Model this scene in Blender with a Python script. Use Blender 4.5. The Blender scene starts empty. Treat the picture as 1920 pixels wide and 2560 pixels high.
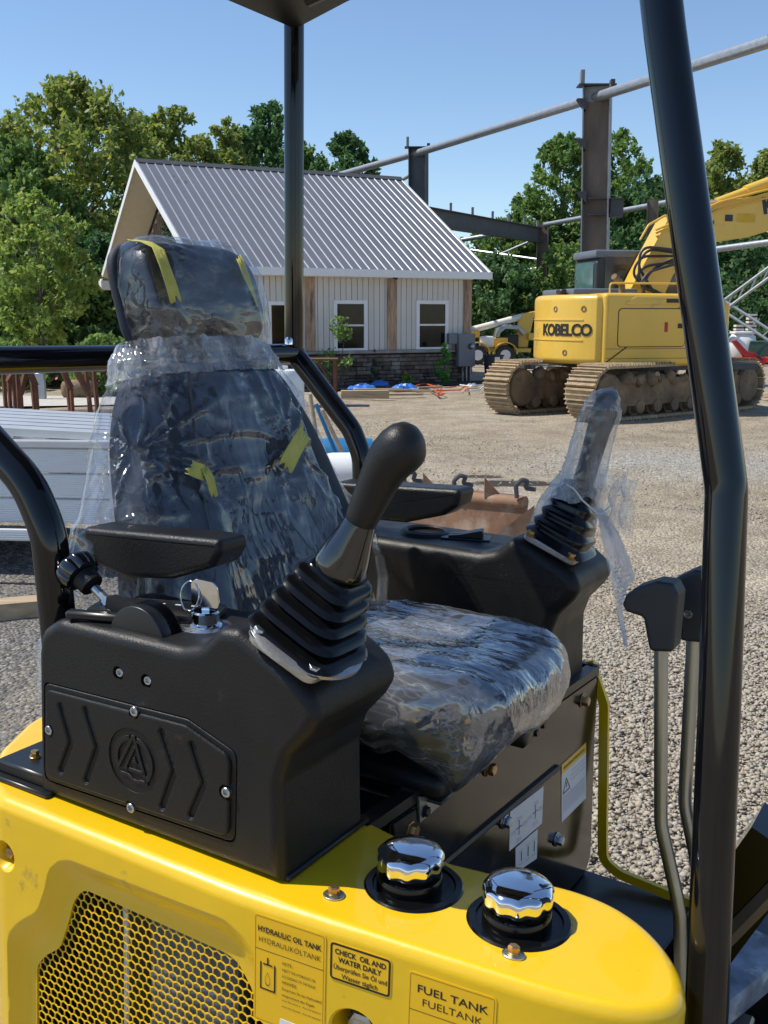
import bpy, bmesh, math, random
import numpy as np
from mathutils import Matrix, Vector

SC = bpy.context.scene
COL = SC.collection
random.seed(7)
RNG = np.random.default_rng(7)
PI = math.pi
DEBUG = False

# ------------------------------------------------------------------ camera
CAM_H = 1.65
FPX = 2550.0                                   # focal length in pixels of the 1920 x 2560 photograph
PITCH = math.atan(485 / FPX)
cam = bpy.data.cameras.new('camera')
cam.sensor_fit = 'VERTICAL'
cam.sensor_height = 24.0
cam.lens = 24.0 * FPX / 2560.0
cam.clip_start = 0.05
cam.clip_end = 2000
cam_o = bpy.data.objects.new('camera', cam)
COL.objects.link(cam_o)
cam_o.location = (0, 0, CAM_H)
cam_o.rotation_euler = (PI / 2 - PITCH, 0, 0)
SC.camera = cam_o

# ------------------------------------------------------------------ sky and sun
SUN_EL = math.radians(56)
SUN_AZ = math.radians(-86)                     # clockwise from the viewing direction: from the left
SUN_DIR = Vector((math.sin(SUN_AZ) * math.cos(SUN_EL), math.cos(SUN_AZ) * math.cos(SUN_EL), math.sin(SUN_EL)))
world = bpy.data.worlds.new('World')
SC.world = world
world.use_nodes = True
wn = world.node_tree.nodes
wl = world.node_tree.links
sky = wn.new('ShaderNodeTexSky')
sky.sky_type = 'NISHITA'
sky.sun_disc = False
sky.sun_elevation = SUN_EL
sky.sun_rotation = SUN_AZ
sky.air_density = 1.0
sky.altitude = 200
sky.dust_density = 0.05
sky.ozone_density = 4.0
wl.new(sky.outputs[0], wn['Background'].inputs[0])
wn['Background'].inputs[1].default_value = 0.108
sun = bpy.data.lights.new('sun', 'SUN')
sun.energy = 3.7
sun.angle = math.radians(0.5)
sun.color = (1.0, 0.94, 0.84)
sun_o = bpy.data.objects.new('sun', sun)
COL.objects.link(sun_o)
sun_o.rotation_euler = SUN_DIR.to_track_quat('Z', 'Y').to_euler()
SC.view_settings.view_transform = 'Standard'
SC.view_settings.look = 'None'
SC.view_settings.exposure = 0.5
SC.view_settings.gamma = 1.0
SC.view_settings.use_curve_mapping = False
try:
    SC.cycles.transparent_max_bounces = 24
    SC.cycles.max_bounces = 10
except Exception:
    pass

# ------------------------------------------------------------------ pixel -> place helpers
_cp, _sp = math.cos(PITCH), math.sin(PITCH)
CAMP = np.array([0, 0, CAM_H])
def ray(px, py):
    x = (px - 960) / FPX
    y = -(py - 1280) / FPX
    return np.array([x, _cp + y * _sp, -_sp + y * _cp])
def at_depth(px, py, d):
    return CAMP + ray(px, py) * d
def hit(px, py, n, p0):
    r = ray(px, py)
    n = np.asarray(n, float)
    return CAMP + r * (np.dot(np.asarray(p0) - CAMP, n) / np.dot(r, n))
def ground(px, py, z=0.0):
    return hit(px, py, (0, 0, 1), (0, 0, z))

class Frame:
    """local frame of a thing: origin o, axes as columns"""
    def __init__(self, o, ax):
        self.o = np.asarray(o, float)
        self.ax = [np.asarray(a, float) for a in ax]
    def loc(self, p):
        v = np.asarray(p) - self.o
        return np.array([v @ a for a in self.ax])
    def pt(self, px, py, axis, val):
        n = self.ax['xyz'.index(axis)]
        return self.loc(hit(px, py, n, self.o + n * val))
    def matrix(self):
        m = Matrix.Identity(4)
        for c in range(3):
            for r in range(3):
                m[r][c] = self.ax[c][r]
            m[c][3] = self.o[c]
        return m

# ------------------------------------------------------------------ objects
def link(o, parent=None):
    COL.objects.link(o)
    if parent is not None:
        o.parent = parent
    return o
def thing(name, label, cat, loc=(0, 0, 0), rotz=0.0, group=None, matrix=None):
    o = bpy.data.objects.new(name, None)
    o.empty_display_size = 0.2
    COL.objects.link(o)
    if matrix is not None:
        o.matrix_world = matrix
    else:
        o.location = loc
        o.rotation_euler = (0, 0, rotz)
    tag(o, label, cat, group)
    return o
def tag(o, label=None, cat=None, group=None, kind=None):
    if label: o['label'] = label
    if cat: o['category'] = cat
    if group: o['group'] = group
    if kind: o['kind'] = kind
    return o

class MB:
    """collects geometry, builds ONE mesh object"""
    def __init__(self):
        self.v = []
        self.f = []
        self.n = 0
        self.mi = []
        self.cur = 0
    def add(self, vf, M=None):
        v, f = vf
        v = np.asarray(v, float).reshape(-1, 3)
        if M is not None:
            M = np.array(M)
            v = v @ M[:3, :3].T + M[:3, 3]
        self.v.append(v)
        n = self.n
        self.f.extend([tuple(i + n for i in q) for q in f])
        self.mi.extend([self.cur] * len(f))
        self.n += len(v)
        return self
    def mesh(self, name, mats, smooth=40):
        me = bpy.data.meshes.new(name)
        v = np.concatenate(self.v) if self.v else np.zeros((0, 3))
        me.from_pydata(v.tolist(), [], self.f)
        if not isinstance(mats, (list, tuple)):
            mats = [mats]
        for m in mats:
            me.materials.append(m)
        if len(mats) > 1:
            me.polygons.foreach_set('material_index', self.mi)
        me.validate()
        if smooth:
            me.polygons.foreach_set('use_smooth', [True] * len(me.polygons))
            me.set_sharp_from_angle(angle=math.radians(smooth))
        me.update()
        return me
    def build(self, name, mats, parent=None, smooth=40, loc=None, kind=None, label=None):
        o = bpy.data.objects.new(name, self.mesh(name, mats, smooth))
        link(o, parent)
        if loc is not None:
            o.location = loc
        if kind: o['kind'] = kind
        if label: o['label'] = label
        return o

def fast_mesh(name, verts, loops_per, mats, smooth=False):
    """verts (n,3) and a constant polygon size with consecutive indices"""
    me = bpy.data.meshes.new(name)
    n = len(verts)
    nf = n // loops_per
    me.vertices.add(n)
    me.vertices.foreach_set('co', np.asarray(verts, np.float32).ravel())
    me.loops.add(n)
    me.loops.foreach_set('vertex_index', np.arange(n, dtype=np.int32))
    me.polygons.add(nf)
    me.polygons.foreach_set('loop_start', np.arange(0, n, loops_per, dtype=np.int32))
    me.polygons.foreach_set('loop_total', np.full(nf, loops_per, np.int32))
    for m in (mats if isinstance(mats, (list, tuple)) else [mats]):
        me.materials.append(m)
    me.update(calc_edges=True)
    return me
def indexed_mesh(name, verts, tris, mats, smooth=False):
    me = bpy.data.meshes.new(name)
    tris = np.asarray(tris, np.int32)
    nf, k = tris.shape
    me.vertices.add(len(verts))
    me.vertices.foreach_set('co', np.asarray(verts, np.float32).ravel())
    me.loops.add(nf * k)
    me.loops.foreach_set('vertex_index', tris.ravel())
    me.polygons.add(nf)
    me.polygons.foreach_set('loop_start', np.arange(0, nf * k, k, dtype=np.int32))
    me.polygons.foreach_set('loop_total', np.full(nf, k, np.int32))
    for m in (mats if isinstance(mats, (list, tuple)) else [mats]):
        me.materials.append(m)
    if smooth:
        me.polygons.foreach_set('use_smooth', [True] * nf)
    me.update(calc_edges=True)
    return me

# ------------------------------------------------------------------ shapes (verts, faces)
BOXF = [(0, 3, 2, 1), (4, 5, 6, 7), (0, 1, 5, 4), (1, 2, 6, 5), (2, 3, 7, 6), (3, 0, 4, 7)]
def box(a, b):
    (x0, y0, z0), (x1, y1, z1) = a, b
    return [(x0, y0, z0), (x1, y0, z0), (x1, y1, z0), (x0, y1, z0), (x0, y0, z1), (x1, y0, z1), (x1, y1, z1), (x0, y1, z1)], BOXF
def bm_out(bm):
    bm.verts.ensure_lookup_table()
    bm.verts.index_update()
    v = [tuple(x.co) for x in bm.verts]
    f = [tuple(y.index for y in x.verts) for x in bm.faces]
    bm.free()
    return v, f
def bevel(vf, w, seg=2, ang=20):
    bm = bmesh.new()
    vs = [bm.verts.new(p) for p in vf[0]]
    for q in vf[1]:
        try: bm.faces.new([vs[i] for i in q])
        except ValueError: pass
    bmesh.ops.recalc_face_normals(bm, faces=bm.faces)
    es = [e for e in bm.edges if len(e.link_faces) == 2 and e.calc_face_angle(0) > math.radians(ang)]
    bmesh.ops.bevel(bm, geom=es, offset=w, segments=seg, profile=0.5, affect='EDGES', clamp_overlap=True)
    return bm_out(bm)
def bbox(a, b, w=0.01, seg=2):
    return bevel(box(a, b), w, seg)
def unit(v):
    v = np.asarray(v, float)
    return v / (np.linalg.norm(v) + 1e-12)
def fillet(path, rad, seg=6):
    """round the corners of a polyline"""
    p = [np.asarray(q, float) for q in path]
    if not hasattr(rad, '__len__'):
        rad = [rad] * len(p)
    out = [p[0]]
    for i in range(1, len(p) - 1):
        a, b, c = p[i - 1], p[i], p[i + 1]
        u, w = unit(a - b), unit(c - b)
        ang = math.acos(max(-1, min(1, float(u @ w))))
        if ang > PI - 0.02:
            out.append(b)
            continue
        t = rad[i] / math.tan(ang / 2)
        t = min(t, 0.48 * np.linalg.norm(a - b), 0.48 * np.linalg.norm(c - b))
        s, e = b + u * t, b + w * t
        for k in range(seg + 1):
            q = k / seg
            out.append((1 - q) ** 2 * s + 2 * q * (1 - q) * b + q * q * e)
    out.append(p[-1])
    return out
def frames(path):
    p = np.array(path, float)
    n = len(p)
    T = np.zeros_like(p)
    T[1:-1] = p[2:] - p[:-2]
    T[0] = p[1] - p[0]
    T[-1] = p[-1] - p[-2]
    T = np.array([unit(t) for t in T])
    ref = np.array([0, 0, 1.0]) if abs(T[0][2]) < 0.9 else np.array([1.0, 0, 0])
    A = unit(np.cross(ref, T[0]))
    N = []
    for t in T:
        A = unit(A - t * (A @ t))
        N.append((A, np.cross(t, A)))
    return p, T, N
def tube(path, r, n=12, caps=True, section=None):
    """sweep a circle (or a 2-D section) along a path; r may vary"""
    p, T, N = frames(path)
    m = len(p)
    r = np.full(m, r) if not hasattr(r, '__len__') else np.asarray(r)
    if section is None:
        section = [(math.cos(2 * PI * k / n), math.sin(2 * PI * k / n)) for k in range(n)]
    n = len(section)
    v = []
    for i in range(m):
        a, b = N[i]
        for (s, t) in section:
            v.append(p[i] + (a * s + b * t) * r[i])
    f = [(i * n + k, i * n + (k + 1) % n, (i + 1) * n + (k + 1) % n, (i + 1) * n + k) for i in range(m - 1) for k in range(n)]
    if caps:
        f.append(tuple(range(n - 1, -1, -1)))
        f.append(tuple((m - 1) * n + k for k in range(n)))
    return v, f
def basis(z, hint=(0, 0, 1)):
    z = unit(z)
    h = np.asarray(hint, float)
    if abs(z @ unit(h)) > 0.98:
        h = np.array([1.0, 0, 0])
    x = unit(np.cross(h, z))
    y = np.cross(z, x)
    return x, y, z
def lathe(prof, n=24, o=(0, 0, 0), z=(0, 0, 1), hint=(0, 0, 1), wob=None):
    """prof: (radius, height) pairs along axis z"""
    X, Y, Z = basis(z, hint)
    o = np.asarray(o, float)
    v = []
    for (r, h) in prof:
        for k in range(n):
            a = 2 * PI * k / n
            rr = r * (wob(a) if wob else 1)
            v.append(o + Z * h + (X * math.cos(a) + Y * math.sin(a)) * rr)
    m = len(prof)
    f = [(i * n + k, i * n + (k + 1) % n, (i + 1) * n + (k + 1) % n, (i + 1) * n + k) for i in range(m - 1) for k in range(n)]
    if prof[0][0] > 1e-5: f.append(tuple(range(n - 1, -1, -1)))
    if prof[-1][0] > 1e-5: f.append(tuple((m - 1) * n + k for k in range(n)))
    return v, f
def cyl(a, b, r, n=16):
    a, b = np.asarray(a, float), np.asarray(b, float)
    return lathe([(r, 0), (r, np.linalg.norm(b - a))], n, a, b - a)
def hexbolt(o, z, r=0.008, h=0.006, washer=None, hint=(0, 0, 1)):
    """hex head, optional round washer below; returns verts, faces"""
    mb = MB()
    base = 0.0
    if washer:
        mb.add(lathe([(washer, 0), (washer, 0.0018), (washer * 0.9, 0.0024)], 20, o, z, hint))
        base = 0.0022
    mb.add(lathe([(r * 1.25, base), (r * 1.25, base + h * 0.2), (r, base + h * 0.25), (r, base + h * 0.85), (r * 0.85, base + h)], 6, o, z, hint))
    return np.concatenate(mb.v), mb.f
def loft(rings, caps=True, closed=True):
    n = len(rings[0])
    v = [p for r in rings for p in r]
    m = len(rings)
    kk = n if closed else n - 1
    f = [(i * n + k, i * n + (k + 1) % n, (i + 1) * n + (k + 1) % n, (i + 1) * n + k) for i in range(m - 1) for k in range(kk)]
    if caps and closed:
        f.append(tuple(range(n - 1, -1, -1)))
        f.append(tuple((m - 1) * n + k for k in range(n)))
    return v, f
def poly_round(poly, rad, seg=5):
    """closed 2-D polygon with rounded corners"""
    p = [np.asarray(q, float) for q in poly]
    n = len(p)
    if not hasattr(rad, '__len__'):
        rad = [rad] * n
    out = []
    for i in range(n):
        a, b, c = p[i - 1], p[i], p[(i + 1) % n]
        u, w = unit(a - b), unit(c - b)
        ang = math.acos(max(-1, min(1, float(u @ w))))
        if rad[i] <= 0 or ang > PI - 0.03:
            out.append(b)
            continue
        t = min(rad[i] / math.tan(ang / 2), 0.49 * np.linalg.norm(a - b), 0.49 * np.linalg.norm(c - b))
        s, e = b + u * t, b + w * t
        for k in range(seg + 1):
            q = k / seg
            out.append((1 - q) ** 2 * s + 2 * q * (1 - q) * b + q * q * e)
    return np.array(out)
def area2(p):
    x, y = p[:, 0], p[:, 1]
    return 0.5 * np.sum(x * np.roll(y, -1) - np.roll(x, -1) * y)
def inset(p, d):
    """offset a closed polygon inwards by d (d < 0: outwards)"""
    p = np.asarray(p, float)
    s = 1.0 if area2(p) > 0 else -1.0
    e0 = p - np.roll(p, 1, 0)
    e1 = np.roll(p, -1, 0) - p
    e0 /= np.linalg.norm(e0, axis=1)[:, None] + 1e-12
    e1 /= np.linalg.norm(e1, axis=1)[:, None] + 1e-12
    n0 = np.stack([-e0[:, 1], e0[:, 0]], 1) * s
    n1 = np.stack([-e1[:, 1], e1[:, 0]], 1) * s
    b = n0 + n1
    b /= np.linalg.norm(b, axis=1)[:, None] + 1e-12
    c = np.clip(np.sum(b * n0, 1), 0.35, 1)
    return p + b * (d / c)[:, None]
def plane_map(axis):
    """2-D (a, b) plus height h -> 3-D; axis names the extrusion axis"""
    if axis == 'y': return lambda q, h: np.stack([q[:, 0], np.full(len(q), h), q[:, 1]], 1)
    if axis == 'z': return lambda q, h: np.stack([q[:, 0], q[:, 1], np.full(len(q), h)], 1)
    return lambda q, h: np.stack([np.full(len(q), h), q[:, 0], q[:, 1]], 1)
def rextrude(poly, h0, h1, r, axis='y', n=4, r0=None):
    """extrude a polygon along axis from h0 to h1, end edges rounded by r (r0 at the h0 end)"""
    P = plane_map(axis)
    poly = np.asarray(poly, float)
    r0 = r if r0 is None else r0
    rings = []
    sg = 1 if h1 > h0 else -1
    for k in range(n + 1):
        a = PI / 2 * k / n
        if r0 > 0 or k == n:
            rings.append(P(inset(poly, r0 * (1 - math.sin(a))), h0 + sg * r0 * (1 - math.cos(a))))
    for k in range(n, -1, -1):
        a = PI / 2 * k / n
        if r > 0 or k == n:
            rings.append(P(inset(poly, r * (1 - math.sin(a))), h1 - sg * r * (1 - math.cos(a))))
    return loft([list(x) for x in rings])
def grid(fn, nu, nv, cu=False):
    """fn(u, v) on [0,1]^2 -> verts / quads"""
    v = [fn(i / (nu if cu else nu - 1), j / (nv - 1)) for i in range(nu) for j in range(nv)]
    f = []
    for i in range(nu if cu else nu - 1):
        for j in range(nv - 1):
            k = (i + 1) % nu
            f.append((i * nv + j, k * nv + j, k * nv + j + 1, i * nv + j + 1))
    return v, f
def text_vf(s, size, bold=0.0, extrude=0.0, align='LEFT', spacing=1.0):
    cu = bpy.data.curves.new('t', 'FONT')
    cu.body = s
    cu.size = size
    cu.offset = bold * size
    cu.extrude = extrude
    cu.align_x = align
    cu.space_character = spacing
    cu.resolution_u = 3
    o = bpy.data.objects.new('t', cu)
    COL.objects.link(o)
    me = bpy.data.meshes.new_from_object(o.evaluated_get(bpy.context.evaluated_depsgraph_get()))
    v = np.array([tuple(x.co) for x in me.vertices]).reshape(-1, 3)
    f = [tuple(p.vertices) for p in me.polygons]
    bpy.data.objects.remove(o)
    bpy.data.curves.remove(cu)
    bpy.data.meshes.remove(me)
    return v, f
def mat4(o, x, y, z):
    m = np.eye(4)
    m[:3, 0], m[:3, 1], m[:3, 2], m[:3, 3] = x, y, z, o
    return m
def cut(obj, *cutters):
    """boolean difference; the cutters are temporary"""
    for vf in cutters:
        mb = MB()
        mb.add(vf)
        c = mb.build('cutter', [obj.data.materials[0]], None, 0)
        bm = bmesh.new()
        bm.from_mesh(c.data)
        bmesh.ops.recalc_face_normals(bm, faces=bm.faces)
        bm.to_mesh(c.data)
        bm.free()
        c.parent = obj.parent
        c.location = obj.location
        obj.modifiers.clear()
        md = obj.modifiers.new('b', 'BOOLEAN')
        md.operation = 'DIFFERENCE'
        md.solver = 'EXACT'
        md.object = c
        bpy.context.view_layer.update()
        me = bpy.data.meshes.new_from_object(obj.evaluated_get(bpy.context.evaluated_depsgraph_get()))
        if DEBUG: print('CUT', obj.name, len(obj.data.polygons), '->', len(me.polygons))
        obj.modifiers.clear()
        old = obj.data
        obj.data = me
        me.name = old.name
        bpy.data.meshes.remove(old)
        cm = c.data
        bpy.data.objects.remove(c)
        bpy.data.meshes.remove(cm)
    me = obj.data
    me.polygons.foreach_set('use_smooth', [True] * len(me.polygons))
    me.set_sharp_from_angle(angle=math.radians(35))
    md = obj.modifiers.new('wn', 'WEIGHTED_NORMAL')
    md.keep_sharp = True
    return obj
def fix_normals(obj):
    bm = bmesh.new()
    bm.from_mesh(obj.data)
    bmesh.ops.recalc_face_normals(bm, faces=bm.faces)
    bm.to_mesh(obj.data)
    bm.free()
    if 'wn' not in obj.modifiers:
        md = obj.modifiers.new('wn', 'WEIGHTED_NORMAL')
        md.keep_sharp = True
    return obj
def copy_tree(o, parent=None, loc=None, rotz=None, label=None, group=None):
    c = o.copy()
    COL.objects.link(c)
    c.parent = parent
    if loc is not None: c.location = loc
    if rotz is not None: c.rotation_euler = (0, 0, rotz)
    if label: c['label'] = label
    if group: c['group'] = group
    for ch in list(o.children):
        copy_tree(ch, c)
    return c

# ------------------------------------------------------------------ materials
def nodes_of(name):
    m = bpy.data.materials.new(name)
    m.use_nodes = True
    nt = m.node_tree
    return m, nt, nt.nodes, nt.links, nt.nodes['Principled BSDF']
def mul(c, k):
    return tuple(max(0, min(1, x * k)) for x in c[:3]) + (1,)
def pm(name, base, rough=0.5, metal=0.0, var=0.12, vs=6.0, bump=0.0, bs=60.0, coat=0.0, spec=0.5, rvar=0.0, dirt=None, dirt_s=3.0, dirt_amt=0.5, detail=6.0, stretch=None, rand=0.0):
    """principled surface: noise-mottled colour, optional dirt of a second colour, fine bump"""
    m, nt, N, Lk, b = nodes_of(name)
    tc = N.new('ShaderNodeTexCoord')
    src = tc.outputs['Object']
    if stretch:
        mp_ = N.new('ShaderNodeMapping')
        mp_.inputs['Scale'].default_value = stretch
        Lk.new(src, mp_.inputs['Vector'])
        src = mp_.outputs[0]
    n1 = N.new('ShaderNodeTexNoise')
    n1.inputs['Scale'].default_value = vs
    n1.inputs['Detail'].default_value = detail
    Lk.new(src, n1.inputs['Vector'])
    cr = N.new('ShaderNodeValToRGB')
    cr.color_ramp.elements[0].position = 0.3
    cr.color_ramp.elements[1].position = 0.7
    cr.color_ramp.elements[0].color = mul(base, 1 - var)
    cr.color_ramp.elements[1].color = mul(base, 1 + var)
    Lk.new(n1.outputs['Fac'], cr.inputs['Fac'])
    out = cr.outputs['Color']
    if dirt is not None:
        n2 = N.new('ShaderNodeTexNoise')
        n2.inputs['Scale'].default_value = dirt_s
        n2.inputs['Detail'].default_value = 8
        n2.inputs['Roughness'].default_value = 0.65
        Lk.new(src, n2.inputs['Vector'])
        r2 = N.new('ShaderNodeValToRGB')
        r2.color_ramp.elements[0].position = 0.62 - 0.3 * dirt_amt
        r2.color_ramp.elements[1].position = 0.72 - 0.1 * dirt_amt
        Lk.new(n2.outputs['Fac'], r2.inputs['Fac'])
        mx = N.new('ShaderNodeMixRGB')
        Lk.new(r2.outputs['Color'], mx.inputs['Fac'])
        Lk.new(out, mx.inputs['Color1'])
        mx.inputs['Color2'].default_value = tuple(dirt[:3]) + (1,)
        out = mx.outputs['Color']
    if rand:
        oi = N.new('ShaderNodeObjectInfo')
        mr = N.new('ShaderNodeMapRange')
        mr.inputs['To Min'].default_value = 1 - rand
        mr.inputs['To Max'].default_value = 1 + rand
        Lk.new(oi.outputs['Random'], mr.inputs['Value'])
        hs = N.new('ShaderNodeHueSaturation')
        Lk.new(out, hs.inputs['Color'])
        Lk.new(mr.outputs[0], hs.inputs['Value'])
        out = hs.outputs['Color']
    Lk.new(out, b.inputs['Base Color'])
    b.inputs['Roughness'].default_value = rough
    b.inputs['Metallic'].default_value = metal
    b.inputs['Specular IOR Level'].default_value = spec
    b.inputs['Coat Weight'].default_value = coat
    b.inputs['Coat Roughness'].default_value = 0.06
    if rvar:
        mr = N.new('ShaderNodeMapRange')
        mr.inputs['From Min'].default_value = 0.3
        mr.inputs['From Max'].default_value = 0.7
        mr.inputs['To Min'].default_value = max(0.02, rough - rvar)
        mr.inputs['To Max'].default_value = min(1, rough + rvar)
        n3 = N.new('ShaderNodeTexNoise')
        n3.inputs['Scale'].default_value = vs * 2.3
        n3.inputs['Detail'].default_value = 5
        Lk.new(src, n3.inputs['Vector'])
        Lk.new(n3.outputs['Fac'], mr.inputs['Value'])
        Lk.new(mr.outputs[0], b.inputs['Roughness'])
    if bump:
        n4 = N.new('ShaderNodeTexNoise')
        n4.inputs['Scale'].default_value = bs
        n4.inputs['Detail'].default_value = 4
        Lk.new(src, n4.inputs['Vector'])
        bp = N.new('ShaderNodeBump')
        bp.inputs['Strength'].default_value = min(1, bump)
        bp.inputs['Distance'].default_value = 0.4 / bs
        Lk.new(n4.outputs['Fac'], bp.inputs['Height'])
        Lk.new(bp.outputs[0], b.inputs['Normal'])
    return m
# ================================================================== materials of the setting
def gravel_mat():
    m, nt, N, Lk, b = nodes_of('gravel')
    tc = N.new('ShaderNodeTexCoord')
    pos = tc.outputs['Object']
    def noise(s, d=6, rough=0.6):
        n = N.new('ShaderNodeTexNoise')
        n.inputs['Scale'].default_value = s
        n.inputs['Detail'].default_value = d
        n.inputs['Roughness'].default_value = rough
        Lk.new(pos, n.inputs['Vector'])
        return n.outputs['Fac']
    def ramp(fac, stops):
        r = N.new('ShaderNodeValToRGB')
        e = r.color_ramp.elements
        while len(e) < len(stops): e.new(0.5)
        for i, (p, c) in enumerate(stops):
            e[i].position = p
            e[i].color = tuple(c) + (1,)
        Lk.new(fac, r.inputs['Fac'])
        return r.outputs['Color']
    def mix(f, a, c, mode='MIX'):
        x = N.new('ShaderNodeMixRGB')
        x.blend_type = mode
        if isinstance(f, float): x.inputs['Fac'].default_value = f
        else: Lk.new(f, x.inputs['Fac'])
        for s, i in ((a, 'Color1'), (c, 'Color2')):
            if isinstance(s, tuple): x.inputs[i].default_value = s + (1,)
            else: Lk.new(s, x.inputs[i])
        return x.outputs['Color']
    big = ramp(noise(0.16, 5), [(0.35, (0.37, 0.31, 0.225)), (0.5, (0.45, 0.385, 0.29)), (0.66, (0.51, 0.46, 0.375))])
    mid = ramp(noise(1.7, 8, 0.7), [(0.3, (0.62, 0.60, 0.58)), (0.55, (1.0, 1.0, 1.0)), (0.75, (1.16, 1.14, 1.10))])
    col = mix(1.0, big, mid, 'MULTIPLY')
    # greyer crushed stone on the left and towards the machine
    sx = N.new('ShaderNodeSeparateXYZ')
    Lk.new(pos, sx.inputs[0])
    # single stones
    v = N.new('ShaderNodeTexVoronoi')
    v.inputs['Scale'].default_value = 52
    v.inputs['Randomness'].default_value = 1.0
    Lk.new(pos, v.inputs['Vector'])
    sep = N.new('ShaderNodeSeparateColor')
    Lk.new(v.outputs['Color'], sep.inputs[0])
    st = ramp(sep.outputs[0], [(0.0, (0.45, 0.45, 0.46)), (0.45, (0.85, 0.83, 0.80)), (0.8, (1.1, 1.07, 1.0)), (1.0, (1.6, 1.56, 1.48))])
    col = mix(0.55, col, st, 'MULTIPLY')
    gap = ramp(v.outputs['Distance'], [(0.0, (1, 1, 1)), (0.55, (1, 1, 1)), (0.9, (0.35, 0.33, 0.3))])
    col = mix(0.55, col, gap, 'MULTIPLY')
    # darker damp or oily patches with their own shape
    pt = ramp(noise(0.55, 8, 0.72), [(0.66, (1, 1, 1)), (0.74, (0.55, 0.50, 0.45))])
    col = mix(0.9, col, pt, 'MULTIPLY')
    # spread dirt, pale dust and crushed stone: ragged areas at their places in the yard
    wn_ = N.new('ShaderNodeTexNoise')
    wn_.inputs['Scale'].default_value = 1.6
    wn_.inputs['Detail'].default_value = 7
    wn_.inputs['Roughness'].default_value = 0.7
    Lk.new(pos, wn_.inputs['Vector'])
    def area(cx, cy, rx, ry, rag=0.9, soft=0.25):
        mp_ = N.new('ShaderNodeMapping')
        mp_.vector_type = 'POINT'
        mp_.inputs['Location'].default_value = (-cx / rx, -cy / ry, 0)
        mp_.inputs['Scale'].default_value = (1 / rx, 1 / ry, 0)
        Lk.new(pos, mp_.inputs['Vector'])
        ln = N.new('ShaderNodeVectorMath'); ln.operation = 'LENGTH'
        Lk.new(mp_.outputs[0], ln.inputs[0])
        ma = N.new('ShaderNodeMath'); ma.operation = 'MULTIPLY_ADD'
        Lk.new(wn_.outputs['Fac'], ma.inputs[0])
        ma.inputs[1].default_value = rag * 2
        ma.inputs[2].default_value = -rag
        ad = N.new('ShaderNodeMath'); ad.operation = 'ADD'
        Lk.new(ln.outputs['Value'], ad.inputs[0]); Lk.new(ma.outputs[0], ad.inputs[1])
        mr = N.new('ShaderNodeMapRange')
        mr.inputs['From Min'].default_value = 1 + soft
        mr.inputs['From Max'].default_value = 1 - soft
        Lk.new(ad.outputs[0], mr.inputs['Value'])
        return mr.outputs[0]
    g = ground(1650, 1150)
    pale = mix(1.0, st, (0.40, 0.385, 0.35), 'MULTIPLY')
    col = mix(area(g[0] + 0.4, g[1], 1.8, 1.2, 1.3, 0.6), col, pale)
    grey = mix(1.0, st, (0.19, 0.185, 0.18), 'MULTIPLY')
    col = mix(area(-3.9, 4.6, 3.0, 3.4, 0.8, 0.4), col, grey)
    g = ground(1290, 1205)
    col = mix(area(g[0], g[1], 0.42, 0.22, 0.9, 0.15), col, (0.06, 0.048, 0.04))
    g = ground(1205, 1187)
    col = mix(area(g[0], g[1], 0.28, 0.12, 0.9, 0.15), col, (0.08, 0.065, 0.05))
    Lk.new(col, b.inputs['Base Color'])
    b.inputs['Roughness'].default_value = 0.92
    b.inputs['Specular IOR Level'].default_value = 0.25
    bp = N.new('ShaderNodeBump')
    bp.inputs['Strength'].default_value = 0.9
    bp.inputs['Distance'].default_value = 0.02
    bp.invert = True
    Lk.new(v.outputs['Distance'], bp.inputs['Height'])
    bp2 = N.new('ShaderNodeBump')
    bp2.inputs['Strength'].default_value = 0.8
    bp2.inputs['Distance'].default_value = 0.05
    Lk.new(noise(5.0, 8, 0.7), bp2.inputs['Height'])
    Lk.new(bp2.outputs[0], bp.inputs['Normal'])
    Lk.new(bp.outputs[0], b.inputs['Normal'])
    return m
def island_mat(name, cols, rough=0.8, transl=0.0, spec=0.3):
    """colour chosen per loose piece (leaf, stone)"""
    m, nt, N, Lk, b = nodes_of(name)
    g = N.new('ShaderNodeNewGeometry')
    r = N.new('ShaderNodeValToRGB')
    e = r.color_ramp.elements
    while len(e) < len(cols): e.new(0.5)
    for i, c in enumerate(cols):
        e[i].position = i / (len(cols) - 1)
        e[i].color = tuple(c) + (1,)
    Lk.new(g.outputs['Random Per Island'], r.inputs['Fac'])
    Lk.new(r.outputs['Color'], b.inputs['Base Color'])
    b.inputs['Roughness'].default_value = rough
    b.inputs['Specular IOR Level'].default_value = spec
    if transl:
        t = N.new('ShaderNodeBsdfTranslucent')
        hs = N.new('ShaderNodeHueSaturation')
        hs.inputs['Value'].default_value = 1.5
        hs.inputs['Saturation'].default_value = 1.1
        Lk.new(r.outputs['Color'], hs.inputs['Color'])
        Lk.new(hs.outputs[0], t.inputs['Color'])
        mx = N.new('ShaderNodeMixShader')
        mx.inputs[0].default_value = transl
        Lk.new(b.outputs[0], mx.inputs[1])
        Lk.new(t.outputs[0], mx.inputs[2])
        Lk.new(mx.outputs[0], N['Material Output'].inputs[0])
    return m
M = {}
M['gravel'] = gravel_mat()
M['stones'] = island_mat('stones', [(0.21, 0.19, 0.165), (0.32, 0.275, 0.21), (0.37, 0.32, 0.245), (0.40, 0.345, 0.265), (0.31, 0.285, 0.245), (0.43, 0.37, 0.285), (0.38, 0.335, 0.27), (0.48, 0.43, 0.35)], 0.85)
M['stones_grey'] = island_mat('stones_grey', [(0.06, 0.062, 0.066), (0.12, 0.12, 0.12), (0.19, 0.185, 0.18), (0.14, 0.14, 0.145), (0.26, 0.25, 0.235)], 0.85)
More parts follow.
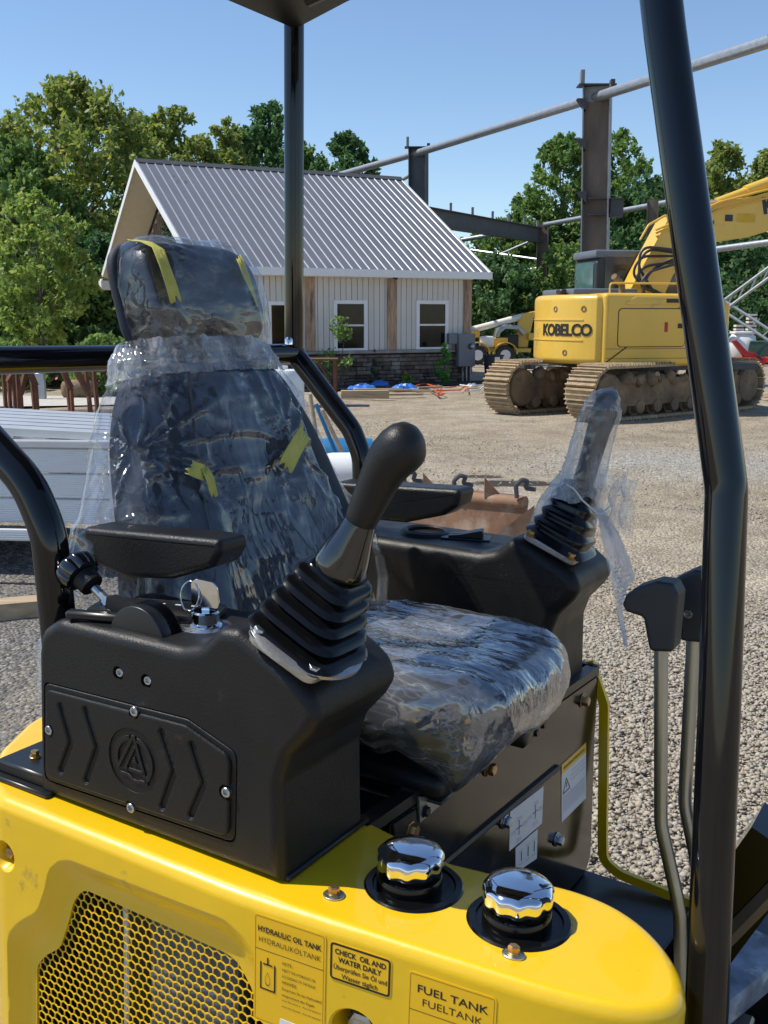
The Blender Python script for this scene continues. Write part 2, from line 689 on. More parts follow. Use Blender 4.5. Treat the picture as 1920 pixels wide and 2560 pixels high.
M['mulch'] = pm('mulch', (0.10, 0.062, 0.05), 0.95, var=0.5, vs=9, bump=1, bs=30)
M['soil'] = pm('soil', (0.035, 0.03, 0.027), 0.95, var=0.4, vs=7, bump=1, bs=25)
M['siding'] = pm('siding', (0.62, 0.60, 0.56), 0.6, var=0.05, vs=2, rand=0.03)
M['white_trim'] = pm('white_trim', (0.78, 0.79, 0.80), 0.45, var=0.03)
M['cream'] = pm('cream', (0.76, 0.71, 0.59), 0.6, var=0.04)
M['wood_post'] = pm('wood_post', (0.40, 0.27, 0.175), 0.75, var=0.35, vs=3, stretch=(6, 6, 0.8), dirt=(0.10, 0.085, 0.08), dirt_s=1.6, dirt_amt=0.35)
M['brown_wood'] = pm('brown_wood', (0.24, 0.16, 0.105), 0.7, var=0.5, vs=3, stretch=(5, 5, 1), rand=0.35)
M['glass_dark'] = pm('glass_dark', (0.010, 0.011, 0.012), 0.06, var=0.3, spec=0.25)
M['stone_veneer'] = pm('stone_veneer', (0.135, 0.105, 0.085), 0.9, var=0.35, vs=7, bump=1, bs=20, rand=0.45, dirt=(0.21, 0.19, 0.17), dirt_s=2.5, dirt_amt=0.4)
M['mortar'] = pm('mortar', (0.05, 0.045, 0.042), 0.95)
M['sill_stone'] = pm('sill_stone', (0.30, 0.28, 0.27), 0.85, var=0.2, vs=5)
M['roof_metal'] = pm('roof_metal', (0.20, 0.205, 0.225), 0.42, metal=0.35, var=0.06, vs=1.5)
M['roof_rib'] = pm('roof_rib', (0.30, 0.305, 0.33), 0.30, metal=0.35, var=0.05)
M['grey_steel'] = pm('grey_steel', (0.23, 0.245, 0.265), 0.55, metal=0.25, var=0.15, vs=3, dirt=(0.20, 0.10, 0.05), dirt_s=1.3, dirt_amt=0.25)
M['rust_steel'] = pm('rust_steel', (0.13, 0.105, 0.085), 0.8, var=0.4, vs=2.5, dirt=(0.22, 0.115, 0.06), dirt_s=1.2, dirt_amt=0.25, stretch=(1, 1, 0.25))
M['dark_steel'] = pm('dark_steel', (0.055, 0.06, 0.07), 0.6, var=0.2, vs=3)
M['galv'] = pm('galv', (0.36, 0.385, 0.41), 0.42, metal=0.6, var=0.12, vs=8)
M['box_grey'] = pm('box_grey', (0.15, 0.175, 0.20), 0.5, var=0.06)
M['black_plastic'] = pm('black_plastic', (0.02, 0.021, 0.023), 0.5, var=0.2)
M['dark_bin'] = pm('dark_bin', (0.022, 0.025, 0.03), 0.6, var=0.2)
M['rust'] = pm('rust', (0.16, 0.062, 0.03), 0.85, var=0.4, vs=6, dirt=(0.06, 0.03, 0.022), dirt_s=3, dirt_amt=0.5)
M['timber'] = pm('timber', (0.40, 0.30, 0.19), 0.8, var=0.25, vs=3, stretch=(1, 8, 8))
M['alu'] = pm('alu', (0.60, 0.61, 0.62), 0.42, metal=0.55, var=0.06, vs=4)
M['blue_tarp'] = pm('blue_tarp', (0.03, 0.16, 0.55), 0.4, var=0.2, bump=0.5, bs=8)
M['orange'] = pm('orange', (0.62, 0.11, 0.03), 0.5)
M['white_plastic'] = pm('white_plastic', (0.72, 0.73, 0.72), 0.4, var=0.06)
M['blue_plastic'] = pm('blue_plastic', (0.02, 0.16, 0.36), 0.4, var=0.15)
M['bark'] = pm('bark', (0.10, 0.085, 0.07), 0.95, var=0.4, vs=8, bump=1, bs=20, stretch=(1, 1, 0.25))
M['concrete'] = pm('concrete', (0.48, 0.45, 0.40), 0.9, var=0.15, vs=4)
M['red_paint'] = pm('red_paint', (0.45, 0.015, 0.02), 0.4, var=0.15)
LEAF = {
    'mid': island_mat('leaf_mid', [(0.073, 0.140, 0.046), (0.127, 0.212, 0.062), (0.181, 0.279, 0.077), (0.234, 0.322, 0.090)], 0.55, 0.42),
    'olive': island_mat('leaf_olive', [(0.106, 0.161, 0.046), (0.181, 0.247, 0.062), (0.256, 0.310, 0.083), (0.340, 0.331, 0.103)], 0.55, 0.42),
    'dark': island_mat('leaf_dark', [(0.038, 0.095, 0.040), (0.068, 0.147, 0.056), (0.106, 0.191, 0.073), (0.137, 0.236, 0.083)], 0.55, 0.38),
    'light': island_mat('leaf_light', [(0.149, 0.234, 0.060), (0.216, 0.317, 0.080), (0.282, 0.367, 0.099), (0.366, 0.400, 0.121)], 0.5, 0.4),
    'pine': island_mat('leaf_pine', [(0.025, 0.063, 0.038), (0.043, 0.095, 0.052), (0.063, 0.128, 0.066)], 0.6, 0.1),
    'thuja': island_mat('leaf_thuja', [(0.063, 0.191, 0.039), (0.106, 0.300, 0.056), (0.170, 0.385, 0.077)], 0.6, 0.2),
}

# ================================================================== ground
def ground_sheet():
    xs = np.concatenate([np.linspace(-400, -30, 12), np.linspace(-28, 28, 113), np.linspace(30, 400, 12)])
    ys = np.concatenate([np.linspace(-60, -3, 8), np.linspace(-2, 46, 97), np.linspace(50, 900, 16)])
    X, Y = np.meshgrid(xs, ys, indexing='ij')
    Z = 0.018 * np.sin(X * 0.9 + 0.7 * np.sin(Y * 0.6)) * np.cos(Y * 0.75 + 0.4 * X) + 0.012 * np.sin(2.3 * X + 1.1 * Y)
    Z = np.where((np.abs(X) < 28) & (Y > -2) & (Y < 46), Z - 0.02, -0.02)
    v = np.stack([X, Y, Z], -1).reshape(-1, 3)
    nx, ny = X.shape
    I = np.arange(nx * ny).reshape(nx, ny)
    q = np.stack([I[:-1, :-1], I[1:, :-1], I[1:, 1:], I[:-1, 1:]], -1).reshape(-1, 4)
    me = indexed_mesh('ground', v, q, M['gravel'], True)
    o = bpy.data.objects.new('ground', me)
    link(o)
    tag(o, kind='structure')
ground_sheet()

ICO_V = None
def stones(name, label, pts, size, mat, seed=1):
    """many low stones as one mesh: squashed, jittered icosahedra"""
    rng = np.random.default_rng(seed)
    bm = bmesh.new()
    bmesh.ops.create_icosphere(bm, subdivisions=1, radius=1.0)
    bv, bf = bm_out(bm)
    bv = np.array(bv)
    bf = np.array(bf)
    n = len(pts)
    k = len(bv)
    jit = 1 + 0.85 * (rng.random((n, k, 1)) - 0.5)
    v = bv[None] * jit
    s = size[:, None] * (0.75 + 0.6 * rng.random((n, 3)))
    s[:, 2] *= 0.62
    v = v * s[:, None, :]
    a = rng.random(n) * 2 * PI
    t = (rng.random(n) - 0.5) * 0.9
    ca, sa, ct, st_ = np.cos(a), np.sin(a), np.cos(t), np.sin(t)
    x, y, z = v[..., 0], v[..., 1], v[..., 2]
    y, z = y * ct[:, None] - z * st_[:, None], y * st_[:, None] + z * ct[:, None]
    x, y = x * ca[:, None] - y * sa[:, None], x * sa[:, None] + y * ca[:, None]
    v = np.stack([x, y, z], -1) + pts[:, None, :]
    f = (bf[None] + (np.arange(n) * k)[:, None, None]).reshape(-1, 3)
    o = bpy.data.objects.new(name, indexed_mesh(name, v.reshape(-1, 3), f, mat))
    link(o)
    tag(o, label, 'gravel', kind='stuff')
    return o
def scatter_gravel():
    def band(n, d0, d1, p0, p1, smin, smax, rng):
        # points of the ground between two distances and two picture columns
        d = np.sqrt(rng.random(n) * (d1 * d1 - d0 * d0) + d0 * d0)
        x = (p0 + rng.random(n) * (p1 - p0) - 960) / 2596 * d
        s = smin + (smax - smin) * rng.random(n) ** 2.5
        return np.stack([x, d, s * 0.12 - 0.015], 1), s
    rng = np.random.default_rng(3)
    P, S = [], []
    for a in ((34000, 2.2, 5.5, 1300, 2250, 0.0035, 0.0125), (18000, 5.0, 9, 900, 2200, 0.0035, 0.012), (7000, 8.5, 17, 800, 2200, 0.004, 0.014)):
        p, s = band(*a, rng)
        P.append(p); S.append(s)
    stones('gravel_stones', 'loose tan and grey gravel stones beside the small machine', np.concatenate(P), np.concatenate(S), M['stones'], 5)
    p, s = band(14000, 3.6, 8.0, -700, 330, 0.008, 0.026, rng)
    stones('grey_gravel_stones', 'loose dark grey crushed stone in front of the trailer', p, s, M['stones_grey'], 6)
scatter_gravel()
def patch(name, pts, z, mat, parent=None):
    mb = MB()
    n = len(pts)
    mb.add(([(p[0], p[1], z) for p in pts], [tuple(range(n))]))
    o = mb.build(name, mat, parent, 0)
    tag(o, kind='structure')
    return o
def blob(c, rx, ry, seed, n=28):
    rng = np.random.default_rng(seed)
    ph = rng.random(4) * 6
    out = []
    for k in range(n):
        a = 2 * PI * k / n
        w = 1 + 0.12 * math.sin(2 * a + ph[0]) + 0.10 * math.sin(3 * a + ph[1]) + 0.07 * math.sin(5 * a + ph[2])
        out.append((c[0] + rx * w * math.cos(a), c[1] + ry * w * math.sin(a)))
    return out
patch('mulch_bed', blob((-6.6, 16.2), 4.2, 2.6, 8), 0.026, M['mulch'])
patch('garden_path', blob((-7.0, 20.5), 5.5, 1.2, 9), 0.026, M['concrete'])
# ================================================================== house
HY = math.radians(27.05)
hu = np.array([math.cos(HY), math.sin(HY), 0]); hv = np.array([-math.sin(HY), math.cos(HY), 0])
HF = Frame(np.array([2.755, 27.015, 0]) - hu * 0.40 + hv * 0.35, [hu, hv, (0, 0, 1)])
def house():
    t = thing('office_house', 'white board-sided gabled house with grey ribbed metal roof and stone base', 'house', matrix=HF.matrix())
    LW, DW = 6.5, 9.24                      # wall length and depth
    E, R = 2.80, 5.70
    x0 = -LW
    # walls behind the boards
    mb = MB()
    mb.add(box((x0, 0.03, 0), (0, 0.2, 2.80)))
    mb.add(box((x0, DW - 0.2, 0), (0, DW, 2.80)))
    for xa in (x0, -0.2):
        hw = DW / 2
        mb.add(loft([[(xa, 0.2, 0), (xa, DW - 0.2, 0), (xa, DW - 0.2, 2.8), (xa, hw, 5.45), (xa, 0.2, 2.8)], [(xa + 0.2, 0.2, 0), (xa + 0.2, DW - 0.2, 0), (xa + 0.2, DW - 0.2, 2.8), (xa + 0.2, hw, 5.45), (xa + 0.2, 0.2, 2.8)]]))
    mb.build('wall', M['siding'], t, 0)
    # vertical siding boards
    w = 0.152
    nb = int(LW / w)
    bmesh_b = MB().add(bbox((0, -0.012, 0), (w - 0.012, 0.028, 1.80), 0.006, 1)).mesh('siding_board', M['siding'])
    for i in range(nb):
        o = bpy.data.objects.new('siding_board', bmesh_b)
        link(o, t)
        o.location = (x0 + 0.05 + i * (LW - 0.1) / nb, 0, 0.86)
    # gable planks (left end, the one that shows)
    for i in range(22):
        y = 0.35 + i * 0.39
        h0, h1 = 0.9, 2.75 + (2.65 - abs(y + 0.18 - DW / 2) * 2.65 / (DW / 2)) - 0.12
        MB().add(box((x0 - 0.04, y, h0), (x0 - 0.005, y + 0.36, max(h0 + 0.3, h1)))).build('gable_plank', M['brown_wood'], t, 0)
    # stone base
    MB().add(box((x0 - 0.02, -0.03, 0), (0.02, 0.028, 0.78))).build('base_wall', M['mortar'], t, 0)
    rs = random.Random(4)
    z = 0.01
    while z < 0.74:
        h = rs.choice((0.075, 0.09, 0.105))
        h = min(h, 0.775 - z)
        x = x0
        while x < -0.02:
            l = rs.uniform(0.16, 0.46)
            e = min(x + l, 0.05)
            d = rs.uniform(0.075, 0.12)
            MB().add(bevel(box((x + 0.006, -d, z + 0.005), (e - 0.006, -0.032, z + h - 0.005)), 0.012, 1)).build('stone', M['stone_veneer'], t, 0)
            x = e
        z += h
    MB().add(bbox((x0 - 0.05, -0.14, 0.78), (0.06, 0.02, 0.85), 0.012, 1)).build('sill_course', M['sill_stone'], t, 0)
    # wood posts
    for (a, b) in ((-0.20, 0.03), (-2.44, -2.17), (-4.66, -4.40), (-6.45, -6.22)):
        MB().add(bbox((a, -0.05, 0.853), (b, -0.013, 2.62), 0.008, 1)).build('corner_post', M['wood_post'], t, 0)
    # frieze, soffit, fascia
    MB().add(box((x0 - 0.03, -0.062, 2.62), (0.04, 0.02, 2.75))).build('frieze_board', M['cream'], t, 0)
    MB().add(box((x0 - 0.95, -0.35, 2.66), (0.42, -0.064, 2.69))).build('soffit', M['cream'], t, 0)
    MB().add(box((x0 - 0.98, -0.375, 2.63), (0.44, -0.352, 2.81))).build('fascia', M['white_trim'], t, 0)
    # windows
    for (a, b, c, d) in ((-1.61, -0.67, 0.86, 2.09), (-3.91, -3.0, 0.86, 2.08), (-5.62, -4.78, 0.98, 2.04)):
        f = MB()
        tw = 0.09
        for q in (((a, -0.05, c), (a + tw, -0.014, d)), ((b - tw, -0.05, c), (b, -0.014, d)), ((a + tw, -0.05, d - tw), (b - tw, -0.014, d)), ((a + tw, -0.05, c), (b - tw, -0.014, c + tw * 0.6))):
            f.add(box(*q))
        win = f.build('window', M['white_trim'], t, 0)
        m_ = (c + d) / 2
        if a < -5:
            m_ = (a + b) / 2 + 0.06
            MB().add(box((m_ - 0.035, -0.042, c), (m_ + 0.035, -0.016, d))).build('mullion', M['white_trim'], win, 0)
        else:
            MB().add(box((a + tw, -0.042, m_ - 0.02), (b - tw, -0.016, m_ + 0.025))).build('meeting_rail', M['alu'], win, 0)
        MB().add(box((a + tw * 0.8, -0.024, c + 0.02), (b - tw * 0.8, -0.0135, d - tw * 0.8))).build('pane', M['glass_dark'], win, 0)
    # roof
    ov0, ov1 = x0 - 0.95, 0.40
    hw = DW / 2 + 0.35
    ymid = DW / 2
    slope = math.atan2(R - E, hw)
    ln = math.hypot(R - E, hw)
    rf = MB()
    th = 0.04
    for s in (-1, 1):
        ye = ymid + s * hw
        rf.add(loft([[(ov0, ye, E), (ov0, ymid, R), (ov0, ymid, R - th), (ov0, ye, E - th)], [(ov1, ye, E), (ov1, ymid, R), (ov1, ymid, R - th), (ov1, ye, E - th)]]))
    roof = rf.build('roof', M['roof_metal'], t, 0)
    n = 34
    prof = [(-0.028, 0.002), (-0.012, 0.022), (0.012, 0.022), (0.028, 0.002)]
    for s in (-1, 1):
        ye = ymid + s * hw
        d = np.array([0, -s * math.cos(slope), math.sin(slope)])
        nrm = np.array([0, s * math.sin(slope), math.cos(slope)])
        st_ = np.array([0, ye, E])
        rings = []
        for L_ in (0.0, ln - 0.02):
            rings.append([st_ + d * L_ + np.array([a, 0, 0]) + nrm * b for a, b in prof])
        me = MB().add(loft(rings, True, True)).mesh('roof_rib', M['roof_rib'], 0)
        for i in range(n + 1):
            o = bpy.data.objects.new('roof_rib', me)
            link(o, roof)
            o.location = (ov0 + 0.03 + i * (ov1 - ov0 - 0.06) / n, 0, 0)
    MB().add(loft([[(ov0 - 0.01, ymid - 0.16, R - 0.065), (ov0 - 0.01, ymid, R + 0.05), (ov0 - 0.01, ymid + 0.16, R - 0.065), (ov0 - 0.01, ymid, R + 0.025)], [(ov1 + 0.01, ymid - 0.16, R - 0.065), (ov1 + 0.01, ymid, R + 0.05), (ov1 + 0.01, ymid + 0.16, R - 0.065), (ov1 + 0.01, ymid, R + 0.025)]])).build('ridge_cap', M['dark_steel'], roof, 0)
    # rakes: cream soffit below, white barge boards
    for (xa, xb) in ((ov0, x0 - 0.005), (0.0, ov1)):
        mb = MB()
        for s in (-1, 1):
            ye = ymid + s * hw
            mb.add(loft([[(xa, ye, E - 0.05), (xa, ymid, R - 0.05), (xa, ymid, R - 0.09), (xa, ye, E - 0.09)], [(xb, ye, E - 0.05), (xb, ymid, R - 0.05), (xb, ymid, R - 0.09), (xb, ye, E - 0.09)]]))
        mb.build('rake_soffit', M['cream'], t, 0)
    for xa in (ov0 - 0.025, ov1):
        mb = MB()
        for s in (-1, 1):
            ye = ymid + s * hw
            mb.add(loft([[(xa, ye, E + 0.01), (xa, ymid, R + 0.01), (xa, ymid, R - 0.16), (xa, ye, E - 0.17)], [(xa + 0.025, ye, E + 0.01), (xa + 0.025, ymid, R + 0.01), (xa + 0.025, ymid, R - 0.16), (xa + 0.025, ye, E - 0.17)]]))
        mb.build('barge_board', M['white_trim'], t, 0)
    MB().add(box((ov0 - 0.05, 2 * ymid + 0.05, 2.5), (x0, 2 * ymid + 0.42, 2.78))).build('eave_return', M['white_trim'], t, 0)
    return t
house_t = house()
def on_house(px, py, y=0.0):
    return HF.pt(px, py, 'y', y)
def h_world(p):
    return HF.o + sum(HF.ax[i] * p[i] for i in range(3))
def house_things():
    mw = HF.matrix()
    def th(name, label, cat, group=None):
        return thing(name, label, cat, matrix=mw, group=group)
    # meter cabinet and junction box
    t = th('meter_cabinet', 'grey electrical cabinet with round meter on the house corner', 'electrical cabinet')
    a, b = on_house(1147, 834, -0.28), on_house(1187, 916, -0.28)
    MB().add(bbox((a[0], -0.30, b[2]), (b[0], -0.122, a[2]), 0.012, 1)).build('cabinet', M['box_grey'], t, 0)
    m = on_house(1180, 866, -0.33)
    g = MB().add(lathe([(0.075, 0), (0.075, 0.03), (0.062, 0.04)], 20, (m[0] - 0.02, -0.30, m[2]), (0, -1, 0))).build('meter_ring', M['black_plastic'], t)
    MB().add(lathe([(0.055, 0.035), (0.052, 0.10), (0.03, 0.115)], 20, (m[0] - 0.02, -0.30, m[2]), (0, -1, 0))).build('meter_glass', M['galv'], g)
    for i, px in enumerate((1157, 1166, 1176)):
        c = on_house(px, 930, -0.2)
        MB().add(cyl((c[0], -0.2, 0.0), (c[0], -0.2, b[2]), 0.028, 10)).build('conduit', M['galv'], t)
    t = th('junction_box', 'small grey electrical box beside the meter cabinet', 'electrical box')
    a, b = on_house(1121, 833, -0.2), on_house(1143, 860, -0.2)
    MB().add(bbox((a[0], -0.24, b[2]), (b[0], -0.122, a[2]), 0.01, 1)).build('box', M['box_grey'], t, 0)
    pth = [(b[0] - 0.05, -0.18, b[2]), (b[0] - 0.02, -0.2, b[2] - 0.25), (b[0] + 0.15, -0.25, 0.4), (b[0] + 0.22, -0.3, 0.02)]
    MB().add(tube(fillet(pth, 0.2), 0.012, 8)).build('cable', M['black_plastic'], t)
    # wreath on the gable
    t = th('gable_wreath', 'large dark evergreen wreath hung on the house gable', 'wreath')
    rng = np.random.default_rng(12)
    c = np.array([-6.62, 4.62 - 0.6, 4.25])
    vs = []
    for i in range(2600):
        a = rng.random() * 2 * PI
        r0 = 0.62 + 0.13 * rng.normal()
        d = np.array([0.10 * rng.normal(), math.cos(a) * r0 * 0.9, math.sin(a) * r0 * 1.15])
        p = c + d
        u = unit(rng.normal(size=3)) * 0.07
        w = unit(np.cross(u, rng.normal(size=3))) * 0.022
        vs += [p - u, p + w, p + u, p - w]
    o = bpy.data.objects.new('needles', fast_mesh('needles', vs, 4, LEAF['pine']))
    link(o, t)
    MB().add(tube([c + np.array([0.02, math.cos(k * PI / 12) * 0.56, math.sin(k * PI / 12) * 0.71]) for k in range(25)], 0.04, 6)).build('hoop', M['bark'], t)
    # lantern at the left corner
    t = th('wall_lantern', 'small black wall lantern with lit bulb on the house corner', 'lantern')
    l = on_house(268, 790, 8.7)
    l = np.array([-6.55, 8.9, 1.95])
    MB().add(lathe([(0.03, 0.36), (0.10, 0.26), (0.10, 0.25)], 6, l + (-0.12, 0, 0))).build('cap', M['black_plastic'], t, 0)
    MB().add(lathe([(0.07, 0.0), (0.09, 0.24)], 6, l + (-0.12, 0, 0))).build('glass', M['lamp'], t, 0)
    MB().add(tube([l + (0, 0, 0.3), l + (-0.12, 0, 0.36)], 0.012, 6)).build('bracket', M['black_plastic'], t)
    # camera under the eave
    t = th('security_camera', 'small dark security camera under the house eave', 'camera')
    c = on_house(986, 693, -0.1)
    MB().add(lathe([(0.035, 0), (0.035, 0.12)], 12, (c[0], -0.07, c[2]), (0.2, -1, -0.3))).build('body', M['black_plastic'], t)
    MB().add(cyl((c[0], -0.062, c[2] + 0.05), (c[0], -0.10, c[2]), 0.012, 8)).build('arm', M['white_plastic'], t)
M['lamp'] = nodes_of('lamp')[0]
_b = M['lamp'].node_tree.nodes['Principled BSDF']
_b.inputs['Base Color'].default_value = (0.9, 0.7, 0.4, 1)
_b.inputs['Emission Color'].default_value = (1, 0.6, 0.25, 1)
_b.inputs['Emission Strength'].default_value = 1.5
house_things()
# ================================================================== trees
def leaves(rng, centers, radii, n, size, up=0.3, squash=0.75, spray=0.0, axis=None):
    """n leaf quads spread through clumps; spray stretches each clump along its own ascending twig"""
    k = len(centers)
    w = radii ** 2.2
    idx = rng.choice(k, n, p=w / w.sum())
    d = rng.normal(size=(n, 3))
    d /= np.linalg.norm(d, axis=1)[:, None]
    r = radii[idx] * (0.25 + 0.75 * rng.random(n) ** 0.6)
    p = d * r[:, None] * np.array([1, 1, squash])
    if spray:
        if axis is None: axis = np.zeros((k, 3)) + np.array([0, 0, 1.0])
        dirs = axis + rng.normal(size=(k, 3)) * 0.35
        dirs /= np.linalg.norm(dirs, axis=1)[:, None]
        # five to seven twigs per clump
        tw = 7
        td = dirs[:, None, :] + rng.normal(size=(k, tw, 3)) * 0.55
        td /= np.linalg.norm(td, axis=2)[:, :, None]
        which = rng.integers(0, tw, n)
        t_ = td[idx, which]
        s_ = rng.random(n) ** 0.8
        p2 = t_ * (radii[idx] * (1.25 * s_ - 0.25))[:, None] * 1.25 + rng.normal(size=(n, 3)) * (radii[idx] * 0.20 * (1.15 - s_))[:, None]
        m_ = rng.random(n) < spray
        p = np.where(m_[:, None], p2, p)
    p = centers[idx] + p
    nrm = rng.normal(size=(n, 3)) + d * 0.4 + np.array([0, 0, up])
    nrm /= np.linalg.norm(nrm, axis=1)[:, None]
    t = np.cross(nrm, rng.normal(size=(n, 3)))
    t /= np.linalg.norm(t, axis=1)[:, None] + 1e-9
    b = np.cross(nrm, t)
    s = size * (0.6 + 0.8 * rng.random(n))[:, None]
    t = t * s
    b = b * s * 0.6
    return np.stack([p - t, p + b * 0.9 - t * 0.1, p + t, p - b * 0.9 - t * 0.1], 1).reshape(-1, 3)
def unit_rows(a):
    return a / (np.linalg.norm(a, axis=1)[:, None] + 1e-9)
def tree(name, label, base, h, cw, leaf, n, size, seed, group=None, crown0=0.25, trunk=0.16, pointy=0.5, clumps=46, lean=0.0, stemmed=True):
    n = int(n * 1.9); clumps = int(clumps * 2.6); size *= 0.72
    """tapered trunk, limbs to the clumps, crown of leaf clumps"""
    rng = np.random.default_rng(seed)
    t = thing(name, label, 'tree', loc=tuple(base), group=group)
    cs, rs = [], []
    for i in range(clumps):
        z = crown0 + (1 - crown0) * rng.random() ** 0.85
        q = (z - crown0) / (1 - crown0)
        prof = (math.sin(PI * min(1, 0.12 + 0.88 * q) ** (0.75 + 0.5 * pointy))) ** 0.7 + 0.08
        a = rng.random() * 2 * PI
        rr = cw * 0.5 * prof * (0.25 + 0.75 * rng.random() ** 0.5)
        rad = (0.11 + 0.10 * rng.random()) * cw * (0.55 + 0.45 * (1 - q)) * 0.8
        cs.append((rr * math.cos(a) + lean * z * h, rr * math.sin(a), z * h - rad * 0.4))
        rs.append(rad)
    for k in range(5):
        cs.append((lean * h + 0.05 * cw * rng.normal(), 0.05 * cw * rng.normal(), h * (0.80 + 0.035 * k)))
        rs.append(0.09 * cw)
    cs = np.array(cs)
    rs = np.array(rs)
    o = bpy.data.objects.new('crown', fast_mesh('crown', leaves(rng, cs, rs, n, size, spray=0.72, axis=unit_rows((cs - np.array([0, 0, h * 0.35])) * np.array([1, 1, 0.6]) + np.array([0, 0, 0.35 * h]))), 4, LEAF[leaf]))
    link(o, t)
    mb = MB()
    top = h * (0.78 if stemmed else 0.5)
    path = [(lean * top * k / 6 + 0.04 * h * 0.1 * math.sin(k + seed), 0.04 * h * 0.1 * math.cos(1.7 * k + seed), top * k / 6) for k in range(7)]
    path[0] = (0, 0, -0.1)
    mb.add(tube(path, [trunk * (1.15 - 0.95 * k / 6) for k in range(7)], 8))
    for i in range(0, clumps, 4):
        c = cs[i]
        zz = max(0.12 * h, c[2] * (0.55 + 0.2 * rng.random()))
        s = np.array([lean * zz, 0, min(zz, top * 0.95)])
        m_ = (s + c) / 2 + np.array([0, 0, -0.03 * h])
        q = min(1, s[2] / top)
        mb.add(tube([s, m_, c], [trunk * 0.42 * (1.1 - 0.8 * q), trunk * 0.25 * (1.1 - 0.8 * q), 0.012], 5, False))
    mb.build('trunk', M['bark'], t)
    return t
def px_tree(name, label, px, py_top, d, cw_px, leaf, n, size, seed, group, base_z=0.0, **k):
    X = (px - 960) / FPX * d
    top = at_depth(px, py_top, d / math.cos(PITCH) if False else d)
    # depth d is measured along the ground
    r = ray(px, py_top)
    s = d / r[1]
    p = CAMP + r * s
    return tree(name, label, (p[0], d, base_z), p[2] - base_z, cw_px / FPX * d * 1.22, leaf, n, size, seed, group, **k)
GL = 'trees behind the house'
GR = 'trees behind the steel frame'
px_tree('maple_tree', 'tall olive green maple left of the house, the broadest crown', 175, 212, 40, 400, 'olive', 17000, 0.17, 21, GL, crown0=0.18, trunk=0.24, clumps=80)
px_tree('maple_tree', 'green tree half hidden behind the left gable', 20, 350, 36, 270, 'mid', 9000, 0.17, 22, GL, crown0=0.1, clumps=50)
px_tree('maple_tree', 'loose olive tree above the left end of the house ridge', 430, 270, 44, 210, 'olive', 8000, 0.17, 23, GL, crown0=0.25, clumps=44)
px_tree('maple_tree', 'thin olive tree above the middle of the ridge', 555, 296, 46, 150, 'olive', 6000, 0.16, 24, GL, crown0=0.25, clumps=36)
px_tree('oak_tree', 'dark green tree beside the canopy pole above the ridge', 672, 268, 48, 210, 'dark', 8500, 0.18, 25, GL, crown0=0.25, clumps=44)
px_tree('oak_tree', 'low dark green round tree at the right end of the ridge', 862, 340, 50, 190, 'dark', 7000, 0.18, 26, GL, crown0=0.3, clumps=36, pointy=0.2)
px_tree('maple_tree', 'olive green tree filling the gap behind the ridge near the canopy pole', 610, 330, 50, 230, 'mid', 8000, 0.17, 43, GL, crown0=0.2, clumps=44)
px_tree('maple_tree', 'mid green tree behind the ridge left of the low round tree', 765, 372, 52, 210, 'mid', 7000, 0.17, 44, GL, crown0=0.2, clumps=40)
px_tree('maple_tree', 'mid green tree behind the left slope of the ridge', 345, 300, 46, 220, 'mid', 8000, 0.17, 45, GL, crown0=0.2, clumps=44)
px_tree('understory_tree', 'dark green tree below the tall maple left of the house', 120, 560, 36, 420, 'mid', 11000, 0.16, 27, GL, crown0=0.02, clumps=60)
px_tree('understory_tree', 'dense dark tree right beside the house gable corner', 235, 600, 35, 260, 'dark', 8000, 0.15, 28, GL, crown0=0.02, clumps=44)
px_tree('young_tree', 'young light green tree with thin trunk beyond the rusty posts', 85, 480, 26, 200, 'light', 5200, 0.11, 29, None, crown0=0.28, trunk=0.055, clumps=40)
px_tree('poplar_tree', 'tall green tree left of the tall steel column', 1410, 345, 52, 190, 'mid', 9500, 0.17, 31, GR, crown0=0.15, clumps=56, pointy=0.8)
px_tree('poplar_tree', 'tall green tree right of the tall steel column', 1560, 338, 54, 190, 'mid', 9000, 0.17, 32, GR, crown0=0.15, clumps=56, pointy=0.8)
px_tree('oak_tree', 'broad dark green tree between column and front canopy post', 1620, 440, 50, 240, 'dark', 8500, 0.18, 33, GR, crown0=0.1, clumps=46)
px_tree('maple_tree', 'olive green tree right of the front canopy post', 1810, 362, 54, 210, 'olive', 8500, 0.18, 34, GR, crown0=0.1, clumps=50)
px_tree('maple_tree', 'olive green tree at the far end of the tree row beyond the boom', 1935, 378, 52, 220, 'olive', 8000, 0.18, 35, GR, crown0=0.1, clumps=46)
px_tree('maple_tree', 'lower pale green tree beside the short beam', 1255, 560, 50, 260, 'mid', 8500, 0.17, 36, GR, crown0=0.1, clumps=48)
px_tree('maple_tree', 'pale green tree behind the short rust column', 1345, 500, 52, 220, 'mid', 8500, 0.17, 37, GR, crown0=0.1, clumps=48)
px_tree('maple_tree', 'pale green low tree at the roof corner', 1120, 620, 46, 220, 'mid', 6500, 0.16, 38, GR, crown0=0.05, clumps=40)
px_tree('understory_tree', 'dark bushy tree behind the boom lift', 1230, 650, 45, 260, 'dark', 8500, 0.15, 39, GR, crown0=0.0, clumps=50)
px_tree('understory_tree', 'green bushy tree behind the large excavator cab', 1480, 600, 46, 320, 'mid', 8500, 0.16, 40, GR, crown0=0.0, clumps=50)
px_tree('understory_tree', 'dark bushy tree behind the red implements', 1830, 600, 46, 330, 'dark', 9500, 0.16, 41, GR, crown0=0.0, clumps=54)
px_tree('understory_tree', 'dark bushy tree between the excavator boom and cab', 1660, 560, 48, 300, 'dark', 8500, 0.16, 42, GR, crown0=0.0, clumps=50)
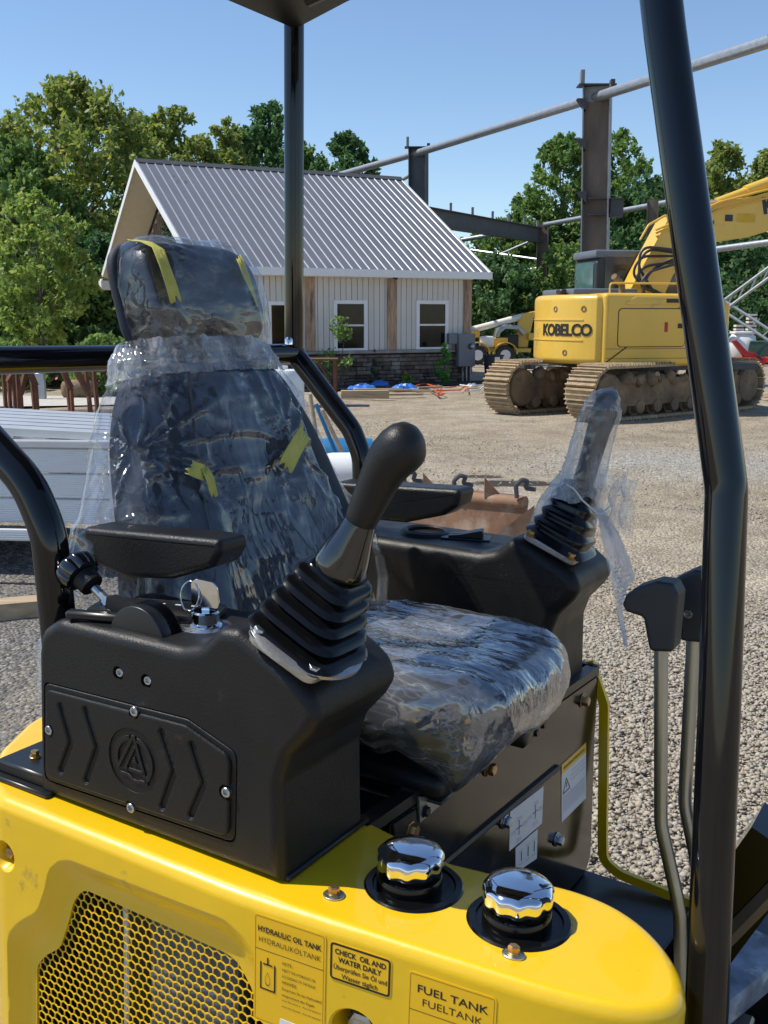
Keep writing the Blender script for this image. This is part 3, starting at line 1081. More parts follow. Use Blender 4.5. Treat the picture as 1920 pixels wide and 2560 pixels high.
def bush(name, label, cat, p, h, w, leaf, n, size, seed, group=None, cone=False, stems=5):
    rng = np.random.default_rng(seed)
    t = thing(name, label, cat, loc=tuple(p), group=group)
    cs, rs = [], []
    for i in range(24):
        z = rng.random() ** 0.9
        a = rng.random() * 6.28
        pr = (1 - z * 0.92) if cone else math.sin(PI * (0.15 + 0.8 * z)) ** 0.7
        r = w * 0.5 * pr * rng.random() ** 0.5
        cs.append((r * math.cos(a), r * math.sin(a), h * (0.06 + 0.9 * z)))
        rs.append(w * (0.10 + 0.08 * rng.random()) * (0.5 + 0.7 * pr))
    o = bpy.data.objects.new('foliage', fast_mesh('foliage', leaves(rng, np.array(cs), np.array(rs), n, size), 4, LEAF[leaf]))
    link(o, t)
    mb = MB()
    for i in range(stems):
        c = cs[i * 3]
        mb.add(tube([(0.03 * i - 0.06, 0, -0.05), (c[0] * 0.4, c[1] * 0.4, c[2] * 0.5), c], [0.018, 0.012, 0.005], 5, False))
    mb.build('stem', M['bark'], t)
    return t
def hw(px, py, y):
    return h_world(on_house(px, py, y))
def at_house(px, y):
    q = on_house(px, 940, y)
    w_ = h_world((q[0], y, 0))
    return w_
bush('arborvitae', 'bright green cone shaped arborvitae by the stone base', 'shrub', at_house(1112, -0.55), 1.05, 0.6, 'thuja', 3200, 0.035, 51, cone=True)
bush('dark_shrub', 'slim dark upright shrub under the window', 'shrub', at_house(937, -0.5), 0.95, 0.26, 'pine', 900, 0.035, 52, cone=True)
bush('small_shrub', 'tiny dark green shrub by the stone base', 'shrub', at_house(1017, -0.5), 0.3, 0.3, 'thuja', 500, 0.03, 53)
bush('leafy_sapling', 'leafy green sapling in front of the first window', 'sapling', at_house(845, -0.9), 1.75, 1.15, 'mid', 520, 0.05, 54, stems=7)
for i, (px, d, h, w, lf) in enumerate(((10, 24, 1.1, 1.6, 'mid'), (60, 25, 0.9, 1.2, 'light'), (130, 25, 1.0, 1.3, 'mid'), (215, 24, 1.2, 1.3, 'light'), (255, 23, 1.3, 1.4, 'mid'), (290, 22, 1.0, 1.0, 'light'))):
    X = (px - 960) / 2596 * d
    bush('garden_shrub', ('light' if lf == 'light' else 'mid') + ' green garden shrub beyond the mulch bed', 'shrub', (X, d, 0), h, w, lf, 1300, 0.07, 60 + i, group='%s garden shrubs beyond the mulch' % lf)
px_tree('maple_tree', 'mid green tree between the tall steel column and the short rust column', 1480, 430, 55, 260, 'mid', 8000, 0.17, 46, GR, crown0=0.1, clumps=44)
px_tree('maple_tree', 'mid green tree behind the arm cylinder of the raised boom', 1730, 420, 56, 260, 'mid', 8000, 0.17, 47, GR, crown0=0.1, clumps=44)
# undergrowth filling the foot of the wood
def undergrowth():
    rng = np.random.default_rng(77)
    cs, rs = [], []
    for i in range(150):
        x = rng.uniform(4, 26) if i < 95 else rng.uniform(-24, -9)
        y = rng.uniform(50, 58) if i < 95 else rng.uniform(38, 48)
        cs.append((x, y, rng.uniform(0.3, 3.4)))
        rs.append(rng.uniform(0.8, 1.5))
    o = bpy.data.objects.new('woodland_undergrowth', fast_mesh('woodland_undergrowth', leaves(rng, np.array(cs), np.array(rs), 26000, 0.2), 4, LEAF['dark']))
    link(o)
    tag(o, 'dark green undergrowth along the foot of the wood', 'undergrowth', kind='stuff')
undergrowth()
# ================================================================== steel frame of a building going up
def depth_pt(px, py, d):
    """point on the pixel's ray whose distance along the ground is d"""
    r = ray(px, py)
    return CAMP + r * (d / r[1])
def ibeam(a, b, h, w, tf, tw, up):
    """I section from a to b; web height h along 'up', flange width w"""
    a, b = np.asarray(a, float), np.asarray(b, float)
    T = unit(b - a)
    U_ = unit(np.asarray(up, float) - T * np.dot(up, T))
    W = np.cross(T, U_)
    mb = MB()
    for (u0, u1, ww) in ((-h / 2, -h / 2 + tf, w), (h / 2 - tf, h / 2, w), (-h / 2 + tf, h / 2 - tf, tw)):
        r = []
        for p in (a, b):
            r.append([p + U_ * u0 - W * ww / 2, p + U_ * u1 - W * ww / 2, p + U_ * u1 + W * ww / 2, p + U_ * u0 + W * ww / 2])
        mb.add(loft(r))
    return np.concatenate(mb.v), mb.f
def steel_frame():
    t = thing('unfinished_building', 'bare grey and rusty steel building frame with tubular rails behind the excavator', 'building', loc=(5.5, 26, 0))
    off = -np.array([5.5, 26, 0])
    def put(name, vf, mat, parent=t, smooth=40):
        mb = MB()
        v, f = vf
        mb.add((np.asarray(v) + off, f))
        return mb.build(name, mat, parent, smooth)
    dA, dB, dC = 26.0, 35.5, 45.0
    A0, A1 = depth_pt(1484, 900, dA), depth_pt(1494, 216, dA)
    B0, B1 = depth_pt(1047, 800, dB), depth_pt(1046, 370, dB)
    C0, C1 = depth_pt(1352, 800, dC), depth_pt(1358, 560, dC)
    for p in (A0, B0, C0): p[2] = 0
    ab = unit(A1 * (1, 1, 0) - B1 * (1, 1, 0))              # along the wall line
    perp = np.array([-ab[1], ab[0], 0]) * -1
    web = unit(np.array([1.0, -0.35, 0]))
    ca = put('column', ibeam(A0, A1, 0.66, 0.36, 0.03, 0.03, web), M['grey_steel'], t, 0)
    # rusty web face plates between the flanges, their dark brown also paints the web's shade
    for k in (-1, 1):
        q = np.cross(unit(A1 - A0), web) * 0.018 * k
        put('web_plate', loft([[p + q - web * 0.28, p + q + web * 0.28, p + q * 1.3 + web * 0.28, p + q * 1.3 - web * 0.28] for p in (A0 + (0, 0, 0.02), A1 - (0, 0, 0.35))]), M['rust_steel'], ca, 0)
    cb = put('column', ibeam(B0, B1, 0.60, 0.34, 0.03, 0.03, web), M['dark_steel'], t, 0)
    cc = put('column', ibeam(C0, C1, 0.46, 0.30, 0.03, 0.03, web), M['rust_steel'], t, 0)
    # cap plates, upturned lugs and clips
    for (c, top, d, s) in ((ca, A1, dA, 1.0), (cb, B1, dB, 0.95)):
        put('cap_plate', box(top + np.array([-0.48, -0.2, 0.0]) * s, top + np.array([0.42, 0.2, 0.03]) * s), M['dark_steel'], c, 0)
        put('lug', box(top + np.array([-0.42, -0.1, 0.03]) * s, top + np.array([-0.33, 0.1, 0.36]) * s), M['grey_steel'], c, 0)
        put('lug', box(top + np.array([0.30, -0.1, 0.03]) * s, top + np.array([0.40, 0.1, 0.15]) * s), M['dark_steel'], c, 0)
    for y in (348, 480, 248):
        p = depth_pt(1458, y, dA)
        put('clip', loft([[p + (-0.16, -0.12, 0), p + (0.06, -0.12, 0), p + (0.06, -0.12, -0.28)], [p + (-0.16, 0.12, 0), p + (0.06, 0.12, 0), p + (0.06, 0.12, -0.28)]]), M['dark_steel'], ca, 0)
    for y in (500, 540):
        p = depth_pt(1500, y, dA)
        put('stiffener', box(p + np.array([-0.3, -0.19, 0]), p + np.array([0.55 if y == 500 else 0.35, -0.03, 0.03])), M['dark_steel'], ca, 0)
    p = depth_pt(1533, 520, dA)
    put('bracket', box(p + np.array([-0.1, -0.15, -0.22]), p + np.array([0.22, 0.1, 0.2])), M['dark_steel'], ca, 0)
    p = depth_pt(1334, 690, dC)
    put('bracket', box(p + np.array([-0.25, -0.15, -0.1]), p + np.array([0.2, 0.1, 0.22])), M['dark_steel'], cc, 0)
    # eave tube over the column heads
    P0, P1, P2, P3 = depth_pt(820, 446, 40.5), depth_pt(1056, 379, dB - 0.3), depth_pt(1512, 236, dA - 0.3), depth_pt(1990, 82, 18.8)
    for a, b in ((P0, P1), (P1, P2), (P2, P3)):
        put('eave_tube', tube([a, b], 0.115, 14), M['galv'])
    put('eave_tube', tube([depth_pt(985, 462, 41), depth_pt(1030, 436, 36)], 0.06, 10), M['galv'])
    # beam from the second column to the rust column
    b0, b1 = depth_pt(1060, 540, dB), depth_pt(1350, 588, dC)
    bm_ = put('rafter_beam', ibeam(b0, b1, 0.62, 0.3, 0.03, 0.025, (0, 0, 1)), M['dark_steel'], t, 0)
    for k in (0.19, 0.36, 0.53, 0.68, 0.83, 0.97):
        p = b0 + (b1 - b0) * k + (0, 0, 0.31)
        put('purlin_clip', box(p + np.array([-0.04, -0.1, 0]), p + np.array([0.04, 0.1, 0.28])), M['grey_steel'], bm_, 0)
    # tubular rails and diagonal braces of the far wall
    for (a, b, r) in (((1362, 562, dC), (1700, 500, 38), 0.10), ((1155, 600, dC + 3), (1300, 575, dC + 1), 0.10), ((1215, 690, dC + 2), (1345, 672, dC), 0.10), ((1770, 626, 38), (1990, 597, 35), 0.115)):
        put('wall_tube', tube([depth_pt(*a), depth_pt(*b)], r, 12), M['galv'])
    for (a, b) in (((1180, 625, dC + 2), (1342, 648, dC)), ((1205, 655, dC + 2), (1342, 596, dC))):
        put('brace', tube([depth_pt(*a), depth_pt(*b)], 0.05, 6), M['galv'])
    # short column with rusty head, right of the tall one
    D0, D1 = depth_pt(1629, 800, 34), depth_pt(1632, 500, 34)
    D0[2] = 0
    put('column', ibeam(D0, D1, 0.34, 0.24, 0.02, 0.02, web), M['rust_steel'], t, 0)
    # latticed braces at the right
    for (y0, y1) in ((762, 672), (766, 846)):
        a, b = depth_pt(1812, y0, 34), depth_pt(1935, y1, 33)
        u = np.array([0, 0, 0.17])
        c = put('lattice_brace', tube([a + u, b + u], 0.05, 6), M['galv'])
        put('lower_chord', tube([a - u, b - u], 0.05, 6), M['galv'], c)
        for k in range(4):
            p, q = a + (b - a) * (k + 0.1) / 4, a + (b - a) * (k + 0.6) / 4
            put('web_bar', tube([p - u, q + u], 0.03, 5), M['galv'], c)
steel_frame()

# ================================================================== large yellow excavator
M['kyellow'] = pm('kyellow', (0.72, 0.45, 0.06), 0.34, var=0.05, vs=2.0, dirt=(0.42, 0.30, 0.12), dirt_s=2.2, dirt_amt=0.1, coat=0.3)
M['track'] = pm('track', (0.38, 0.28, 0.165), 0.85, var=0.3, vs=9, dirt=(0.18, 0.135, 0.085), dirt_s=5, dirt_amt=0.3, bump=0.6, bs=30, rand=0.15)
M['mud'] = pm('mud', (0.22, 0.155, 0.095), 0.95, var=0.4, vs=6, dirt=(0.10, 0.075, 0.05), dirt_s=3, dirt_amt=0.55, bump=1, bs=18)
M['cab_grey'] = pm('cab_grey', (0.13, 0.15, 0.18), 0.4, var=0.1)
M['cab_dark'] = pm('cab_dark', (0.03, 0.034, 0.04), 0.4, var=0.1)
M['green_glass'] = pm('green_glass', (0.05, 0.12, 0.105), 0.08, var=0.2, spec=0.6)
M['amber_glass'] = pm('amber_glass', (0.09, 0.065, 0.03), 0.1, var=0.5, vs=3, spec=0.6)
M['hose'] = pm('hose', (0.025, 0.028, 0.033), 0.45, var=0.15)
M['decal_black'] = pm('decal_black', (0.015, 0.015, 0.016), 0.4, var=0.1)
M['decal_white'] = pm('decal_white', (0.75, 0.76, 0.76), 0.4, var=0.05)
M['mustard'] = pm('mustard', (0.62, 0.36, 0.02), 0.5)
M['taupe'] = pm('taupe', (0.30, 0.25, 0.16), 0.5)
KAZ = math.radians(78)
KC = np.array([4.44, 18.65, 0.0])
KF = Frame(KC, [(math.sin(KAZ), math.cos(KAZ), 0), (-math.cos(KAZ), math.sin(KAZ), 0), (0, 0, 1)])
def kobelco():
    t = thing('large_excavator', 'large yellow tracked excavator with raised boom and muddy tracks on the gravel', 'excavator', matrix=KF.matrix())
    R0 = 1.72
    Z0, Z1 = 0.86, 2.06
    # ---- counterweight: an arc of the tail
    def arc(a0, a1, n, r):
        return [(-r * math.cos(a), r * math.sin(a)) for a in np.linspace(a0, a1, n)]
    aN = -math.asin(1.25 / R0)
    outer = arc(-0.80, 0.80, 26, R0)
    poly = np.array(outer + [(-0.75, 1.22), (-0.75, -1.22)])
    cw = MB().add(rextrude(poly_round(poly, 0.05), Z0 + 0.02, Z1 - 0.02, 0.10, 'z', 4)).build('counterweight', M['kyellow'], t)
    fix_normals(cw)
    # band groove around it and notches on top
    mb = MB()
    for z in (1.62, 1.28):
        o_ = arc(-0.66, 0.62, 24, R0 + 0.012)
        i_ = arc(-0.66, 0.62, 24, R0 - 0.02)
        ring = []
        for (ox, oy), (ix, iy) in zip(o_, i_):
            ring.append([(ix, iy, z - 0.008), (ox, oy, z - 0.008), (ox, oy, z + 0.008), (ix, iy, z + 0.008)])
        mb.add(loft(ring))
    mb.build('moulded_rib', M['kyellow'], cw)
    for (a, z) in ((-0.30, 1.80), (-0.66, 1.80), (-0.45, 1.07)):
        d = np.array([-math.cos(a), math.sin(a), 0])
        MB().add(lathe([(0.05, 0), (0.05, 0.012), (0.03, 0.014), (0.03, 0.002)], 16, d * (R0 - 0.004) + (0, 0, z), d)).build('bolt_hole', M['mud'], cw)
    # lettering wrapped on the arc
    v, f = text_vf('KOBELCO', 0.27, bold=0.035, extrude=0.004, spacing=0.92)
    wid = v[:, 0].max()
    a0 = -0.38
    out = []
    for (x, y, z) in v:
        a = a0 - (x - wid / 2) / R0 * 1.0
        a = -0.42 - (x - wid / 2) / R0
        rr = R0 + 0.006 + z
        out.append((-rr * math.cos(a), rr * math.sin(a), 1.36 + y))
    MB().add((out, f)).build('lettering', M['decal_black'], cw, 0)
    # ---- engine house side and front deck
    xs0 = -1.10
    side = [(xs0, Z0), (0.55, Z0), (0.55, Z1 - 0.01), (xs0, Z1)]
    h = MB().add(rextrude(poly_round(np.array(side), [0.05, 0.02, 0.05, 0.08]), -1.30, -0.2, 0.07, 'y', 4)).build('engine_cover', M['kyellow'], t)
    fix_normals(h)
    # flange frame proud around the door
    q = poly_round(np.array([(-0.84, 1.18), (0.36, 1.18), (0.36, 1.80), (-0.84, 1.80)]), 0.07)
    r = MB()
    r.add(loft([[(a, -1.303, b) for a, b in inset(q, -0.012)], [(a, -1.296, b) for a, b in inset(q, -0.012)]], True))
    seam = r.build('door_seam', M['decal_black'], h, 0)
    dr = MB().add(rextrude(q, -1.322, -1.29, 0.014, 'y', 3)).build('side_door', M['kyellow'], h)
    fix_normals(dr)
    MB().add(bbox((-0.02, -1.33, 1.42), (0.04, -1.32, 1.58), 0.004, 1)).build('reflector', M['red_paint'], h)
    MB().add(bbox((0.22, -1.334, 1.48), (0.31, -1.318, 1.56), 0.008, 1)).build('latch', M['decal_black'], h)
    # upper recess with vent
    q = poly_round(np.array([(-0.80, 1.86), (0.20, 1.86), (0.42, 1.92), (0.30, 1.99), (-0.55, 2.0)]), 0.04)
    MB().add(rextrude(q, -1.312, -1.28, 0.01, 'y', 2)).build('cover_lip', M['kyellow'], h)
    MB().add(box((0.0, -1.318, 1.90), (0.28, -1.30, 1.965))).build('vent', M['decal_black'], h, 0)
    # front tank
    fr = MB().add(rextrude(poly_round(np.array([(0.565, Z0 + 0.02), (1.22, Z0 + 0.02), (1.22, Z1 - 0.2), (1.08, Z1 - 0.08), (0.565, Z1 - 0.05)]), 0.06), -1.27, -0.35, 0.07, 'y', 4)).build('tank_cover', M['kyellow'], t)
    fix_normals(fr)
    MB().add(box((0.60, -1.283, 1.24), (1.19, -1.268, 1.36))).build('stripe_panel', M['taupe'], fr, 0)
    MB().add(box((0.60, -1.286, 1.37), (1.19, -1.268, 1.40))).build('stripe', M['decal_white'], fr, 0)
    MB().add(box((0.60, -1.286, 1.20), (1.19, -1.268, 1.235))).build('stripe', M['decal_black'], fr, 0)
    v, f = text_vf('SK260', 0.085, bold=0.02, extrude=0.002)
    MB().add((v, f), mat4((0.66, -1.286, 1.27), (1, 0, 0), (0, 0, 1), (0, -1, 0))).build('lettering', M['decal_white'], fr, 0)
    MB().add(cyl((0.75, -1.0, Z1 - 0.06), (0.75, -1.0, Z1 + 0.09), 0.06, 14)).build('filler_cap', M['kyellow'], fr)
    for k in range(5):
        MB().add(box((0.66 + 0.075 * k, -1.276, 1.50), (0.70 + 0.075 * k, -1.268, 1.72))).build('louvre', M['decal_black'], fr, 0)
    MB().add(tube(fillet([(-0.95, -1.15, Z1 - 0.03), (-0.95, -1.15, Z1 + 0.16), (0.35, -1.15, Z1 + 0.16), (0.35, -1.15, Z1 - 0.03)], 0.06), 0.016, 8)).build('hand_rail', M['kyellow'], h)
    for z in (1.14, 0.98):
        MB().add(box((-1.05, -1.3045, z), (0.50, -1.299, z + 0.008))).build('panel_seam', M['mud'], h, 0)
    MB().add(box((0.66, -1.2765, 1.02), (0.80, -1.268, 1.12))).build('warning_plate', M['mustard'], fr, 0)
    # deck below, slew ring, rear hood, exhaust
    MB().add(box((-1.0, -1.1, Z0 - 0.09), (1.9, 1.2, Z0 + 0.01))).build('deck_frame', M['dark_steel'], t, 0)
    MB().add(cyl((0, 0, 0.6), (0, 0, Z0 - 0.05), 0.62, 32)).build('slew_ring', M['mud'], t)
    MB().add(bbox((-1.1, -0.19, Z0 + 0.02), (0.5, 1.2, Z1 - 0.05), 0.05, 2)).build('engine_hood', M['kyellow'], t)
    MB().add(bbox((-1.35, -0.55, Z1 - 0.045), (-0.15, 0.95, Z1 + 0.09), 0.04, 2)).build('hood_lid', M['cab_grey'], t)
    MB().add(tube(fillet([(-0.55, -0.75, Z1 - 0.05), (-0.55, -0.75, Z1 + 0.15), (-0.75, -0.85, Z1 + 0.28)], 0.08), 0.055, 12)).build('exhaust_pipe', M['mud'], t)
    MB().add(bbox((-1.5, -0.35, Z1 - 0.01), (-1.38, -0.12, Z1 + 0.08), 0.02, 1)).build('rear_camera', M['black_plastic'], t)
    # ---- cab on the far side
    x0, x1, y0, y1, z0, z1 = -0.60, 1.35, 0.25, 1.28, 1.2, 2.82
    c = MB()
    pr = [(x0, z0), (x1, z0), (x1, 1.9), (x1 - 0.22, z1 - 0.08), (x0 + 0.08, z1 - 0.05), (x0, z1 - 0.2)]
    cab = MB().add(rextrude(poly_round(np.array(pr), 0.05), y0, y1, 0.05, 'y', 3)).build('cab', M['cab_dark'], t)
    fix_normals(cab)
    MB().add(bbox((x0 - 0.03, y0 - 0.02, z1 - 0.11), (x1 - 0.15, y1 + 0.02, z1 + 0.03), 0.04, 2)).build('cab_roof', M['cab_grey'], cab)
    MB().add(rextrude(poly_round(np.array([(y0 + 0.10, 2.05), (y1 - 0.10, 2.05), (y1 - 0.10, 2.64), (y0 + 0.10, 2.64)]), 0.09), x0 - 0.012, x0 + 0.02, 0.004, 'x', 2)).build('rear_window', M['green_glass'], cab)
    MB().add(rextrude(poly_round(np.array([(x0 + 0.17, 1.95), (x1 - 0.12, 1.95), (x1 - 0.30, 2.76), (x0 + 0.17, 2.76)]), 0.05), y0 - 0.012, y0 + 0.02, 0.004, 'y', 2)).build('side_window', M['amber_glass'], cab)
    # ---- boom (two plates of box section), cylinder, hoses
    def bpt(px, py, y=-0.05):
        return KF.pt(px, py, 'y', y)
    lo = [bpt(1553, 745), bpt(1655, 745), bpt(1700, 668), bpt(1755, 622), bpt(1850, 600), bpt(2060, 545)]
    hi = [bpt(1580, 700), bpt(1665, 540), bpt(1700, 515), bpt(1760, 503), bpt(1850, 480), bpt(2060, 440)]
    outl = np.array([(p[0], p[2]) for p in [bpt(1553, 740), bpt(1645, 742), bpt(1668, 690), bpt(1705, 640), bpt(1770, 608), bpt(1850, 596), bpt(2080, 528), bpt(2080, 452), bpt(1850, 497), bpt(1780, 505), bpt(1715, 512), bpt(1652, 555)]])
    bo = MB().add(rextrude(outl, -0.28, 0.18, 0.02, 'y', 2)).build('boom', M['kyellow'], t, 30)
    fix_normals(bo)
    o_ = bpt(1908, 535, -0.285)
    v, f = text_vf('KOBELCO', 0.40, bold=0.035, extrude=0.004, spacing=0.92)
    ang = math.atan2(*( (bpt(2060, 500) - bpt(1850, 548))[[2, 0]] ))
    MB().add((v, f), mat4((o_[0], -0.284, o_[2]), (math.cos(ang), 0, math.sin(ang)), (-math.sin(ang), 0, math.cos(ang)), (0, -1, 0))).build('lettering', M['decal_black'], bo, 0)
    for (px, py, w, h, mt) in ((1822, 545, 0.14, 0.11, 'hose'), (1780, 556, 0.07, 0.06, 'hose'), (1865, 545, 0.36, 0.15, 'mustard')):
        p = bpt(px, py, -0.28)
        MB().add(bbox((p[0] - w / 2, -0.30 if mt == 'hose' else -0.285, p[2] - h / 2), (p[0] + w / 2, -0.279, p[2] + h / 2), 0.004, 1)).build('work_light' if mt == 'hose' else 'warning_plate', M[mt], bo)
    ca, cb_ = bpt(1790, 506, -0.05), bpt(2080, 398, -0.05)
    cyl_ = MB().add(tube([ca, ca + (cb_ - ca) * 0.25], 0.075, 14)).add(tube([ca + (cb_ - ca) * 0.25, cb_], 0.105, 14)).build('arm_cylinder', M['kyellow'], t)
    MB().add(tube([bpt(1760, 512, -0.05), ca], 0.055, 10)).build('cylinder_rod', M['galv'], cyl_)
    for k in range(3):
        pth = [bpt(1640, 575 + 8 * k, -0.35 + 0.05 * k), bpt(1800, 505 + 10 * k, -0.32), bpt(2080, 432 + 10 * k, -0.32)]
        MB().add(tube(fillet(pth, 0.3), 0.02, 8)).build('boom_pipe', M['kyellow'], bo)
    hose_p = ((1683, 640, 1600, 640, 1578, 690, 1650, 735), (1690, 655, 1610, 665, 1585, 700, 1660, 738), (1688, 632, 1620, 622, 1592, 660, 1640, 740), (1690, 625, 1600, 615, 1597, 690, 1612, 738), (1692, 645, 1640, 668, 1618, 690, 1605, 735), (1688, 660, 1620, 680, 1597, 715, 1668, 742))
    for i, h_ in enumerate(hose_p):
        pth = [bpt(h_[2 * k], h_[2 * k + 1], -0.42 - 0.04 * i) for k in range(4)]
        MB().add(tube(fillet(pth, 0.35, 8), 0.024, 8)).build('hydraulic_hose', M['hose'], t)
    hd = [bpt(1600, 600, -0.3), bpt(1622, 562, -0.3), bpt(1668, 536, -0.3), bpt(1672, 560, -0.3)]
    MB().add(tube(fillet(hd, 0.1), 0.02, 8)).build('hand_rail', M['kyellow'], bo)
    # ---- undercarriage: turned against the upper body
    rot = Matrix.Rotation(math.radians(26), 4, 'Z')
    inv = np.linalg.inv(np.array(KF.matrix()))
    K2 = np.array([2.96, 16.65, 0])
    az = math.radians(52)
    fx, fy = np.array([math.sin(az), math.cos(az), 0]), np.array([-math.cos(az), math.sin(az), 0])
    def T(x, y, z):
        p = K2 + fx * x + fy * y + np.array([0, 0, z])
        return (inv @ np.append(p, 1))[:3]
    Mt = mat4(T(0, 0, 0), T(1, 0, 0) - T(0, 0, 0), T(0, 1, 0) - T(0, 0, 0), (0, 0, 1))
    Lt, Rr, Hh = 4.75, 0.42, 0.86
    def belt(s):
        """point and tangent on the track loop at arc length s"""
        str_ = Lt - 2 * Rr
        per = 2 * str_ + 2 * PI * Rr
        s %= per
        if s < str_: return (Rr + s, 0.0), 0.0
        s -= str_
        if s < PI * Rr:
            a = s / Rr
            return (Lt - Rr + Rr * math.sin(a), Rr - Rr * math.cos(a)), a
        s -= PI * Rr
        if s < str_: return (Lt - Rr - s, 2 * Rr), PI
        s -= str_
        a = s / Rr
        return (Rr - Rr * math.sin(a), Rr + Rr * math.cos(a)), PI + a
    per = 2 * (Lt - 2 * Rr) + 2 * PI * Rr
    nsh = 48
    sm = MB()
    pitch_ = per / nsh
    sm.add(box((-pitch_ * 0.47, -0.30, -0.022), (pitch_ * 0.47, 0.30, 0.022)))
    for gx in (-0.38, 0.0, 0.38):
        sm.add(box((pitch_ * gx - 0.008, -0.30, -0.055), (pitch_ * gx + 0.012, 0.30, -0.022)))
    shoe = sm.mesh('track_shoe', M['track'], 0)
    for (yc, nm) in ((-0.30, 'n'), (1.62, 'f')):
        fr_ = MB()
        pr = poly_round(np.array([(0.35, 0.22), (4.4, 0.22), (4.4, 0.55), (3.9, 0.66), (0.9, 0.66), (0.35, 0.55)]), 0.05)
        fr_.add(rextrude(pr, yc - 0.24, yc + 0.24, 0.02, 'y', 2), Mt)
        tr = fr_.build('track_frame', M['mud'], t)
        for i in range(nsh):
            (x, z), a = belt(i * pitch_)
            o = bpy.data.objects.new('track_shoe', shoe)
            link(o, tr)
            m4 = Matrix([[float(c) for c in r_] for r_ in Mt]) @ Matrix.Translation((x, yc, z + 0.03)) @ Matrix.Rotation(-a, 4, 'Y')
            o.matrix_local = m4
        for i, x in enumerate(np.linspace(0.75, 4.0, 8)):
            MB().add(lathe([(0.06, -0.02), (0.11, 0), (0.11, 0.12), (0.16, 0.13), (0.16, 0.17), (0.10, 0.18), (0.10, 0.34), (0.16, 0.35), (0.16, 0.39), (0.11, 0.40), (0.11, 0.52), (0.06, 0.54)], 16, (x, yc - 0.26, 0.20), (0, 1, 0)), Mt).build('roller', M['mud'], tr)
        for x in (1.6, 3.2):
            MB().add(cyl((x, yc - 0.27, 0.70), (x, yc + 0.27, 0.70), 0.075, 14), Mt).build('top_roller', M['track'], tr)
        for x in (Rr, Lt - Rr):
            MB().add(lathe([(0.12, -0.05), (0.30, -0.04), (0.33, 0.0), (0.33, 0.44), (0.30, 0.48), (0.12, 0.49)], 24, (x, yc - 0.22, Rr + 0.03), (0, 1, 0)), Mt).build('sprocket', M['mud'], tr)
        # caked mud on the frame
        rng = np.random.default_rng(5)
        mm = MB()
        for k in range(26):
            x = 0.8 + 3.2 * rng.random()
            s = 0.05 + 0.09 * rng.random()
            bm = bmesh.new()
            bmesh.ops.create_icosphere(bm, subdivisions=1, radius=s)
            v_, f_ = bm_out(bm)
            v_ = np.array(v_) * (1 + 0.5 * (rng.random((len(v_), 1)) - 0.5)) + (x, yc - 0.2 - 0.05 * rng.random(), 0.62 + 0.08 * rng.random())
            mm.add((v_, f_), Mt)
        mm.build('caked_mud', M['mud'], tr, 60)
    MB().add(bevel(loft([[(-0.95, -1.2, 0.35), (-0.7, -1.2, 0.62), (0.7, -1.2, 0.62), (0.95, -1.2, 0.35)], [(-0.95, 1.2, 0.35), (-0.7, 1.2, 0.62), (0.7, 1.2, 0.62), (0.95, 1.2, 0.35)]]), 0.02, 1), np.array(rot)).build('car_body', M['mud'], t, 0)
kobelco()

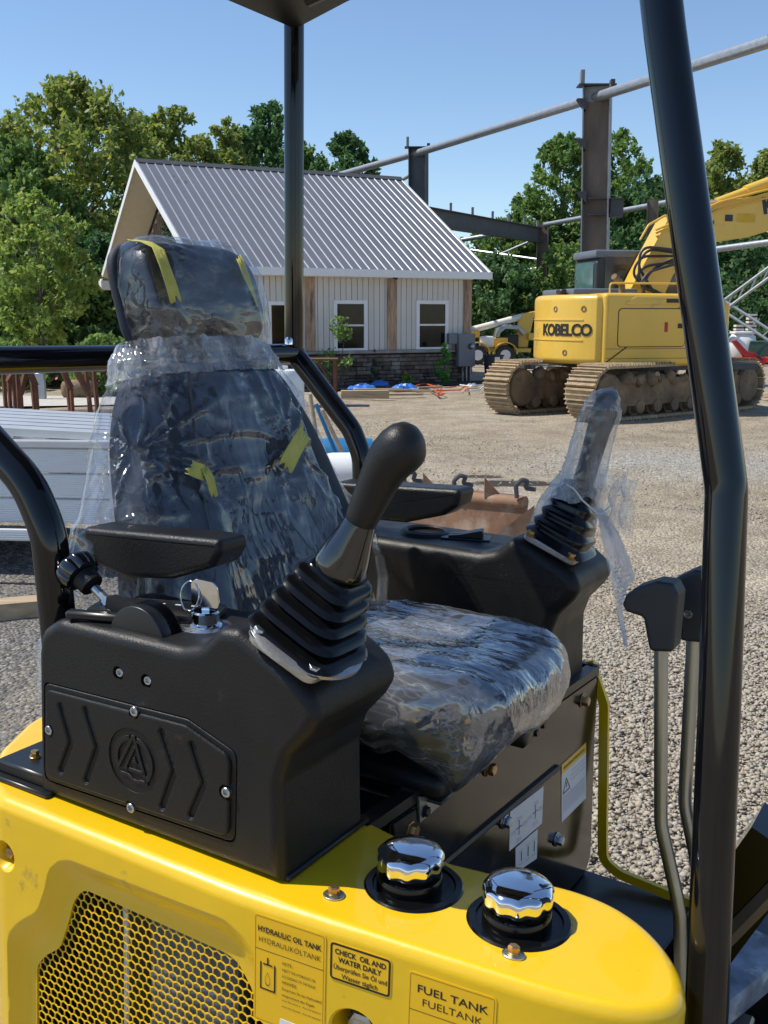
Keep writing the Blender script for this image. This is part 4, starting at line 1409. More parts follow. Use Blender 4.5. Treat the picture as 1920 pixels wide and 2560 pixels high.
# ================================================================== smaller things in the yard
def yard_things():
    # towable boom lift, far behind
    c = ground(1262, 909)
    f = np.array([1, 0.05, 0])
    t = thing('boom_lift', 'small yellow towable boom lift with grey hood far behind the house', 'boom lift', loc=tuple(c))
    Y = M['kyellow']
    MB().add(bbox((-1.2, -0.35, 0.42), (0.9, 0.35, 0.56), 0.02, 1)).build('chassis', Y, t)
    for x in (-1.05, -0.05):
        w = MB().add(lathe([(0.14, -0.02), (0.33, 0.0), (0.35, 0.05), (0.35, 0.15), (0.33, 0.2), (0.14, 0.21)], 24, (x, -0.55, 0.33), (0, 1, 0))).build('wheel', M['black_plastic'], t)
        MB().add(lathe([(0.19, -0.035), (0.17, 0.02), (0.05, 0.0)], 18, (x, -0.555, 0.33), (0, 1, 0))).build('rim', M['decal_white'], w)
        fd = [(x + 0.46 * math.cos(a), 0.34 + 0.46 * math.sin(a)) for a in np.linspace(0.05, PI - 0.05, 12)]
        fi = [(x + 0.42 * math.cos(a), 0.34 + 0.42 * math.sin(a)) for a in np.linspace(PI - 0.05, 0.05, 12)]
        MB().add(rextrude(np.array(fd + fi), -0.62, -0.28, 0.005, 'y', 1)).build('fender', Y, t)
    MB().add(bbox((-0.95, -0.4, 0.6), (-0.45, 0.2, 1.0), 0.06, 2)).build('battery_box', M['decal_white'], t)
    q = np.array([(-0.42, 0.98), (-0.34, 1.28), (-0.05, 1.42), (0.45, 1.38), (0.68, 1.12), (0.62, 1.02), (0.4, 1.24), (-0.05, 1.26), (-0.22, 1.12), (-0.28, 0.96)])
    MB().add(rextrude(q, -0.42, 0.3, 0.02, 'y', 2)).build('engine_hood', M['galv'], t)
    MB().add(bbox((0.0, -0.3, 0.58), (0.45, 0.2, 1.05), 0.03, 1)).build('engine', M['black_plastic'], t)
    MB().add(bbox((-0.5, -0.38, 0.62), (0.05, -0.3, 0.95), 0.02, 1)).build('cross_frame', Y, t)
    MB().add(rextrude(np.array([(0.35, 0.6), (0.8, 0.6), (1.05, 1.9), (0.62, 1.82), (0.45, 1.5)]), -0.1, 0.2, 0.02, 'y', 1)).build('mast', Y, t, 30)
    MB().add(tube([(-1.9, 0.05, 1.05), (0.7, 0.05, 1.72)], 0.12, 12)).build('boom', M['cream'], t)
    MB().add(bbox((0.8, -0.3, 0.85), (1.5, 0.3, 1.12), 0.03, 1)).build('outrigger_box', Y, t)
    MB().add(bbox((-1.35, -0.15, 0.95), (-0.95, 0.15, 1.2), 0.02, 1)).build('boom_rest', Y, t)
    # low concrete curb and black bundle by it
    a, b = ground(1232, 932), ground(1305, 930)
    o = MB().add(bbox((a[0], a[1], 0), (b[0], a[1] + 0.3, 0.30), 0.02, 1)).build('concrete_curb', M['taupe'])
    tag(o, 'low tan concrete block in front of the boom lift', 'concrete block')
    # bin at the house corner
    c = h_world((0.40, -0.55, 0))
    t = thing('trash_bin', 'dark grey plastic bin with a white sticker at the house corner', 'bin', loc=tuple(c), rotz=HY)
    MB().add(lathe([(0.20, 0.0), (0.255, 0.66), (0.28, 0.67), (0.28, 0.71), (0.24, 0.71), (0.19, 0.05)], 20)).build('barrel', M['dark_bin'], t)
    MB().add(box((-0.13, -0.275, 0.55), (0.02, -0.262, 0.66))).build('sticker', M['decal_white'], t, 0)
    # planting bed, timbers, tarp, cords
    pts = [h_world((-7.0, -0.14, 0)), h_world((0.7, -0.14, 0)), h_world((0.8, -1.2, 0)), h_world((-7.0, -1.6, 0))]
    patch('planting_bed', pts, 0.03, M['soil'])
    def ghouse(px, py):
        return ground(px, py)
    a, b = ground(852, 998), ground(973, 998)
    o = MB().add(bbox((a[0], a[1], 0.01), (b[0], b[1] + 0.14, 0.18), 0.01, 1)).build('timber_beam', M['timber'])
    tag(o, 'squared tan timber lying on the gravel by the planting bed', 'timber')
    rs = random.Random(3)
    for i, (px, py, l, w, a) in enumerate(((1005, 992, 0.9, 0.12, 0.1), (1040, 984, 0.8, 0.1, -0.2), (985, 985, 1.0, 0.09, 0.35), (1075, 978, 0.7, 0.08, 0.6), (945, 985, 1.1, 0.1, 0.2))):
        c = ground(px, py)
        lab = ('short pale offcut board next to the squared timber', 'pale offcut board under the blue tarp', 'thin offcut board leaning over another board', 'narrow offcut board near the orange cords', 'long pale offcut board behind the squared timber')[i]
        o = MB().add(bbox((-l / 2, -w / 2, 0), (l / 2, w / 2, 0.045), 0.004, 1)).build('scrap_board', M['timber'])
        o.location = (c[0], c[1], 0.03 + 0.012 * i)
        o.rotation_euler = (0, 0, a)
        tag(o, lab, 'board', 'offcut boards by the house')
    def rumple(name, label, px, py, w, d, h, seed, mat, cat):
        c = ground(px, py)
        rng = np.random.default_rng(seed)
        n = 14
        H_ = rng.random((n, n)) * h
        ph = rng.random(6) * 6
        def fn(u, v):
            i, j = int(round(u * (n - 1))), int(round(v * (n - 1)))
            e = math.sin(PI * u) ** 0.5 * math.sin(PI * v) ** 0.5
            r = 1 + 0.2 * math.sin(9 * u + ph[0]) * math.cos(7 * v + ph[1])
            return (c[0] + (u - 0.5) * w * r, c[1] + (v - 0.5) * d * r, 0.035 + e * (0.35 * h + 0.65 * H_[i, j]))
        o = MB().add(grid(fn, n, n)).build(name, mat, None, 30)
        tag(o, label, cat)
    rumple('blue_tarp', 'crumpled bright blue tarp next to the offcut boards', 1012, 978, 0.62, 0.5, 0.17, 1, M['blue_tarp'], 'tarp')
    rumple('blue_tarp', 'crumpled blue tarp heap behind the squared timber', 905, 975, 0.65, 0.5, 0.13, 2, M['blue_tarp'], 'tarp')
    rumple('blue_tarp', 'small crumpled blue tarp against the planting soil', 950, 967, 0.45, 0.3, 0.16, 3, M['blue_tarp'], 'tarp')
    rumple('grey_bag', 'small grey rag at the foot of the bin', 1181, 970, 0.25, 0.2, 0.1, 4, M['galv'], 'rag')
    rumple('black_bundle', 'black plastic bundle beside the concrete block', 1312, 925, 0.7, 0.5, 0.45, 6, M['black_plastic'], 'bundle')
    for i, (mt, lab, seq) in enumerate((('orange', 'bright orange cord coiled on the planting soil', ((1060, 968), (1100, 962), (1090, 978), (1112, 984), (1095, 990), (1085, 976), (1150, 975), (1165, 962), (1168, 978))),
                                        ('orange', 'thin orange cord lying along the planting bed', ((1035, 966), (1060, 958), (1085, 965), (1110, 970), (1140, 966))),
                                        ('hose', 'black hose snaking over the planting soil', ((985, 972), (1010, 962), (1040, 975), (1070, 972), (1100, 988))),
                                        ('decal_white', 'pale grey cord running to the bin', ((1150, 962), (1180, 966), (1215, 960), (1200, 974), (1160, 980))))):
        pth = [ground(*p, 0.06) for p in seq]
        o = MB().add(tube(fillet(pth, 0.12, 4), 0.016, 6)).build('extension_cord', M[mt])
        tag(o, lab, 'cord')
    c = ground(1008, 960)
    o = MB().add(cyl((c[0], c[1], 0), (c[0] + 0.05, c[1], 0.34), 0.03, 8)).build('marker_stub', M['orange'])
    tag(o, 'short faded orange stub standing in the planting bed', 'stake')
    # rusty work table
    t = thing('rusty_stand', 'rusty angle iron stand with flat top on the gravel', 'stand', loc=(0, 0, 0))
    gb = ground(840, 1016)
    d = gb[1]
    P = lambda px, py, dd: depth_pt(px, py, dd)
    a, b = P(700, 897, d), P(843, 897, d)
    t.location = (gb[0], gb[1], 0)
    o_ = np.array([gb[0], gb[1], 0])
    MB().add(bbox(a - o_ + (0, 0, -0.03), b - o_ + (0, 0.55, 0.0), 0.004, 1)).build('top', M['rust'], t)
    for (x, y) in ((b[0] - 0.05, 0.02), (b[0] - 0.05, 0.5), (a[0] + 0.05, 0.02), (a[0] + 0.05, 0.5)):
        MB().add(box((x - o_[0] - 0.03, y - 0.02, 0), (x - o_[0] + 0.03, y + 0.02, a[2] - 0.03))).build('leg', M['rust'], t, 0)
    MB().add(tube([(b[0] - o_[0] - 0.35, 0.05, a[2] - 0.05), (b[0] - o_[0] - 0.06, 0.06, 0.25)], 0.025, 6)).build('brace', M['rust'], t)
    # rusty post rack at the left
    for i, (px, py, lean) in enumerate(((18, 1060, 3), (28, 1045, 0), (42, 1050, 0), (50, 1072, 0), (93, 1082, 8), (180, 1070, 8), (232, 1078, 10), (248, 1075, 6))):
        g = ground(px, py)
        top = depth_pt(px - lean - 10, 893, g[1])
        lab = 'rusty square steel post standing beyond the trailer'
        o = MB().add(tube([(0, 0, 0), (top[0] - g[0], 0, 0.98 + 0.02 * (i % 3))], 0.036, 4)).build('steel_post', M['rust'])
        o.location = tuple(g)
        tag(o, lab, 'post', 'rusty posts beyond the trailer')
    for i, (a, b) in enumerate((((70, 905), (52, 985)), ((75, 930), (90, 965)), ((155, 925), (178, 970)), ((190, 925), (222, 985)), ((20, 955), (32, 935)))):
        d = 14.5
        p, q = depth_pt(*a, d), depth_pt(*b, d)
        g = np.array([q[0], d, 0])
        lab = ('slanting rusty brace next to the paired posts', 'short rusty brace against a single post', 'slanting rusty brace against the lone post', 'long rusty brace reaching the cluster of three posts', 'short rusty brace between the outermost posts')[i]
        o = MB().add(tube([p - g, q - g], 0.045, 4)).add(tube([q - g, (0, 0, 0)], 0.03, 4)).build('steel_brace', M['rust'])
        o.location = tuple(g)
        tag(o, lab, 'brace')
    for i, (a, b, lab) in enumerate((((60, 1068), (240, 1078), 'rusty angle iron rail lying along the post feet'), ((5, 1055), (80, 1075), 'short rusty angle iron rail between the paired posts'))):
        p, q = ground(*a), ground(*b)
        o = MB().add(tube([p + (0, 0, 0.05), q + (0, 0, 0.05)], 0.05, 4)).build('steel_rail', M['rust'])
        tag(o, lab, 'rail')
    g = ground(103, 1000)
    t = thing('utility_pedestal', 'grey metal utility pedestal in the mulch bed', 'pedestal', loc=tuple(g))
    MB().add(bbox((-0.10, -0.06, 0), (0.10, 0.06, 0.55), 0.01, 1)).build('lower_shell', M['galv'], t)
    MB().add(bbox((-0.08, -0.05, 0.55), (0.08, 0.05, 0.95), 0.01, 1)).build('upper_shell', M['galv'], t)
    g = ground(200, 995)
    o = MB().add(bevel(box((-0.35, -0.25, 0), (0.35, 0.25, 0.38)), 0.12, 2)).build('boulder', M['mud'], None, 60)
    o.location = tuple(g)
    tag(o, 'dark rounded boulder in the mulch bed', 'boulder')
    # low garden wall
    a, b = ground(-200, 965), ground(265, 955)
    o = MB().add(bbox((a[0], a[1], 0), (b[0], a[1] + 0.3, 0.5), 0.02, 1)).build('garden_wall', M['stone_veneer'])
    tag(o, 'low grey garden wall behind the mulch bed', 'wall')
    # flowers on the shrub by the wall
    rng = np.random.default_rng(31)
    vs = []
    g = ground(262, 990)
    for i in range(90):
        p = g + np.array([rng.normal() * 0.5, rng.normal() * 0.3, 0.3 + 0.75 * rng.random()])
        u = unit(rng.normal(size=3)) * 0.05
        w = unit(np.cross(u, rng.normal(size=3))) * 0.04
        vs += [p - u, p + w, p + u, p - w]
    t = bush('flower_shrub', 'garden shrub with pink flowers behind the post cluster', 'shrub', g, 1.3, 1.3, 'mid', 1500, 0.06, 71)
    o = bpy.data.objects.new('blossom', fast_mesh('blossom', np.array(vs) - g, 4, pm('pink', (0.55, 0.04, 0.22), 0.6)))
    link(o, t)
    # aluminium trailer
    # grapple bucket with teeth behind the far console
    bucket()
    # red implements and white bag at the right
    for i, (px, w, lab) in enumerate(((1862, 1.25, 'red implement frame with raised arm beside the white bag'), (1960, 1.3, 'red implement frame by the windscreen scrap'))):
        g = ground(px, 914)
        t = thing('red_implement', lab, 'implement', loc=tuple(g))
        MB().add(bbox((-w / 2, -0.3, 0.03), (w / 2, 0.3, 0.30), 0.03, 1)).build('frame', M['red_paint'], t)
        MB().add(rextrude(np.array([(-0.35, 0.3), (0.1, 0.3), (0.55, 0.85), (0.42, 0.9), (0.0, 0.5), (-0.35, 0.42)]) * (1 if i else -1, 1), -0.2, 0.0, 0.01, 'y', 1)).build('arm', M['red_paint'], t, 30)
        MB().add(tube([(-0.3 * (1 if i else -1), -0.25, 0.35), (0.5, -0.25, 0.2)], 0.06, 10)).build('roller', M['black_plastic'], t)
    g = ground(1852, 905)
    t = thing('white_sack', 'white bulk sack heaped behind the red implement', 'sack', loc=tuple(g))
    rng = np.random.default_rng(9)
    bm = bmesh.new()
    bmesh.ops.create_icosphere(bm, subdivisions=3, radius=0.5)
    v, f = bm_out(bm)
    v = np.array(v)
    nz = np.sin(v[:, 0] * 9 + 1) * np.cos(v[:, 2] * 8) * 0.05 + rng.normal(size=len(v)) * 0.012
    v = v * (1 + nz[:, None]) * (1.15, 1, 1.25)
    v[:, 2] = np.maximum(v[:, 2] + 0.55, 0)
    MB().add((v, f)).build('sack_body', M['white_plastic'], t, 60)
    MB().add(bbox((-0.4, -0.35, 1.05), (0.35, 0.35, 1.15), 0.04, 2)).build('folded_top', M['decal_white'], t)
    g = ground(1905, 906)
    o = MB().add(bevel(box((-0.6, -0.05, 0), (0.6, 0.05, 0.85)), 0.03, 2)).build('windscreen_scrap', M['green_glass'])
    o.location = (g[0], g[1], 0.0)
    o.rotation_euler = (0.3, 0, 0)
    tag(o, 'dark glazed cab panel leaning behind the red implements', 'cab panel')
    for i, px in enumerate((1842, 1872)):
        g = ground(px, 902)
        t = thing('pallet_stack', ('short' if i == 0 else 'tall') + ' narrow stack of striped blocks behind the red implements', 'stack', loc=tuple(g))
        for k in range(5 if i == 0 else 8):
            MB().add(box((-0.16, -0.16, 0.75 + 0.14 * k), (0.16, 0.16, 0.83 + 0.14 * k))).build('block', M['cream'], t, 0)
        MB().add(box((-0.12, -0.12, 0), (0.12, 0.12, 0.75 + 0.14 * (5 if i == 0 else 8) - 0.06))).build('core', M['rust'], t, 0)
    g = ground(1912, 1000)
    o = MB().add(bbox((-0.4, -0.2, 0), (0.4, 0.2, 0.1), 0.01, 1)).build('scrap_board', M['timber'])
    o.location = (g[0] + 0.3, g[1], 0.02)
    o.rotation_euler = (0, 0.1, 0.6)
    tag(o, 'tan plank piece on the dirt past the large excavator tracks', 'board')
    # wooden sleeper in front of the trailer
    a, b = ground(-260, 1570), ground(125, 1535)
    o = MB().add(tube([a + (0, 0, 0.05), b + (0, 0, 0.05)], 0.09, 4, True, [(-0.8, -0.55), (0.8, -0.55), (0.8, 0.55), (-0.8, 0.55)])).build('timber_sleeper', M['timber'], None, 0)
    tag(o, 'weathered timber sleeper on the crushed stone by the trailer', 'timber')
    # white barrel, shovel handles and blue jugs behind the seat
    g = ground(722, 1140)
    t = thing('white_barrel', 'tall white plastic barrel behind the seat', 'barrel', loc=tuple(g))
    tp = depth_pt(758, 925, g[1])[2]
    MB().add(lathe([(0.22, 0), (0.25, 0.04), (0.25, tp - 0.05), (0.22, tp), (0.1, tp + 0.01)], 24, (-0.05, 0, 0))).build('shell', M['white_plastic'], t)
    MB().add(lathe([(0.06, tp), (0.06, tp + 0.05)], 14, (-0.05, 0, 0))).build('lid', M['white_plastic'], t)
    dd = 10.2
    for i, (a, b, mt, lab) in enumerate((((775, 985), (806, 1190), 'timber', 'tan wooden shovel handle leaning beside the white barrel'), ((790, 1010), (855, 1170), 'blue_plastic', 'blue tool handle leaning behind the far canopy leg'), ((805, 1025), (872, 1165), 'timber', 'thin brown wooden handle next to the blue handle'))):
        p, q = depth_pt(*a, dd - 0.1 * i), depth_pt(*b, dd - 0.1 * i)
        e = q + (q - p) * (q[2] / max(0.1, (p[2] - q[2])))
        g = np.array([e[0], e[1], 0])
        o = MB().add(tube([p - g, e - g], 0.021, 8)).build('tool_handle', M[mt])
        o.location = tuple(g)
        tag(o, lab, 'tool handle')
    for (px, py, r, h, mt, lab) in ((865, 1200, 0.22, 0.42, 'blue_plastic', 'blue plastic drum lying behind the far armrest'), (885, 1235, 0.2, 0.3, 'white_plastic', 'white rounded jug in front of the blue drum')):
        g = ground(px, py)
        t = thing('drum' if mt == 'blue_plastic' else 'jug', lab, 'drum' if mt == 'blue_plastic' else 'jug', loc=tuple(g))
        MB().add(lathe([(r * 0.5, -0.3), (r * 0.95, -0.27), (r, -0.2), (r, 0.2), (r * 0.95, 0.27), (r * 0.5, 0.3)], 20, (0, 0, r), (1, 0.1, 0))).build('shell', M[mt], t)
        MB().add(lathe([(0.04, 0.3), (0.04, 0.34)], 12, (0, 0, r), (1, 0.1, 0))).build('cap', M['black_plastic'], t)
    p, q = ground(760, 1205), ground(850, 1195)
    for i, (p, q) in enumerate(((ground(780, 1145), ground(850, 1140)), (ground(775, 1155), ground(860, 1148)))):
        o = MB().add(tube([p + (0, 0, 0.04), q + (0, 0, 0.04)], 0.035, 4)).build('steel_rail', M['rust'])
        tag(o, ('orange rusty bar lying behind the tool handles', 'dark rusty bar lying in front of the orange bar')[i], 'bar')
def trailer():
    # rear corner of an aluminium deck trailer; side rail runs away to the left
    D = 6.4
    z_deck = depth_pt(120, 1095, D)[2]
    rc = depth_pt(300, 1085, D)
    ang = math.radians(-6)
    ux, uy = np.array([math.cos(ang), math.sin(ang), 0]), np.array([-math.sin(ang), math.cos(ang), 0])
    fr = Frame(np.array([rc[0] + 0.12, D, 0]), [ux, uy, (0, 0, 1)])
    t = thing('utility_trailer', 'aluminium utility trailer with ribbed side panels behind the seat', 'trailer', matrix=fr.matrix())
    zt = fr.pt(150, 1120, 'y', 0)[2]
    zb = fr.pt(150, 1310, 'y', 0)[2]
    hgt = zt - zb
    Lx = 4.2
    for i in range(3):
        a, b = zb + hgt * i / 3, zb + hgt * (i + 1) / 3
        MB().add(bbox((-Lx, 0, a + 0.004), (0, 0.035, b - 0.004), 0.006, 1)).build('side_panel', M['alu_rib'], t)
    MB().add(bbox((-Lx - 0.02, -0.02, zt), (0.02, 0.075, zt + 0.045), 0.006, 1)).build('top_rail', M['alu'], t)
    for x in (-2.05, -0.2, -3.6):
        p = MB().add(bbox((x, -0.025, zb - 0.02), (x + 0.07, -0.001, zt), 0.004, 1)).build('stake', M['alu'], t)
        MB().add(hexbolt((x + 0.035, -0.025, zb + 0.06), (0, -1, 0), 0.014, 0.012)).build('bolt', M['galv'], p)
    MB().add(box((-Lx, 0.05, zb + 0.05), (0, 1.55, zb + 0.09))).build('deck', M['alu_rib'], t, 0)
    MB().add(bbox((-Lx, 1.52, zb), (0, 1.56, zt), 0.006, 1)).build('side_panel', M['alu_rib'], t)
    MB().add(bbox((-0.03, 0.08, zb), (0, 1.5, zt - 0.02), 0.006, 1)).build('end_panel', M['alu_rib'], t)
    # ribbed loading ramp lying on top, raised towards the left
    def P(px, py, y): return fr.pt(px, py, 'y', y)
    for k in range(6):
        y = 0.15 + 0.2 * k
        MB().add(tube([(-2.9, y, zt + 0.17), (-0.1, y, zt + 0.06)], 0.07, 4, True, [(-1.2, -0.35), (1.2, -0.35), (1.2, 0.35), (-1.2, 0.35)])).build('ramp_slat', M['alu'], t, 0)
    a, b = P(-60, 1025, 1.3), P(250, 1085, 1.3)
    rl = MB().add(tube([a, b], 0.045, 4)).build('ramp_rail', M['white_trim'], t, 0)
    for px in (8, 45, 235):
        q = a + (b - a) * ((px + 60) / 310)
        MB().add(box(q + np.array([-0.035, -0.03, -0.24]), q + np.array([0.035, 0.03, -0.04]))).build('rail_post', M['white_trim'], rl, 0)
    # lower bumper, axle and wheel
    q = fr.pt(60, 1335, 'y', -0.2)
    MB().add(bbox((-Lx, -0.25, q[2] - 0.035), (-0.55, -0.20, q[2] + 0.035), 0.006, 1)).build('step_bar', M['alu_rib'], t)
    for x in (-2.6, -1.6):
        w = MB().add(lathe([(0.12, 0), (0.29, 0.01), (0.31, 0.05), (0.31, 0.16), (0.29, 0.2), (0.12, 0.21)], 24, (x, 0.3, 0.31), (0, 1, 0))).build('wheel', M['black_plastic'], t)
        MB().add(lathe([(0.17, -0.01), (0.15, 0.03), (0.04, 0.01)], 18, (x, 0.3, 0.31), (0, 1, 0))).build('rim', M['galv'], w)
    MB().add(cyl((-2.1, 0.35, 0.31), (-2.1, 1.4, 0.31), 0.04, 10)).build('axle', M['dark_steel'], t)
    for x in (-0.1, -Lx + 0.1):
        MB().add(box((x - 0.05, 0.2, 0.0), (x + 0.05, 0.3, zb))).build('jack_stand', M['dark_steel'], t, 0)
    # bottles in a shrink pack on the deck
    w = fr.o + ux * -0.55 + uy * 1.75 + np.array([0, 0, zb + 0.09])
    rs = 0
    for i in range(5):
        for j in range(2):
            p = fr.o + ux * (-1.0 + 0.17 * i) + uy * (1.05 + 0.2 * j) + np.array([0, 0, zb + 0.09])
            o = thing('water_bottle', 'clear plastic water jug standing in the trailer', 'bottle', loc=tuple(p), group='water jugs in the trailer')
            hh = zt - zb - 0.02
            MB().add(lathe([(0.075, 0), (0.08, 0.02), (0.08, hh - 0.12), (0.06, hh - 0.06), (0.025, hh - 0.03), (0.025, hh)], 14)).build('bottle_body', M['bottle'], o)
            MB().add(lathe([(0.03, hh), (0.03, hh + 0.025)], 12)).build('cap', M['white_plastic'], o)
def rib_mat():
    m = pm('alu_rib', (0.72, 0.73, 0.74), 0.45, metal=0.25, var=0.05, vs=3)
    N, Lk = m.node_tree.nodes, m.node_tree.links
    tc = N.new('ShaderNodeTexCoord')
    w = N.new('ShaderNodeTexWave')
    w.bands_direction = 'Z'
    w.inputs['Scale'].default_value = 22
    Lk.new(tc.outputs['Object'], w.inputs['Vector'])
    bp = N.new('ShaderNodeBump')
    bp.inputs['Strength'].default_value = 0.35
    bp.inputs['Distance'].default_value = 0.004
    Lk.new(w.outputs['Fac'], bp.inputs['Height'])
    Lk.new(bp.outputs[0], N['Principled BSDF'].inputs['Normal'])
    return m
M['alu_rib'] = rib_mat()
M['bottle'] = pm('bottle', (0.55, 0.62, 0.72), 0.12, var=0.1, spec=0.7)
M['bucket_rust'] = pm('bucket_rust', (0.26, 0.145, 0.085), 0.75, var=0.35, vs=5, dirt=(0.42, 0.33, 0.26), dirt_s=4, dirt_amt=0.45)
def bucket():
    """rusty toothed grapple bucket lying behind the far console"""
    g = ground(1180, 1385)
    d = g[1]
    t = thing('grapple_bucket', 'rusty brown grapple bucket with pointed teeth behind the far console', 'bucket', loc=tuple(g))
    def P(px, py, dd=None):
        return depth_pt(px, py, d if dd is None else dd) - g
    # front plate and top tube
    a, b = P(900, 1235, d + 0.75), P(1315, 1270, d - 0.05)
    aa, bb = a.copy(), b.copy()
    aa[2] = bb[2] = -g[2]
    th_ = np.array([0.02, 0.05, 0])
    pl = MB().add(loft([[a, aa, aa + th_, a + th_], [b, bb, bb + th_, b + th_]])).build('front_plate', M['bucket_rust'], t, 0)
    MB().add(tube([a + (0, 0.03, 0.03), b + (0, 0.03, 0.03)], 0.05, 10)).build('lip_tube', M['bucket_rust'], t)
    e0, e1 = P(1238, 1340, d - 0.12), P(1333, 1265, d - 0.12)
    e2 = e1.copy(); e2[2] = 0
    e3 = e0.copy(); e3[2] = 0
    MB().add(loft([[e0, e3, e2, e1], [e0 + (0.015, 0.04, 0), e3 + (0.015, 0.04, 0), e2 + (0.015, 0.04, 0), e1 + (0.015, 0.04, 0)]])).build('end_plate', M['bucket_rust'], t, 0)
    # teeth
    for k, pxs in enumerate((1085, 1235)):
        q = (pxs - 900) / 415
        c = a + (b - a) * q + (0, 0, 0.05)
        MB().add(loft([[c + (-0.05, 0, 0), c + (0.09, 0, 0), c + (-0.05, 0, 0.15)], [c + (-0.05, 0.035, 0), c + (0.09, 0.035, 0), c + (-0.05, 0.035, 0.15)]])).build('tooth', M['bucket_rust'], t, 0)
    for pxs in (1040, 1165, 1310):
        q = (pxs - 900) / 415
        c = a + (b - a) * q + (0, 0, 0.07)
        pth = [c + (-0.05, 0, 0), c + (-0.06, 0, 0.09), c + (-0.02, 0, 0.13), c + (0.03, 0, 0.12), c + (0.0, 0, 0.07), c + (0.08, 0, 0.06)]
        MB().add(tube(fillet(pth, 0.02, 3), 0.016, 8)).build('chain_hook', M['dark_steel'], t)
    # back shell
    r = []
    for k in range(9):
        an = PI * k / 8
        r.append([aa + (0, 0.08 + 0.5 * math.sin(an), 0.2 - 0.18 * math.cos(an)), bb + (0, 0.08 + 0.5 * math.sin(an), 0.2 - 0.18 * math.cos(an))])
    v = [p for q in r for p in q]
    f = [(2 * i, 2 * i + 1, 2 * i + 3, 2 * i + 2) for i in range(8)]
    o = MB().add((v, f)).build('back_shell', M['bucket_rust'], t)
    md = o.modifiers.new('s', 'SOLIDIFY')
    md.thickness = 0.02
yard_things()
trailer()
# ================================================================== the small excavator in front
def _dir(px, py):
    return unit(ray(px, py))
_F = -_dir(-3350, 660)
_L = _dir(2640, 840)
_L = unit(_L - _F * (_L @ _F))
_U = np.cross(_F, _L)
MF = Frame(at_depth(1302, 2262, 1.06), [_F, _L, _U])      # x forward, y to the operator's left, z up; origin at the fuel cap
OFF = np.array([-0.45, 0.47, -1.056])
_mw = MF.matrix() @ Matrix.Translation(OFF.tolist())
mini = thing('mini_excavator', 'small yellow excavator with black canopy frame, consoles and wrapped seat', 'excavator', matrix=_mw)
LOC = (-OFF).tolist()
bpy.context.view_layer.update()
def part(name, mb, mat, parent=None, smooth=40, label=None):
    if not isinstance(mb, MB):
        mb = MB().add(mb)
    o = mb.build(name, mat, parent or mini, smooth, None if parent is not None else LOC, label=label)
    return o
def mp(px, py, ax, val):
    return MF.pt(px, py, ax, val)
def xz(px, py, y):
    p = MF.pt(px, py, 'y', y)
    return (p[0], p[2])
def hitp(px, py, n, p0):
    """pixel -> local point on a local plane through p0 with normal n"""
    o = np.array([(CAMP - MF.o) @ a for a in MF.ax])
    r = ray(px, py)
    d = np.array([r @ a for a in MF.ax])
    n = np.asarray(n, float)
    return o + d * (np.dot(np.asarray(p0) - o, n) / np.dot(d, n))

M['yellow'] = pm('yellow', (0.77, 0.485, 0.004), 0.36, var=0.03, vs=5, coat=0.6, rvar=0.06, dirt=(0.40, 0.25, 0.04), dirt_s=16, dirt_amt=-0.05, spec=0.45, bump=0.06, bs=14)
def textured_plastic(name, base, rough, bs, bump, dust=0.06):
    m = pm(name, base, rough, var=0.18, vs=10, bump=bump, bs=bs, dirt=(0.06, 0.057, 0.053), dirt_s=6, dirt_amt=dust, rvar=0.06, spec=0.30)
    return m
M['console'] = textured_plastic('console', (0.0115, 0.0115, 0.0122), 0.44, 420, 0.55, 0.0)
M['cooler'] = pm('cooler', (0.10, 0.115, 0.14), 0.5, var=0.5, vs=25)
M['arm_pad'] = textured_plastic('arm_pad', (0.010, 0.0105, 0.012), 0.36, 420, 0.8, -0.2)
M['grip'] = textured_plastic('grip', (0.014, 0.0145, 0.016), 0.42, 600, 0.7, -0.2)
M['gloss_black'] = pm('gloss_black', (0.004, 0.0045, 0.006), 0.14, var=0.2, vs=8, coat=1.0, rvar=0.05)
M['frame_black'] = pm('frame_black', (0.004, 0.0045, 0.006), 0.075, var=0.3, vs=12, coat=0.0, rvar=0.03, spec=0.5)
M['roof_black'] = pm('roof_black', (0.008, 0.008, 0.009), 0.4, var=0.2, vs=8)
M['satin_black'] = pm('satin_black', (0.010, 0.0105, 0.012), 0.35, var=0.2, vs=9, dirt=(0.035, 0.033, 0.03), dirt_s=5, dirt_amt=0.1)
M['plate_black'] = pm('plate_black', (0.011, 0.0105, 0.010), 0.15, var=0.35, vs=5, coat=0.0, rvar=0.06, dirt=(0.05, 0.042, 0.034), dirt_s=6, dirt_amt=0.05)
M['rubber'] = pm('rubber', (0.0035, 0.0036, 0.004), 0.20, var=0.15, vs=20, rvar=0.05, spec=0.42)
M['lever_knob'] = pm('lever_knob', (0.021, 0.025, 0.031), 0.5, var=0.1, vs=20, bump=0.2, bs=500)
M['chrome'] = pm('chrome', (0.80, 0.82, 0.85), 0.07, metal=1.0, var=0.05, vs=20, rvar=0.04)
M['zinc'] = pm('zinc', (0.50, 0.52, 0.54), 0.28, metal=0.95, var=0.15, vs=40, rvar=0.1)
M['cast_alu'] = pm('cast_alu', (0.42, 0.42, 0.42), 0.42, metal=0.8, var=0.12, vs=60, bump=0.3, bs=300)
M['gold_zinc'] = pm('gold_zinc', (0.50, 0.31, 0.13), 0.28, metal=0.9, var=0.25, vs=80)
M['rod'] = pm('rod', (0.40, 0.40, 0.36), 0.32, metal=0.85, var=0.2, vs=30, stretch=(1, 1, 0.1))
M['fabric'] = pm('fabric', (0.015, 0.024, 0.042), 0.7, var=0.25, vs=30, bump=0.5, bs=400)  # blue of the sky's reflection is put into the base colour
